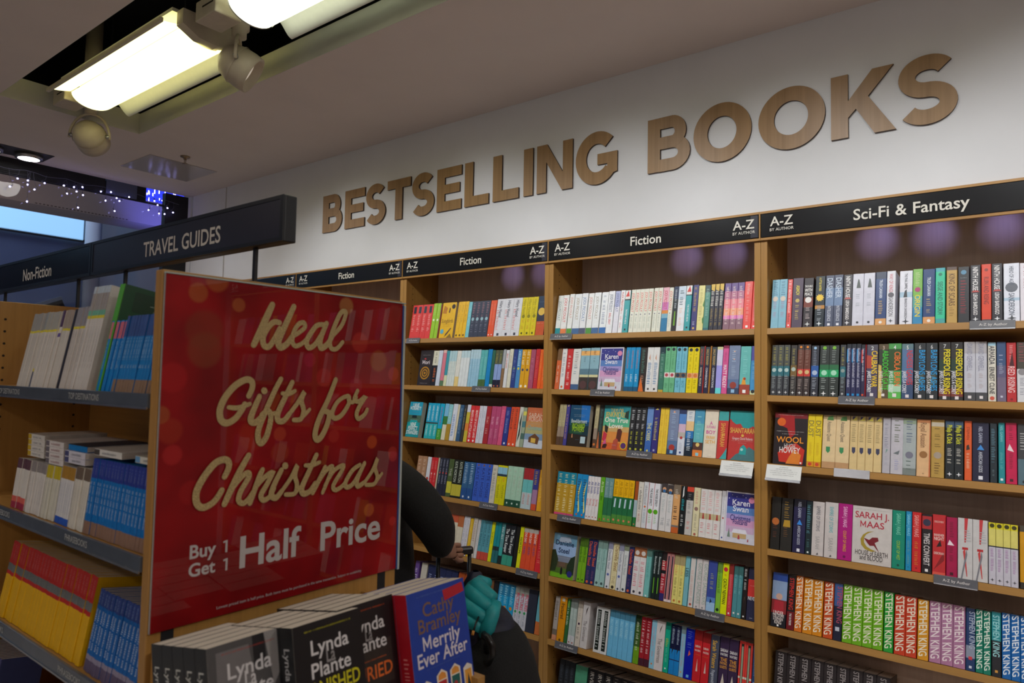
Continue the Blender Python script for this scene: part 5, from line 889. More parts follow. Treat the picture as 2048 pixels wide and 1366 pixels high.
G3 I 0.3119 0.5381 15 0c5ca4 b:0:.14:5c5068 b:.14:.2:8c8498 b:.8:1:2c4080 t:.25:.75:c8d8e8:~:1 t:.82:.97:9cb0cc:~:.6 H:.16 L:blue'''
ROWN = {1: 'top', 2: 'second', 3: 'third', 4: 'fourth', 5: 'fifth', 6: 'sixth', 7: 'lowest'}
BAY = {'B': ('red poster', 'farther fiction bay'), 'C': ('sci-fi bay', 'nearer fiction bay'), 'D': ('fiction bay', 'sci-fi bay')}
rows = {}
for ln in BOOKS.strip().split('\n'):
    q = ln.split(' '); rows.setdefault(q[0], []).append((q[1], float(q[2]), float(q[3]), int(q[4]), q[5:]))
stuff = MB()
def add_transformed(dst, src, T):
    o = len(dst.v); mp = [dst.mid(m) for m in src.ms]
    dst.v += [tuple(T @ Vector(q)) for q in src.v]; dst.f += [tuple(i+o for i in f) for f in src.f]
    dst.mi += [mp[k] for k in src.mi]; dst.sm += src.sm
def grp(d, where): return '%s copies on the %s' % (d, where)
for key, ents in rows.items():
    if key[0] == 'G': continue
    bay, r = key[0], int(key[1]); z = 1.274 if key == 'B3' else SZ[r]; tl = math.radians(TILT[r])
    N = sum(e[3] for e in ents); idx = 0
    for fl, x0, x1, n, spec in ents:
        if fl == 'F':
            d0, lab = FACES[spec[0]].split('|'); spec = d0.split(' ')
            w = min(max(x1-x0, 0.10), 0.162); h = 0.195; dep = 0.03
            if w > 0.14: h = 0.2
            for k in spec:
                if k[:2] == 'H:': h = float(k[2:])
            b, g = book_mesh(w, h, dep, spec, True); idx += 1
            t = thing('paperback', '%s, paperback facing out on the %s shelf of the %s' % (lab, ROWN[r], BAY[bay][1]), 'book', (x0, 0.004, z+0.0005), (-tl, 0, 0))
            b.build('cover', t); g.build('page_block', t); continue
        lab = [k[2:] for k in spec if k[:2] == 'L:']; lab = lab[0].replace('_', ' ') if lab else 'plain'
        spec = [k for k in spec if k[:2] != 'L:']
        w = (x1-x0)/n - 0.0006; h = 0.193 + 0.003*random.uniform(-1, 1)
        if w < 0.002: w = 0.002
        b, g = book_mesh(w, h, 0.128, spec)
        if fl == 'S':
            for k in range(n):
                T = Matrix.Translation((x0+k*(x1-x0)/n, 0.004+random.uniform(0, 0.002), z+0.0005)) @ Euler((-tl, 0, 0)).to_matrix().to_4x4()
                add_transformed(stuff, b, T); add_transformed(stuff, g, T); idx += 1
            continue
        first = None
        for k in range(n):
            idx += 1; num = idx if bay in 'BD' else N-idx+1
            label = '%s paperback, %s from %s, %s shelf, %s' % (lab, ordn(num), BAY[bay][0], ROWN[r], BAY[bay][1])
            loc = (x0+k*(x1-x0)/n, 0.004+random.uniform(0, 0.003), z+0.0005)
            if len(label.split()) > 16: label = label.replace(' paperback,', ' book,').replace(' from the ', ' from ').replace(' shelf, ', ' row, '); label = ' '.join(label.replace(lab, ' '.join(lab.replace(' and ', ' ').replace(' with ', ' ').split()[:4]), 1).split())
            if first is None:
                t = thing('paperback', label, 'book', loc, (-tl, 0, 0)); first = t
                c0 = b.build('cover', t); p0 = g.build('page_block', t)
            else:
                t = first.copy(); COL.objects.link(t); t.location = loc; t['label'] = label
                for ch in (c0, p0):
                    q = ch.copy(); COL.objects.link(q); q.parent = t
            if n > 1: t['group'] = '%s paperbacks on the %s shelf of the %s' % (lab, ROWN[r], BAY[bay][1])
o = stuff.build('paperback_rows'); o['kind'] = 'stuff'
tag(o, 'the slimmer paperbacks filling the remaining shelf space of both fiction bays', 'books')
# the bays past the frame and behind the poster, seen only as reflections: plain rows of spines
random.seed(11); stuff2 = MB(); PAL = ['c8c4c0', '8c1c24', '1c3c6c', 'd8b83c', '2c2c30', 'b05a8c', '3c8c84', 'e0dcd4', '5c4c78', 'c86030']
for x0 in (2, 3):
    for r in range(1, 8):
        x = x0+0.04; tl = math.radians(TILT[r]); T0 = Matrix.Translation((0, 0.004, SZ[r]+0.0005)) @ Euler((-tl, 0, 0)).to_matrix().to_4x4()
        while x < x0+0.92:
            w = random.uniform(0.02, 0.036); h = random.uniform(0.18, 0.2); n = random.randint(1, 4); m = paper(random.choice(PAL))
            for k in range(n):
                if x+w < x0+0.965: stuff2.box(x, x+w-0.001, 0, 0.125, 0, h, m, T0)
                x += w
o = stuff2.build('spine_rows'); o['kind'] = 'stuff'; tag(o, 'rows of book spines in the bays past the sci-fi bay', 'books')

# ------------------------------------------------------------------ shelf tickets and cards on the wall bays
TK = [('C',1,.015,.137,'g'),('C',2,.239,.363,'g'),('C',3,.425,.547,'g'),('C',4,.07,.198,'g'),('C',5,.74,.861,'g'),('C',6,.068,.19,'g'),
      ('D',1,1.677,1.799,'n'),('D',2,1.277,1.396,'g'),('D',3,1.261,1.378,'s'),('D',4,1.566,1.688,'g'),('B',1,-.96,-.854,'g'),('B',2,-.468,-.345,'g'),('B',4,-.401,-.285,'g'),('B',5,-.163,-.037,'g')]
for bay, r, x0, x1, kind in TK:
    z = SZ[r]; w = x1-x0; desc = {'g': 'grey', 'n': 'bluish grey', 's': 'bright silver'}[kind]
    t = thing('shelf_ticket', '%s shelf ticket clipped to the %s shelf edge of the %s' % (desc, ROWN[r], BAY[bay][1]), 'shelf ticket', (x0, -0.0005, z), (math.radians(-14), 0, 0), 'author order tickets on the shelf edges')
    b = MB(); b.bbox(0, w, -0.003, -0.0008, -0.026, 0.004, M['silver'] if kind == 's' else M['grey_plate'], 0.0008); b.build('plate', t)
    b = MB(); b.box(0.001, w-0.001, -0.005, -0.003, -0.0265, -0.0235, M['silver']); b.build('lip', t)
    if kind != 's':
        b = MB(); put_text(b, 'A-Z by Author', M['white_print'], w*0.52, -0.010, 0.0085, w*0.62, -0.0033); b.build('lettering', t)
for x0, x1, lab in ((.846, .974, 'white review card hanging under the red and teal skyline book'), (1.024, 1.151, 'white review card hanging under the fiery red book')):
    t = thing('shelf_card', lab, 'card', (x0, -0.001, 1.293), (math.radians(-24), 0, 0)); w = x1-x0
    b = MB(); b.box(0, w, -0.003, -0.0015, -0.052, 0.004, M['card']); b.build('card', t)
    b = MB(); b.bbox(0, w, -0.006, -0.0032, -0.060, -0.049, M['silver'], 0.001); b.build('holder_lip', t)
    b = MB()
    for k, (fw, hh) in enumerate(((0.25, .004), (0.45, .004), (0.8, .0028), (0.75, .0028), (0.6, .0028))):
        put_text(b, '~', M['grey_plate'], w/2, -0.004-k*0.0075, hh, w*fw, -0.0033)
    b.build('printing', t)
# ------------------------------------------------------------------ travel gondola
GY0, GY1, GX0, GX1 = -2.10, -1.50, -0.425, 0.60
def gondola():
    t = thing('display_gondola', 'oak double-sided travel book gondola with grey price rails', 'shelving unit', (0, 0, 0))
    for x0, x1 in ((GX0-0.025, GX0), (GX1-0.027, GX1)):
        b = MB(); b.bbox(x0, x1, GY0, GY1, 0.0, 1.792, M['oak'], 0.002)
        for k in range(34):
            zz = 0.62 + k*0.034
            for yy in (-2.045, -1.86):
                xi = x1+0.0004 if x0 < 0 else x0-0.0004
                b.add([(xi, yy+0.0035*math.cos(a*PI/4), zz+0.0035*math.sin(a*PI/4)) for a in range(8)], [tuple(range(8)) if x0 < 0 else tuple(range(7, -1, -1))], M['hole'])
        if x0 > 0:
            for yy in (-2.062, -1.545): b.box(GX1, GX1+0.0006, yy-0.012, yy+0.012, 0.1, 1.15, M['void'])
        b.build('end_panel', t)
    b = MB(); b.box(GX0, GX1-0.027, -1.815, -1.785, 0.0, 1.70, M['oakx'])
    b.build('centre_panel', t)
    b = MB(); b.box(GX0, GX1-0.027, -2.05, -1.55, 0.0, 0.12, M['oakx']); b.build('plinth', t)
    for z, hh, words in ((1.56, 0.026, ('TOP DESTINATIONS', 'TOP DESTINATIONS')), (1.262, 0.027, ('PHRASEBOOKS', 'PHRASEBOOKS')), (0.99, 0.030, ('PHRASEBOOKS', 'PHRASEBOOKS')), (0.70, 0.03, ('TRAVEL GUIDES', 'TRAVEL GUIDES')), (0.42, 0.03, ('', ''))):
        b = MB(); b.box(GX0+0.0005, GX1-0.0275, GY0+0.003, -1.816, z-0.024, z-0.001, M['oakx'])
        b.box(GX0+0.0005, GX1-0.0275, GY1-0.003, -1.784, z-0.024, z-0.001, M['oakx']); sh = b.build('shelf', t)
        b = MB(); b.bbox(GX0+0.001, GX1-0.028, GY0-0.004, GY0+0.003, z-hh, z+0.001, M['rail'], 0.001)
        b.box(GX0+0.001, GX1-0.028, GY0-0.006, GY0-0.0035, z-hh-0.002, z-hh+0.002, M['steel']); b.build('price_rail', sh)
        b = MB()
        for cx, wtx in zip((-0.165, 0.285), words):
            if wtx: put_text(b, wtx, M['rail_text'], cx, z-hh*0.48, 0.013, 0.19, GY0-0.0046, key='bold', narrow=0.9)
        if words[0]: b.build('rail_lettering', sh)
    return t
gondola()
GW = {'G1': ('top', 'slim'), 'G2': ('second', ''), 'G3': ('third', '')}
SHN = {'G1': 'top gondola shelf', 'G2': 'second gondola shelf', 'G3': 'third gondola shelf'}
for key in ('G1', 'G2', 'G3'):
    z = {'G1': 1.56, 'G2': 1.262, 'G3': 0.99}[key]; tl = math.radians({'G1': 10, 'G2': 6, 'G3': 10}[key])
    N = sum(e[3] for e in rows[key]); idx = 0
    for fl, x0, x1, n, spec in rows[key]:
        lab = [k[2:] for k in spec if k[:2] == 'L:'][0].replace('_', ' '); h = [float(k[2:]) for k in spec if k[:2] == 'H:'][0]
        spec = [k for k in spec if k[:2] not in ('L:', 'H:')]; first = None
        nm = 'travel_guide' if key == 'G1' else 'phrasebook'
        for k in range(n):
            idx += 1
            num = N-idx+1
            label = '%s %s, %s from the wooden end panel on the %s' % (lab, nm.replace('_', ' '), ordn(num), SHN[key])
            loc = (x0+k*(x1-x0)/n, -2.092+random.uniform(0, 0.004), z+0.0008); hk = h
            if first is None:
                b, g = book_mesh((x1-x0)/n-0.0005, h, 0.098, spec)
                t = thing(nm, label, 'book', loc, (-tl, 0, 0)); first = t; c0 = b.build('cover', t); p0 = g.build('page_block', t)
            else:
                t = first.copy(); COL.objects.link(t); t.location = loc; t['label'] = label
                if lab in ('slim white', 'slim grey-white') : t.scale = (1, 1, 1-0.012*random.random())
                for ch in (c0, p0):
                    q = ch.copy(); COL.objects.link(q); q.parent = t
            t['group'] = '%s books on the %s' % (lab, SHN[key])
# large green road guide standing behind the pocket books
at = thing('road_atlas', 'tall green road guide with lime spine beside the tall white guides', 'book', (0.331, -2.090, 1.5608), (0, math.radians(10), PI/2))
b, g = book_mesh(0.17, 0.232, 0.021, ['0c4424', 'b:.0:.45:1c5c30', 'w:.55:.3:c8d0c0:~', 'p:08341c:.14:.76:.6:.76:.6:.95:.14:.95', 'w:.85:.3:b0bcb0:~', 'p:a03024:.12:.62:.24:.62:.24:.72:.12:.72', 'p:b83c2c:.28:.62:.4:.62:.4:.72:.28:.72', 'o:.5:.67:.055:4468a0', 'o:.64:.67:.055:c07050', 'o:.78:.68:.055:c8a818', 'w:.8:.2:88a090:~'], True)
b.box(-0.001, 0.0, 0, 0.021, 0, 0.232, paper('4ca01c')); b.build('cover', at); g.build('page_block', at)
# last rows at the bottom corner
for k in range(14):
    if k == 0:
        b, g = book_mesh(0.0125, 0.165, 0.1, ['34406c', 'b:.55:.7:c8ccd8', 't:.1:.5:b8bccc:~:.8', 'b:.8:1:3c3c6c']); t = thing('phrasebook', '', 'book', (-0.42, -2.092, 0.702), (-math.radians(9), 0, 0)); f0 = t
        c0 = b.build('cover', t); p0 = g.build('page_block', t)
    else:
        t = f0.copy(); COL.objects.link(t); t.location = (-0.42+k*0.0135, -2.092, 0.702)
        for ch in (c0, p0):
            q = ch.copy(); COL.objects.link(q); q.parent = t
    t['label'] = 'slate blue phrasebook, %s from the inner divider on the lowest visible gondola shelf' % ordn(k+1); t['group'] = 'slate blue phrasebooks on the lowest visible shelf'
# phrasebooks lying on top of the upright ones
LAY = [(-0.105, 4, 0.105, 0.1275, 'd4cec4', 'c8a418', 'white yellow-ended'), (0.012, 4, 0.105, 0.119, 'd8d0ca', '6c6468', 'white pink-lettered'), (0.125, 2, 0.11, 0.131, 'd0ccd4', '4c4c74', 'white mauve-lettered'), (0.282, 1, 0.13, 0.1595, 'd8d4cc', '4c443c', 'grey-ended white'), (0.47, 1, 0.10, 0.1595, 'cccabc', '6c9cc4', 'white picture-ended')]
for gi, (lx, n, ww, zz, c1, c2, lab) in enumerate(LAY):
    f0 = None
    for k in range(n):
        loc = (lx+random.uniform(-0.002, 0.002), -2.075, 1.2645+zz+k*0.0135)
        pos = ('topmost', 'second from the top', 'third from the top', 'bottom one')[n-1-k] if n > 1 else 'alone'
        label = '%s phrasebook lying flat on the upright ones, %s of its pile' % (lab, pos) if n > 1 else '%s phrasebook lying flat alone on the blue phrasebooks' % lab
        if f0 is None:
            t = thing('lying_phrasebook', label, 'book', loc, (0, 0, 0)); f0 = t
            b = MB(); b.box(0, ww, 0, 0.14, 0, 0.0008, paper(c1)); b.box(0, ww, 0, 0.14, 0.0122, 0.013, paper(c1)); b.box(0, ww*0.2, 0, 0.0008, 0.0008, 0.0122, paper(c2)); b.box(ww*0.2, ww, 0, 0.0008, 0.0008, 0.0122, paper(c1))
            put_text(b, '~', paper('b07c7c' if gi == 1 else '848890'), ww*0.55, 0.0065, 0.005, ww*0.5, -0.0004); c0 = b.build('cover', t)
            b = MB(); b.box(0.001, ww-0.0004, 0.001, 0.139, 0.0009, 0.0121, M['pages']); p0 = b.build('page_block', t)
        else:
            t = f0.copy(); COL.objects.link(t); t.location = loc; t['label'] = label
            for ch in (c0, p0):
                q = ch.copy(); COL.objects.link(q); q.parent = t
        if n > 1: t['group'] = '%s phrasebooks in a flat pile' % lab
t = thing('lying_phrasebook', 'blue-spined phrasebook lying on the mauve-lettered pile', 'book', (0.13, -2.07, 1.2645+0.131+0.027+0.0005), (0, 0, 0))
b = MB(); b.box(0, 0.10, 0, 0.14, 0, 0.0008, paper('1478bc')); b.box(0, 0.10, 0, 0.14, 0.0122, 0.013, paper('2c3c50')); b.box(0, 0.10, 0, 0.0008, 0.0008, 0.0122, paper('1478bc')); b.build('cover', t)
b = MB(); b.box(0.001, 0.0995, 0.001, 0.139, 0.0009, 0.0121, M['pages']); b.build('page_block', t)

# signs above the gondola
def overhead(x0, x1, word, cx, label, reg, mm):
    t = thing('overhead_sign', label, 'sign', (0, -1.8, 0))
    z0, z1 = 1.897, 2.003
    b = MB(); b.bbox(x0, x1, -0.016, 0.016, z0, z1, M['frame_dark'], 0.003)
    b.box(x0, x1, -0.020, -0.0165, z1-0.010, z1-0.001, M['frame_dark']); b.box(x0, x1, -0.020, -0.0165, z0+0.001, z0+0.010, M['frame_dark'])
    for xx in (x0, x1-0.012): b.box(xx, xx+0.012, -0.020, -0.0165, z0+0.010, z1-0.010, M['frame_dark'])
    b.build('frame', t)
    b = MB(); b.box(x0+0.0122, x1-0.0122, -0.0185, -0.0166, z0+0.0102, z1-0.0102, mm); b.build('panel', t)
    b = MB(); put_text(b, word, M['sign_text'], cx, z0+0.046, 0.041, reg, -0.0189); b.build('lettering', t)
    for xx in (x0+0.2, x1-0.135):
        b = MB(); b.box(xx-0.005, xx+0.005, -0.004, 0.004, 1.70, z0, M['black_plastic']); b.build('post', t)
overhead(-0.462, 0.552, 'TRAVEL GUIDES', 0.089, 'dark overhead sign reading TRAVEL GUIDES above the gondola', 0.406, M['sign_navy'])
overhead(-1.49, -0.466, 'Non-Fiction', -0.917, 'dark glossy overhead sign reading Non-Fiction beyond the travel sign', 0.272, M['sign'])

# red Christmas poster on the gondola end
pt = thing('poster_sign', 'large red glossy Christmas half price poster on the gondola end', 'poster', (0.6008, -1.7975, 1.13), (0, 0, PI/2))
BOK = [(-0.1995, 0.6536, 0.0235, (0.4, 0.1, 0.02), 0.5), (-0.2366, 0.6249, 0.0191, (0.42, 0.14, 0.03), 0.4), (-0.1519, 0.609, 0.014, (0.42, 0.12, 0.03), 0.45), (0.1167, 0.6325, 0.0196, (0.42, 0.2, 0.06), 0.5), (0.1597, 0.5503, 0.0235, (0.42, 0.03, 0.02), 0.6), (0.2182, 0.5087, 0.0253, (0.32, 0.09, 0.02), 0.55), (0.0605, 0.4667, 0.0201, (0.42, 0.02, 0.02), 0.5), (0.2678, 0.4782, 0.0172, (0.45, 0.03, 0.03), 0.6), (0.1518, 0.4481, 0.0186, (0.4, 0.03, 0.05), 0.4), (-0.2792, 0.462, 0.0277, (0.4, 0.01, 0.012), 0.6), (-0.2188, 0.5157, 0.0346, (0.22, 0.06, 0.02), 0.4), (-0.2793, 0.3634, 0.0239, (0.34, 0.03, 0.01), 0.5), (-0.2972, 0.3933, 0.0164, (0.36, 0.12, 0.03), 0.4), (-0.1107, 0.3476, 0.0304, (0.34, 0.03, 0.01), 0.45), (-0.0468, 0.3464, 0.0147, (0.42, 0.05, 0.02), 0.6), (0.2718, 0.2855, 0.0147, (0.4, 0.03, 0.02), 0.6), (0.0932, 0.335, 0.0146, (0.4, 0.03, 0.02), 0.5), (0.2053, 0.315, 0.0154, (0.44, 0.06, 0.01), 0.7), (0.2022, 0.155, 0.0153, (0.42, 0.09, 0.02), 0.7), (0.278, 0.1182, 0.011, (0.45, 0.02, 0.02), 0.7), (0.2737, 0.2768, 0.0135, (0.4, 0.03, 0.02), 0.6), (-0.2344, 0.246, 0.0225, (0.34, 0.01, 0.01), 0.5), (-0.2727, 0.319, 0.0184, (0.45, 0.02, 0.02), 0.55), (-0.0452, 0.3077, 0.0209, (0.3, 0.04, 0.01), 0.5), (-0.2205, 0.5541, 0.0385, (0.2, 0.04, 0.015), 0.4), (0.0217, 0.5045, 0.0153, (0.36, 0.01, 0.03), 0.5), (-0.0197, 0.4281, 0.0171, (0.36, 0.05, 0.02), 0.4)]
m, nt, pb = new_mat('poster_print')
tc = nt.nodes.new('ShaderNodeTexCoord')
no = nt.nodes.new('ShaderNodeTexNoise'); no.inputs['Scale'].default_value = 6; no.inputs['Detail'].default_value = 2; nt.links.new(tc.outputs['Object'], no.inputs['Vector'])
cr = nt.nodes.new('ShaderNodeValToRGB'); cr.color_ramp.elements[0].position = 0.35; cr.color_ramp.elements[1].position = 0.68
cr.color_ramp.elements[0].color = (0.15, 0.0015, 0.003, 1); cr.color_ramp.elements[1].color = (0.32, 0.004, 0.006, 1)
nt.links.new(no.outputs['Fac'], cr.inputs[0]); last = cr.outputs[0]
for cx, cz, r, col, k in BOK:
    vm = nt.nodes.new('ShaderNodeVectorMath'); vm.operation = 'DISTANCE'; vm.inputs[1].default_value = (cx, -0.006, cz); nt.links.new(tc.outputs['Object'], vm.inputs[0])
    mr = nt.nodes.new('ShaderNodeMapRange'); mr.inputs['From Min'].default_value = r*1.12; mr.inputs['From Max'].default_value = r*0.86
    mr.inputs['To Min'].default_value = 0; mr.inputs['To Max'].default_value = k; nt.links.new(vm.outputs['Value'], mr.inputs[0])
    mx = nt.nodes.new('ShaderNodeMix'); mx.data_type = 'RGBA'; nt.links.new(mr.outputs[0], mx.inputs['Factor']); nt.links.new(last, mx.inputs['A']); mx.inputs['B'].default_value = col + (1,)
    last = mx.outputs['Result']
nt.links.new(last, pb.inputs['Base Color']); pb.inputs['Roughness'].default_value = 0.6; pb.inputs['Specular IOR Level'].default_value = 0.15
pb.inputs['Coat Weight'].default_value = 0.8; pb.inputs['Coat Roughness'].default_value = 0.015; pb.inputs['Coat IOR'].default_value = 1.45
b = MB(); b.bbox(-0.300, 0.300, -0.004, 0.0, 0.0, 0.656, mat('poster_backing', (0.3, 0.29, 0.27), 0.4), 0.001); b.build('backing', pt)
b = MB(); b.box(-0.2985, 0.292, -0.006, -0.0041, 0.001, 0.654, m); b.build('print', pt)
acr = mat('acrylic_edge', (0.45, 0.50, 0.46), 0.12, vary=0.03); acb = mat('acrylic_edge_blue', (0.04, 0.10, 0.30), 0.15)
b = MB(); b.box(-0.300, 0.302, -0.0085, 0.0, 0.6545, 0.657, acr); b.box(0.2925, 0.296, -0.0085, -0.0041, 0.0, 0.65, acb); b.box(0.2962, 0.302, -0.0085, 0.0, -0.002, 0.65, acr); b.build('holder_edge', pt)
def smooth(pts, k=5):
    P = [Vector(q) for q in pts]; n = len(P); out = []
    if n < 3: return [tuple(P[0].lerp(P[1], i/3)) for i in range(4)]
    for i in range(n-1):
        a, p, q, d = P[max(i-1, 0)], P[i], P[i+1], P[min(i+2, n-1)]
        for j in range(k):
            t = j/k
            out.append(tuple(0.5*((2*p)+(q-a)*t+(2*a-5*p+4*q-d)*t*t+(3*p-a-3*q+d)*t**3)))
    out.append(tuple(P[-1])); return out
STROKES = [(40,[(-0.0767,0.617),(-0.085,0.5986),(-0.1001,0.5652),(-0.1163,0.531)]),(34,[(-0.0581,0.5804),(-0.0721,0.5807),(-0.0867,0.5661),(-0.0957,0.5467),(-0.0927,0.5308),(-0.0812,0.5292),(-0.069,0.5456),(-0.0576,0.5681)]),(38,[(-0.0247,0.6178),(-0.0395,0.586),(-0.0554,0.5518),(-0.0594,0.5366),(-0.0528,0.5287),(-0.039,0.5363),(-0.0268,0.5522)]),(28,[(-0.0268,0.5522),(-0.0094,0.563),(0.0049,0.5753),(0.0012,0.5849),(-0.0118,0.5803),(-0.0231,0.5621),(-0.0255,0.5425),(-0.0164,0.5332),(0.0013,0.5412),(0.0168,0.5562)]),(32,[(0.0558,0.5847),(0.0368,0.5818),(0.0205,0.5635),(0.0105,0.5445),(0.0168,0.5312),(0.0334,0.54),(0.0513,0.5669)]),(36,[(0.0617,0.588),(0.0467,0.5522),(0.0485,0.5327),(0.0646,0.5402),(0.0781,0.5599)]),(30,[(0.0781,0.5599),(0.1025,0.5851),(0.1143,0.6129),(0.1092,0.6199),(0.0978,0.6115),(0.0826,0.5807),(0.0724,0.5508),(0.0767,0.5329),(0.0918,0.5327),(0.1076,0.5483)]),(36,[(-0.1234,0.427),(-0.1161,0.444),(-0.1184,0.4563),(-0.132,0.4596),(-0.1554,0.4465),(-0.175,0.4235),(-0.1842,0.3997),(-0.1812,0.3807),(-0.1687,0.3739),(-0.1512,0.3822),(-0.1379,0.3986),(-0.1319,0.4102)]),(26,[(-0.166,0.4048),(-0.1451,0.4034),(-0.1204,0.4108)]),(36,[(-0.0995,0.4255),(-0.1139,0.3928),(-0.117,0.3772),(-0.1072,0.3727),(-0.0938,0.383)]),(40,[(-0.0899,0.4379),(-0.0881,0.4366)]),(34,[(-0.0506,0.4619),(-0.0645,0.4374),(-0.0853,0.3921),(-0.0987,0.3581),(-0.0987,0.3384),(-0.0916,0.3301),(-0.0816,0.3401),(-0.0749,0.3598),(-0.0714,0.385),(-0.0794,0.3959),(-0.0926,0.3883)]),(24,[(-0.0716,0.3891),(-0.0548,0.3913)]),(34,[(-0.0228,0.4553),(-0.039,0.4237),(-0.0548,0.3913),(-0.0541,0.3756),(-0.0407,0.3741),(-0.0265,0.3892)]),(26,[(-0.0462,0.4319),(-0.0314,0.4305),(-0.0156,0.4368)]),(30,[(-0.0265,0.3892),(-0.008,0.4109),(0.0084,0.4345),(0.0016,0.4164),(0.008,0.3953),(0.0016,0.3765),(-0.0163,0.3751)]),(24,[(0.0016,0.3765),(0.0233,0.3964)]),(36,[(0.091,0.4621),(0.0714,0.417),(0.0487,0.3744),(0.0397,0.3421),(0.0464,0.3295),(0.0588,0.3383),(0.0718,0.3635),(0.0754,0.3865),(0.0601,0.3927)]),(24,[(0.0754,0.3865),(0.0865,0.3935)]),(30,[(0.1145,0.4224),(0.0967,0.4108),(0.0839,0.3878),(0.0909,0.3753),(0.1095,0.3812),(0.1292,0.4059),(0.1293,0.4238),(0.1145,0.4224)]),(24,[(0.1277,0.4164),(0.1411,0.4102),(0.152,0.4221)]),(30,[(0.1545,0.4372),(0.1454,0.4168),(0.1601,0.4124),(0.1772,0.4225),(0.1606,0.3994),(0.1535,0.383),(0.1597,0.372),(0.1768,0.3808),(0.185,0.3928)]),(36,[(-0.1696,0.2695),(-0.1621,0.2852),(-0.1627,0.2979),(-0.1737,0.3031),(-0.1921,0.296),(-0.2131,0.2713),(-0.2255,0.2457),(-0.223,0.2236),(-0.2094,0.2153),(-0.1889,0.2242),(-0.1744,0.2437)]),(36,[(-0.1197,0.3074),(-0.1395,0.2743),(-0.1586,0.2356),(-0.1678,0.2161)]),(30,[(-0.1587,0.2381),(-0.1389,0.2601),(-0.1225,0.2727),(-0.117,0.2649),(-0.1337,0.2378),(-0.1378,0.2204),(-0.1284,0.2129),(-0.1173,0.2192),(-0.1037,0.2371)]),(32,[(-0.0872,0.276),(-0.0958,0.2571),(-0.1127,0.2109)]),(30,[(-0.1038,0.2397),(-0.0812,0.2604),(-0.0643,0.2673),(-0.076,0.2446),(-0.0885,0.2249),(-0.0827,0.2137),(-0.0689,0.2186),(-0.0589,0.2348)]),(34,[(-0.0426,0.2712),(-0.0592,0.2415),(-0.0645,0.2221),(-0.0535,0.2149),(-0.0401,0.2273)]),(40,[(-0.0349,0.2803),(-0.0329,0.2785)]),(28,[(-0.0401,0.2273),(-0.0191,0.2522),(-0.0047,0.277),(-0.0091,0.2567),(-0.0034,0.2369),(-0.0081,0.2188),(-0.0304,0.2189)]),(24,[(-0.0081,0.2188),(0.0043,0.2306)]),(34,[(0.0443,0.2963),(0.023,0.2564),(0.0093,0.2287),(0.0138,0.2157),(0.0296,0.2189),(0.0434,0.2348)]),(26,[(0.0163,0.276),(0.034,0.2751),(0.0532,0.2797)]),(30,[(0.0686,0.2679),(0.0541,0.2422),(0.0375,0.2144)]),(28,[(0.0461,0.2289),(0.0673,0.2566),(0.0862,0.2678),(0.0843,0.255),(0.0639,0.2122)]),(28,[(0.0702,0.2277),(0.092,0.2572),(0.1177,0.2675),(0.1145,0.2552),(0.0926,0.2254),(0.0991,0.214),(0.118,0.2212),(0.1294,0.2332)]),(30,[(0.1666,0.2646),(0.1453,0.2539),(0.1266,0.2291),(0.1307,0.2169),(0.1484,0.2233),(0.172,0.2545)]),(32,[(0.1804,0.2673),(0.1602,0.2316),(0.1628,0.2158),(0.1829,0.2233)]),(28,[(0.1829,0.2233),(0.2056,0.2485),(0.2199,0.2755),(0.2134,0.2539),(0.2211,0.2317),(0.2117,0.2158),(0.1871,0.2162)]),(24,[(0.2117,0.2158),(0.2351,0.2381)])]
b = MB(); yc = -0.0068
for si, (w, pts) in enumerate(STROKES):
    ww = w/3.864/835*1.24; P = smooth(pts); n = len(P)
    L, R = stroke(P, [ww*(0.84+0.16*math.sin(PI*i/(n-1))) for i in range(n)])
    V = []
    for i in range(n): V += [(L[i][0], yc-i*4e-6, L[i][1]), (R[i][0], yc-i*4e-6, R[i][1])]
    b.add(V, [(2*i, 2*i+2, 2*i+3, 2*i+1) for i in range(n-1)], M['gold'])
    b.disc(P[0][0], P[0][1], ww*0.42, ww*0.42, yc+2e-6, M['gold'], 14); yc -= n*4e-6
    b.disc(P[-1][0], P[-1][1], ww*0.42, ww*0.42, yc-2e-6, M['gold'], 14); yc -= 8e-6
b.build('gold_script', pt)
b = MB(); PW = mat('poster_white_print', (0.47, 0.43, 0.42), 0.6, vary=0.02)
for tx, cx, cz, hh, ww in [('Buy', -0.2072, 0.1342, 0.0248, 0.0602), ('1', -0.16, 0.1331, 0.0234, 0.0074), ('Get', -0.2071, 0.1001, 0.0241, 0.0583), ('1', -0.1584, 0.0978, 0.0234, 0.0074), ('Half', -0.0626, 0.1161, 0.0612, 0.1597), ('Price', 0.1501, 0.1154, 0.0614, 0.2017), ('Lowest priced item is half price. Both items must be purchased in the same transaction. Subject to availability.', 0.0057, 0.0179, 0.0055, 0.4347)]:
    if tx == '1':
        b.prism([(cx, cz-hh/2), (cx+hh*0.17, cz-hh/2), (cx+hh*0.17, cz+hh/2), (cx+hh*0.03, cz+hh/2), (cx-hh*0.22, cz+hh*0.42), (cx-hh*0.19, cz+hh*0.29), (cx, cz+hh*0.34)], -0.0065, -0.0061, PW)
    else: put_text(b, tx, PW, cx, cz, hh, ww, -0.0064, key='heavy' if hh > 0.01 else 'thin')
b.build('white_lettering', pt)

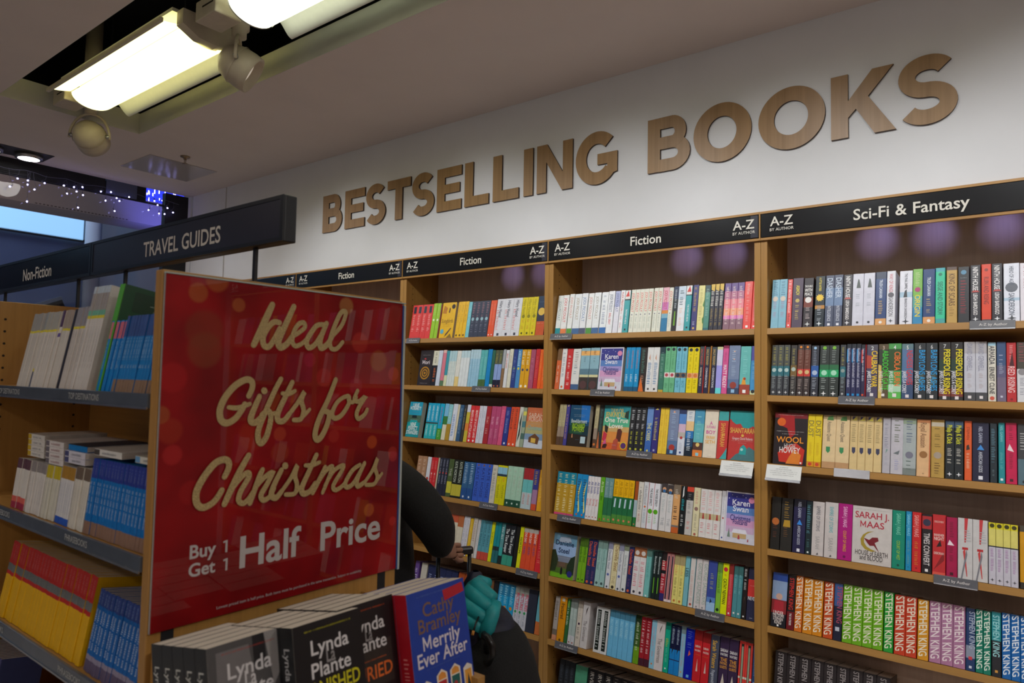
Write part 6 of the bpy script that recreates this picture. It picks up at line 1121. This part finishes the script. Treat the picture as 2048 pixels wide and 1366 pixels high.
# ------------------------------------------------------------------ end display of the gondola
eb = thing('display_bin', 'oak end bin holding stacked paperbacks under the red poster', 'display bin', (0, 0, 0))
for y0, z1 in ((-2.090, 0.95), (-1.607, 0.995)):
    b = MB(); b.prism([(0.6015, 0.5), (0.965, 0.5), (0.965, z1), (0.66, 0.995), (0.66, 1.097), (0.6015, 1.097)], y0, y0+0.022, M['oak']); b.build('side_panel', eb)
b = MB(); b.bbox(0.966, 0.984, -2.090, -1.585, 0.62, 0.93, M['oakx'], 0.002); b.build('front_lip', eb)
TA = math.radians(11)
b = MB(); b.box(0.61, 0.965, -2.067, -1.608, 0.5, 0.52, M['oakx']); b.build('bottom', eb)
def stack(y, xf, ztop, n, thick, w, h, spec, desc, ghide=None):
    """n paperbacks one behind another; the front one's cover has its top edge at (xf, ztop); all lean back by TA"""
    first = None
    for k in range(n):
        dx = -k*thick*math.cos(TA); dz = -k*thick*math.sin(TA)
        px = xf + dx; pz = ztop + dz
        base = (px + h*math.sin(TA), y, pz - h*math.cos(TA))
        if k == 0 and n > 1: pos = 'front copy'
        elif n == 1: pos = 'single copy'
        else: pos = '%s copy back' % ordn(k+1)
        label = '%s paperback, %s in the end bin' % (desc, pos)
        if first is None or (ghide and k == 1):
            sp = spec if k == 0 or not ghide else ghide
            b, g = cover_book(w, h, thick-0.0004, sp)
            t = thing('paperback', label, 'book', base, (-TA, 0, PI/2)); first = t; c0 = b.build('cover', t); p0 = g.build('page_block', t)
        else:
            t = first.copy(); COL.objects.link(t); t.location = base; t['label'] = label
            for ch in (c0, p0):
                q = ch.copy(); COL.objects.link(q); q.parent = t
        if n > 1: t['group'] = 'copies of the %s paperback in the end bin' % desc
def cover_book(w, h, d, sp):
    """front cover on y=0, spine on the side x=0"""
    front, spine = sp
    b, g0 = book_mesh(w, h, d, front, True)
    sc = paper(spine[0]); b.add([(0, d, 0), (0, 0.0012, 0), (0, 0.0012, h), (0, d, h)], [(0, 1, 2, 3)], sc); b.add([(-0.0004, d, 0), (-0.0004, 0.0006, 0), (-0.0004, 0.0006, h), (-0.0004, d, h)], [(0, 1, 2, 3)], sc)
    s = MB()
    for q in spine[1:]:
        q = q.split(':'); put_text(s, q[4], paper(q[3]), d/2, (float(q[1])+float(q[2]))/2*h, d*0.42, (float(q[2])-float(q[1]))*h, 0, 'v')
    T = Matrix(((0, 1, 0, -0.0008), (-1, 0, 0, d), (0, 0, 1, 0), (0, 0, 0, 1)))
    add_transformed(b, s, T)
    g = MB(); g.box(0.0006, w-0.001, 0.0009, d-0.0005, 0.0008, h-0.0006, M['pages_cream'])
    return b, g
LY1 = (['4c4a4a', 'b:.0:.5:2c2a2c', 'p:6c6868:.1:.95:.5:.95:.6:.55:.3:.4:.1:.6', 'p:1c1a1c:.55:1:.7:1:.72:.8:.56:.78', 'p:8c8886:.7:1:1:1:1:.8:.8:.6', 'p:18161a:.75:.4:1:.7:1:.2:.8:.2', 'w:.93:.7:a83428:~', 'w:.80:.62:c8c4c4:Lynda', 'w:.715:.16:c8c4c4:La', 'w:.64:.86:c8c4c4:Plante', 'w:.5:.8:d8d4d0:~'], ['1e2022', 't:.1:.95:b8b8b0:Lynda_La_Plante'])
LY2 = (['121012', 'w:.94:.7:b8b018:~', 'w:.81:.66:d0cccc:Lynda', 'w:.725:.14:8c8888:La', 'w:.64:.9:d0cccc:Plante', 'w:.50:.86:c4bc18:VANISHED', 'w:.3:.6:8c8888:~'], ['16181a', 't:.1:.95:a8a8a8:Lynda_La_Plante'])
LY3 = (['141012', 'p:2c2622:.1:.6:.9:.66:.9:.3:.1:.3', 'w:.94:.7:c05024:~', 'w:.81:.66:c8c4c4:Lynda', 'w:.735:.14:8c8888:La', 'w:.655:.9:c8c4c4:Plante', 'w:.52:.6:c8602c:~', 'w:.42:.8:d06428:BURIED', 'w:.2:.6:8c8888:~'], ['141214', 't:.1:.95:a8a8a8:Lynda_La_Plante'])
MER = (['1c3c98', 'b:0:.12:30386c', 'w:.955:.7:5870b0:~', 'p:b02030:.62:.86:.98:.89:.96:.97:.6:.95', 'w:.84:.62:74584c:Cathy', 'w:.72:.78:74584c:Bramley', 'w:.58:.68:d0c8d0:Merrily', 'w:.46:.9:d0c8d0:Ever_After', 'w:.38:.6:4860a8:~',
  'p:d8d0c4:.1:.05:.26:.05:.26:.27:.18:.3:.1:.27', 'p:d8903c:.12:.07:.24:.07:.24:.25:.12:.25', 'p:28383c:.15:.07:.21:.07:.18:.2', 'p:e0d4c4:.35:.03:.53:.03:.53:.3:.44:.34:.35:.3', 'p:b02830:.37:.05:.51:.05:.51:.25:.37:.25', 'p:d88c3c:.37:.26:.51:.26:.5:.3:.44:.32:.38:.3', 'o:.44:.16:.035:5878b0',
  'p:e0d4c4:.58:.03:.76:.03:.76:.3:.67:.34:.58:.3', 'p:1c5c58:.6:.05:.74:.05:.74:.25:.6:.25', 'p:d89040:.6:.26:.74:.26:.73:.3:.67:.32:.61:.3', 'o:.66:.18:.035:a03838', 'p:d8884c:.7:.05:.74:.05:.73:.2', 'p:d8d0c4:.81:.07:.97:.07:.97:.27:.89:.3:.81:.27', 'p:d8983c:.83:.09:.95:.09:.95:.25:.83:.25', 'p:28383c:.85:.09:.93:.09:.89:.22'], ['a81424', 't:.1:.5:d87878:~'])
stack(-2.125, 0.850, 1.173, 5, 0.036, 0.141, 0.216, LY1, 'grey photo crime')
stack(-2.001, 0.893, 1.182, 5, 0.037, 0.143, 0.216, LY2, 'black yellow-lettered crime')
stack(-1.893, 0.872, 1.180, 5, 0.037, 0.132, 0.216, LY3, 'black orange-lettered crime')
stack(-1.759, 0.909, 1.184, 4, 0.0345, 0.163, 0.234, MER, 'blue Christmas romance')

# ------------------------------------------------------------------ ceiling fittings
def luminaire(x0, x1, label, glow):
    t = thing('fluorescent_luminaire', label, 'ceiling light', (0, 0, 0), group='fluorescent luminaires in the ceiling trough')
    def sheet(f, m, n=18, th=0.0015):
        b = MB(); P = [f(i/n) for i in range(n+1)]
        for i in range(n):
            (ya, za), (yb, zb) = P[i], P[i+1]
            b.add([(x0, ya, za), (x1, ya, za), (x1, yb, zb), (x0, yb, zb)], [(0, 1, 2, 3)], m, None, True)
        return b
    c = -1.272
    b = sheet(lambda u: (c-0.098*math.cos(u*PI), 3.005-0.058*math.sin(u*PI)), glow)
    b.add([(x0, c-0.098*math.cos(i/18*PI), 3.005-0.058*math.sin(i/18*PI)) for i in range(19)], [tuple(range(19))], M['white_metal'])
    b.build('diffuser', t)
    b = MB()
    for i in range(18):
        a0, a1 = i/18*PI, (i+1)/18*PI
        for rr in (0,):
            P = [(x0-0.003, c-0.101*math.cos(a0), 3.005-0.061*math.sin(a0)), (x0+0.006, c-0.101*math.cos(a0), 3.005-0.061*math.sin(a0)), (x0+0.006, c-0.101*math.cos(a1), 3.005-0.061*math.sin(a1)), (x0-0.003, c-0.101*math.cos(a1), 3.005-0.061*math.sin(a1))]
            b.add(P, [(0, 1, 2, 3)], M['white_metal'])
    b.build('end_rim', t)
    wm = mat('wing_white', (0.75, 0.74, 0.66), 0.35, vary=0.02)
    b = sheet(lambda u: (-1.152+0.062*u, 3.012-0.048*math.sin(u*PI/2)**1.5), wm); b.build('reflector_wing', t)
    b = sheet(lambda u: (-1.374-0.088*u, 3.006-0.016*math.sin(u*PI/2)), glow); b.build('side_diffuser', t)
    b = MB(); b.box(x0-0.02, x1+0.02, -1.475, -1.462, 2.975, 2.992, M['lamp_body']); b.box(x0, x1, -1.42, -1.12, 3.045, 3.06, M['white_metal']); b.build('housing', t)
    b = MB(); b.prism([(-1.40, 2.99), (-1.33, 2.955), (-1.25, 2.95), (-1.19, 2.97), (-1.16, 3.0), (-1.16, 3.05), (-1.40, 3.05)], x1, x1+0.05, M['lamp_body'], Matrix(((0, 1, 0, 0), (1, 0, 0, 0), (0, 0, 1, 0), (0, 0, 0, 1)))); b.build('end_cap', t)
    b = MB()
    for xx in (x0+0.2, x1-0.2): b.tube([(xx, -1.272, 3.055), (xx, -1.272, 3.6)], 0.004, M['void'])
    b.build('hanger', t)
luminaire(-1.99, -0.86, 'curved white fluorescent luminaire nearer the shop window, fully in view', M['tube'])
luminaire(-0.53, 0.62, 'curved white fluorescent luminaire cut by the top edge of the picture', M['tube2'])
luminaire(1.0, 2.15, 'curved white fluorescent luminaire further along the trough', M['tube2'])
def gear_box(x, label):
    t = thing('lamp_gear_box', label, 'lamp fitting', (x, -1.335, 3.0))
    b = MB(); b.bbox(-0.075, 0.075, -0.055, 0.055, -0.03, 0.05, M['lamp_body'], 0.006); b.build('body', t)
    b = MB(); b.box(-0.02, 0.06, -0.0565, -0.0555, 0.012, 0.018, M['hole']); b.build('slot', t)
gear_box(-0.66, 'cream gear box between the two lit luminaires'); gear_box(-2.10, 'cream gear box at the window end of the trough')
def spot(loc, aim, label):
    t = thing('track_spotlight', label, 'spotlight', loc, group='cream track spotlights')
    t.scale = (1.35, 1.35, 1.35); d = Vector(aim)-Vector(loc); rot = d.to_track_quat('-Z', 'Y').to_matrix().to_4x4()
    b = MB(); b.lathe([(0.001, 0.058), (0.03, 0.053), (0.05, 0.036), (0.060, 0.006), (0.062, -0.03), (0.060, -0.055), (0.054, -0.055), (0.050, -0.02), (0.001, -0.015)], M['lamp_body'], rot, 28)
    b.lathe([(0.0625, 0.004), (0.0632, 0.001), (0.0625, -0.002)], M['lamp_body'], rot, 28); b.build('head', t)
    b = MB(); b.lathe([(0.001, -0.03), (0.047, -0.03)], emit('spot_lens_%d' % len(bpy.data.materials), (1, 0.9, 0.75), 0.3), rot, 20, False); b.build('lens', t)
    b = MB()
    side = (rot @ Vector((1, 0, 0))).normalized(); side.z = 0; side.normalize()
    arcp = []
    for i in range(13):
        a = PI*i/12; arcp.append(side*0.075*math.cos(a) + Vector((0, 0, -0.01+0.10*math.sin(a))))
    b.tube(arcp, 0.0055, M['lamp_body']); b.tube([side*0.075, side*0.058], 0.008, M['steel']); b.tube([-side*0.075, -side*0.058], 0.008, M['steel'])
    b.build('yoke', t)
    b = MB(); b.lathe([(0.001, 0.088), (0.022, 0.088), (0.022, 0.115), (0.03, 0.115), (0.03, 0.52), (0.001, 0.52)], M['lamp_body']); b.build('mount', t)
spot((-2.20, -1.20, 2.87), (-3.6, 0.1, 2.25), 'cream track spotlight hanging at the window end of the trough')
spot((-0.80, -1.165, 2.90), (0.0, -0.1, 2.1), 'cream track spotlight beside the gear box between the luminaires')
spot((0.95, -1.2, 2.90), (1.0, 0, 1.3), 'cream track spotlight further along the trough')
t = thing('recessed_downlight', 'square recessed twin downlight in the ceiling near the window', 'downlight', (-3.27, -1.245, CZ))
b = MB(); b.box(-0.105, 0.105, -0.235, 0.205, -0.003, -0.0005, mat('downlight_frame', (0.05, 0.045, 0.045), 0.4)); b.build('frame', t)
for yy in (-0.12, 0.095):
    b = MB(); b.lathe([(0.060, -0.030), (0.074, -0.030), (0.078, -0.004), (0.001, -0.0035)], M['steel'], Matrix.Translation((0, yy, 0)), 28); rg = b.build('lamp_ring', t)
    b = MB(); b.lathe([(0.001, -0.0295), (0.059, -0.0295)], M['disc'], Matrix.Translation((0, yy, 0)), 24, False); b.build('lens', rg)
t = thing('sprinkler_head', 'small sprinkler head on the ceiling beside the access panel', 'sprinkler', (-2.46, -0.545, CZ))
b = MB(); b.lathe([(0.001, -0.0005), (0.03, -0.0005), (0.028, -0.006), (0.012, -0.008), (0.009, -0.022), (0.001, -0.022)], M['brass'], None, 20); b.build('base', t)
b = MB(); b.tube([(0.008, 0, -0.02), (0.010, 0, -0.035), (0.002, 0, -0.045)], 0.002, M['brass'], 6); b.tube([(-0.008, 0, -0.02), (-0.010, 0, -0.035), (-0.002, 0, -0.045)], 0.002, M['brass'], 6); b.build('frame', t)
b = MB(); b.lathe([(0.001, -0.045), (0.017, -0.045), (0.017, -0.047), (0.001, -0.047)], M['brass'], None, 16); b.build('deflector', t)
b = MB(); pm = mat('access_panel', (0.50, 0.45, 0.43), 0.18, vary=0.02, scale=3)
b.box(-3.02, -2.60, -0.70, -0.25, CZ-0.003, CZ-0.0005, pm)
tag(b.build('access_panel'), 'square glossy access panel in the ceiling by the shop window', 'access panel')

# ------------------------------------------------------------------ customer with suitcase, rucksack and jacket
def skin_mesh(name, chains, m, parent=None, sub=2, root=0):
    """chains: lists of (x, y, z, r); points that coincide are welded, so limbs branch"""
    V = []; R = []; E = []; key = {}
    for ch in chains:
        prev = None
        for x, y, z, r in ch:
            k = (round(x, 4), round(y, 4), round(z, 4))
            if k not in key: key[k] = len(V); V.append((x, y, z)); R.append(r)
            i = key[k]
            if prev is not None and prev != i: E.append((prev, i))
            prev = i
    me = bpy.data.meshes.new(name); me.from_pydata(V, E, []); me.update(); me.materials.append(m)
    o = link(name, me, parent)
    sk = o.modifiers.new('skin', 'SKIN'); sk.use_smooth_shade = True; sk.branch_smoothing = 0.6
    lay = me.skin_vertices[0] if me.skin_vertices else None
    if lay is None:
        bpy.context.view_layer.objects.active = o; lay = me.skin_vertices.new() if hasattr(me.skin_vertices, 'new') else me.skin_vertices[0]
    for i, r in enumerate(R):
        rr = r if isinstance(r, tuple) else (r, r)
        lay.data[i].radius = rr; lay.data[i].use_root = (i == root)
    ss = o.modifiers.new('sub', 'SUBSURF'); ss.levels = sub; ss.render_levels = sub
    return o
PX, PY = -0.01, -1.02
def person():
    # facing the wall (+y), leaning to the window side, near hand lowered to the suitcase handle
    hip = (PX, PY, 0.92); ch = (PX-0.09, PY+0.03, 1.20); nk = (PX-0.16, PY+0.08, 1.38)
    shR = (PX+0.025, PY-0.02, 1.285); elR = (PX+0.300, PY-0.01, 1.115); wrR = (PX+0.192, PY+0.14, 0.990)
    shL = (PX-0.30, PY+0.06, 1.29); elL = (PX-0.37, PY+0.03, 1.02); wrL = (PX-0.34, PY+0.24, 0.95)
    hpR, knR, ftR = (PX+0.09, PY, 0.86), (PX+0.10, PY+0.03, 0.48), (PX+0.10, PY-0.01, 0.09)
    hpL, knL, ftL = (PX-0.09, PY, 0.86), (PX-0.10, PY+0.03, 0.48), (PX-0.11, PY-0.01, 0.09)
    hx, hy, hz = PX-0.20, PY+0.13, 1.50
    def w(p, r): return (*p, r)
    def fingers(p, d, s):
        q = Vector(p); out = []
        for k, (dx, ln) in enumerate(((-0.026, .9), (-0.009, 1.0), (0.009, .95), (0.026, .75))):
            a = q + Vector((0.004, 0.045, -0.012)) + Vector((0.0, 0.008, 0.0)) + Vector((dx*0.25, 0.002*k, -dx))
            out.append([w(q + Vector((0, 0.03, 0)), 0.026), w(a, 0.010), w(a + Vector((0.006*s, 0.030*ln, -0.004)), 0.0088), w(a + Vector((-0.012*s, 0.042*ln, -0.012)), 0.008), w(a + Vector((-0.030*s, 0.034*ln, -0.016)), 0.007)])
        out.append([w(q + Vector((0, 0.03, 0)), 0.026), w(q + Vector((-0.022*s, 0.035, 0.012)), 0.011), w(q + Vector((-0.034*s, 0.055, 0.008)), 0.009), w(q + Vector((-0.036*s, 0.070, -0.002)), 0.008)])
        return out
    t = thing('person', 'person in a black coat, elbow bent, gripping a suitcase handle behind the red poster', 'person', (PX, PY, 0))
    inv = lambda chains: [[(x-PX, y-PY, z, r) for x, y, z, r in c] for c in chains]
    body = [[w(hip, 0.13), w(ch, 0.12), w(nk, 0.058), (hx, hy-0.02, hz-0.05, 0.062), (hx, hy, hz, 0.085), (hx, hy+0.005, hz+0.07, 0.072)],
            [w(ch, 0.12), w(shR, 0.06), w(elR, 0.042), w(wrR, 0.028), w((wrR[0], wrR[1]+0.03, wrR[2]), 0.026)], [w(ch, 0.12), w(shL, 0.06), w(elL, 0.042), w(wrL, 0.028), w((wrL[0], wrL[1]+0.03, wrL[2]), 0.026)],
            [w(hip, 0.13), w(hpR, 0.085), w(knR, 0.058), w(ftR, 0.04), (ftR[0], ftR[1]+0.14, 0.05, 0.035)], [w(hip, 0.13), w(hpL, 0.085), w(knL, 0.058), w(ftL, 0.04), (ftL[0], ftL[1]+0.14, 0.05, 0.035)],
            [(hx, hy, hz, 0.085), (hx, hy+0.088, hz-0.012, 0.014), (hx, hy+0.103, hz-0.022, 0.011)]]
    body += fingers(wrR, 0, 1) + fingers(wrL, 0, -1)
    bo = skin_mesh('body', inv(body), M['skin'], t, 2)
    fc = MB()
    for s in (-1, 1):
        fc.lathe([(0.001, 0.011), (0.008, 0.008), (0.011, 0), (0.008, -0.008), (0.001, -0.011)], M['white_print'], Matrix.Translation((hx-PX+s*0.032, hy-PY+0.078, hz+0.012)), 12)
        fc.lathe([(0.001, 0.004), (0.004, 0.0)], M['void'], Matrix.Translation((hx-PX+s*0.032, hy-PY+0.0895, hz+0.012)), 8)
    fc.tube([(hx-PX-0.022, hy-PY+0.083, hz-0.05), (hx-PX, hy-PY+0.09, hz-0.053), (hx-PX+0.022, hy-PY+0.083, hz-0.05)], 0.005, mat('lips', (0.3, 0.1, 0.08), 0.5))
    fc.build('face', t)
    for s in (-1, 1):
        ears = MB(); ears.lathe([(0.001, 0.010), (0.018, 0.006), (0.022, 0), (0.016, -0.008), (0.001, -0.01)], M['skin'], Matrix.Translation((hx-PX+s*0.084, hy-PY-0.005, hz)) @ Euler((0, PI/2, 0)).to_matrix().to_4x4() @ Matrix.Scale(1.5, 4, (1, 0, 0)), 14)
        ears.build('ear', t)
    skin_mesh('hair', inv([[(hx, hy-0.005, hz+0.095, 0.060), (hx, hy-0.035, hz+0.05, 0.090), (hx, hy-0.055, hz-0.02, 0.080), (hx, hy-0.06, hz-0.09, 0.06)]]), M['hair'], t, 2)
    coat = [[(PX, PY-0.01, 0.66, (0.215, 0.17)), (PX, PY-0.01, 0.90, (0.195, 0.155)), w(ch, (0.180, 0.145)), (PX-0.15, PY+0.065, 1.335, (0.105, 0.085)), (nk[0], nk[1]-0.005, nk[2]+0.02, 0.078)],
            [w(ch, (0.180, 0.145)), w(shR, 0.088), ((shR[0]+elR[0])/2+0.015, (shR[1]+elR[1])/2, (shR[2]+elR[2])/2+0.015, 0.080), w(elR, 0.072), ((elR[0]+wrR[0])/2, (elR[1]+wrR[1])/2, (elR[2]+wrR[2])/2, 0.058), (wrR[0], wrR[1]-0.02, wrR[2]+0.006, 0.044)],
            [w(ch, (0.180, 0.145)), w(shL, 0.088), w(elL, 0.070), (wrL[0], wrL[1]-0.02, wrL[2]+0.006, 0.044)]]
    skin_mesh('coat', inv(coat), M['black_cloth'], t, 2)
    tr_ = [[(PX, PY, 0.90, 0.15), (hpR[0], hpR[1], 0.80, 0.100), (knR[0], knR[1], knR[2], 0.072), (ftR[0], ftR[1], 0.13, 0.062)], [(PX, PY, 0.90, 0.15), (hpL[0], hpL[1], 0.80, 0.100), (knL[0], knL[1], knL[2], 0.072), (ftL[0], ftL[1], 0.13, 0.062)]]
    skin_mesh('trousers', inv(tr_), M['denim'], t, 2)
    for f in (ftR, ftL):
        b = skin_mesh('shoe', inv([[(f[0], f[1]-0.06, 0.05, 0.046), (f[0], f[1]+0.02, 0.052, 0.048), (f[0], f[1]+0.13, 0.040, 0.040), (f[0], f[1]+0.18, 0.034, 0.030)]]), M['black_plastic'], t, 2)
    return wrR
WR = person()
# suitcase standing beside the person, handle raised
hx0, hy0 = WR[0]-0.030, WR[1]+0.085
st = thing('suitcase', 'black cabin suitcase with its twin-bar handle raised, held by the person', 'suitcase', (hx0, hy0, 0), (0, 0, math.radians(62)))
b = MB(); b.bbox(-0.175, 0.175, -0.03, 0.19, 0.05, 0.56, M['black_plastic'], 0.03)
for k in range(5): b.bbox(-0.13+k*0.058, -0.10+k*0.058, -0.034, -0.028, 0.09, 0.52, M['black_plastic'], 0.002)
b.build('shell', st)
b = MB()
for s in (-1, 1): b.tube([(s*0.06, -0.005, 0.5), (s*0.06, -0.005, 0.968)], 0.008, M['black_plastic'])
b.build('handle_bar', st)
b = MB(); b.bbox(-0.072, 0.072, -0.02, 0.01, 0.958, 0.986, M['black_plastic'], 0.008); b.build('grip', st)
for sx in (-0.14, 0.14):
    for sy in (0.0, 0.155):
        b = MB(); b.lathe([(0.001, -0.012), (0.024, -0.012), (0.026, 0), (0.024, 0.012), (0.001, 0.012)], M['black_plastic'], Matrix.Translation((sx, sy, 0.026)) @ Euler((0, PI/2, 0)).to_matrix().to_4x4(), 16); b.build('wheel', st)
def blob(prof, m, T, seg=28, squash=None, noise=0.0, seed=0):
    """soft body of revolution with lumpy surface"""
    rnd = random.Random(seed); ph = [rnd.uniform(0, 6.28) for _ in range(8)]; b = MB(); n = len(prof); v = []
    for i in range(seg):
        a = 2*PI*i/seg
        for k, (rx, ry, z) in enumerate(prof):
            q = 1 + noise*(math.sin(3*a+ph[0]+k*0.7) + 0.6*math.sin(5*a+ph[1]-k*1.1) + 0.4*math.sin(2*k+ph[2]))
            v.append((rx*q*math.copysign(abs(math.cos(a))**0.72, math.cos(a)), ry*q*math.copysign(abs(math.sin(a))**0.72, math.sin(a)), z))
    f = [(i*n+k, ((i+1) % seg)*n+k, ((i+1) % seg)*n+k+1, i*n+k+1) for i in range(seg) for k in range(n-1)]
    b.add(v, f, m, T, True); return b
BX, BY = 0.475, -0.95
rt = thing('rucksack', 'black rucksack with a webbing haul loop, standing under the turquoise-lined jacket', 'rucksack', (BX, BY, 0.40), (0, 0, math.radians(-30)))
b = blob([(0.01, 0.01, 0.0), (0.18, 0.10, 0.005), (0.205, 0.125, 0.06), (0.205, 0.13, 0.18), (0.19, 0.125, 0.27), (0.155, 0.11, 0.345), (0.115, 0.09, 0.395), (0.085, 0.07, 0.425), (0.01, 0.01, 0.435)], M['black_cloth'], None, 36, None, 0.018, 2); b.build('bag_body', rt)
b = blob([(0.01, 0.01, 0.03), (0.13, 0.055, 0.035), (0.14, 0.065, 0.1), (0.135, 0.06, 0.2), (0.10, 0.045, 0.25), (0.01, 0.01, 0.26)], M['black_cloth'], Matrix.Translation((0.0, -0.085, 0.02)), 28, None, 0.012, 4); b.build('front_pocket', rt)
b = MB(); b.tube([(0.105, -0.06, 0.38), (0.108, -0.075, 0.425), (0.125, -0.08, 0.443), (0.150, -0.078, 0.442), (0.164, -0.07, 0.425), (0.158, -0.065, 0.395), (0.135, -0.07, 0.362)], 0.010, M['black_plastic']); b.build('haul_loop', rt)
b = MB(); b.tube([(0.13*math.cos(a), -0.128-0.012*math.sin(a), 0.08+0.24*math.sin(a)) for a in [i*PI/14 for i in range(15)]], 0.003, M['black_plastic'], 6); b.build('zip', rt)
b = MB(); b.bbox(0.072, 0.080, -0.158, -0.152, 0.20, 0.235, M['steel'], 0.002); b.build('zip_pull', rt)
cs = thing('suitcase', 'dark blue soft case on the floor under the rucksack', 'suitcase', (BX, BY, 0), (0, 0, math.radians(-30)))
b = MB(); b.bbox(-0.23, 0.23, -0.14, 0.14, 0.03, 0.398, M['navy_cloth'], 0.03); b.build('shell', cs)
b = MB(); b.tube([(-0.06, -0.142, 0.22), (-0.05, -0.165, 0.22), (0.05, -0.165, 0.22), (0.06, -0.142, 0.22)], 0.008, M['black_plastic']); b.build('handle', cs)
jt = thing('jacket', 'navy padded jacket with turquoise quilted lining bundled on top of the rucksack', 'jacket', (BX-0.030, BY-0.005, 0.803), (0, math.radians(6), math.radians(-30)))
b = blob([(0.01, 0.01, -0.055), (0.085, 0.075, -0.052), (0.112, 0.095, -0.035), (0.103, 0.088, -0.018), (0.106, 0.092, 0.0), (0.098, 0.083, 0.014), (0.100, 0.085, 0.030), (0.088, 0.075, 0.048), (0.07, 0.06, 0.055), (0.01, 0.01, 0.058)], M['navy_cloth'], None, 40, None, 0.022, 5); b.build('outer_shell', jt)
b = MB()
def puff(path, r, m):
    n = len(path); b.tube(path, [r*(0.55+0.45*math.sin(PI*(i+0.6)/(n+0.2))) for i in range(n)], m, 14)
def arcpts(x0, x1, y, z0, bulge, n=10): return [(x0+(x1-x0)*i/n, y-0.035*math.sin(PI*i/n), z0+bulge*math.sin(PI*i/n)) for i in range(n+1)]
puff(arcpts(-0.075, 0.092, -0.052, 0.050, 0.012), 0.026, M['teal_cloth'])
puff(arcpts(-0.070, 0.090, -0.038, 0.078, 0.016), 0.028, M['teal_cloth'])
puff(arcpts(-0.066, 0.080, -0.020, 0.104, 0.018), 0.028, M['teal_cloth'])
puff(arcpts(-0.060, 0.062, 0.000, 0.122, 0.016), 0.028, M['teal_cloth'])
puff([(-0.062, -0.055, 0.045), (-0.076, -0.05, 0.075), (-0.070, -0.03, 0.11), (-0.045, -0.01, 0.138), (-0.005, 0.0, 0.148)], 0.022, M['teal_cloth'])
puff([(0.085, -0.04, 0.025), (0.104, -0.035, 0.055), (0.094, -0.02, 0.09), (0.072, 0.0, 0.118)], 0.024, M['teal_cloth'])
b.build('quilted_lining', jt)
b = blob([(0.01, 0.01, -0.05), (0.035, 0.04, -0.04), (0.042, 0.045, 0.02), (0.036, 0.04, 0.08), (0.02, 0.02, 0.125), (0.01, 0.01, 0.132)], M['navy_cloth'], Matrix.Translation((-0.10, -0.01, 0.02)), 24, None, 0.05, 3); b.build('sleeve', jt)
b = MB(); b.tube([(0.088, -0.06, 0.085), (0.105, -0.075, 0.074), (0.122, -0.088, 0.055)], 0.003, M['black_plastic'], 6); b.tube([(0.120, -0.087, 0.058), (0.127, -0.092, 0.05)], 0.005, mat('toggle_orange', (0.5, 0.2, 0.03), 0.5), 6); b.build('drawcord', jt)
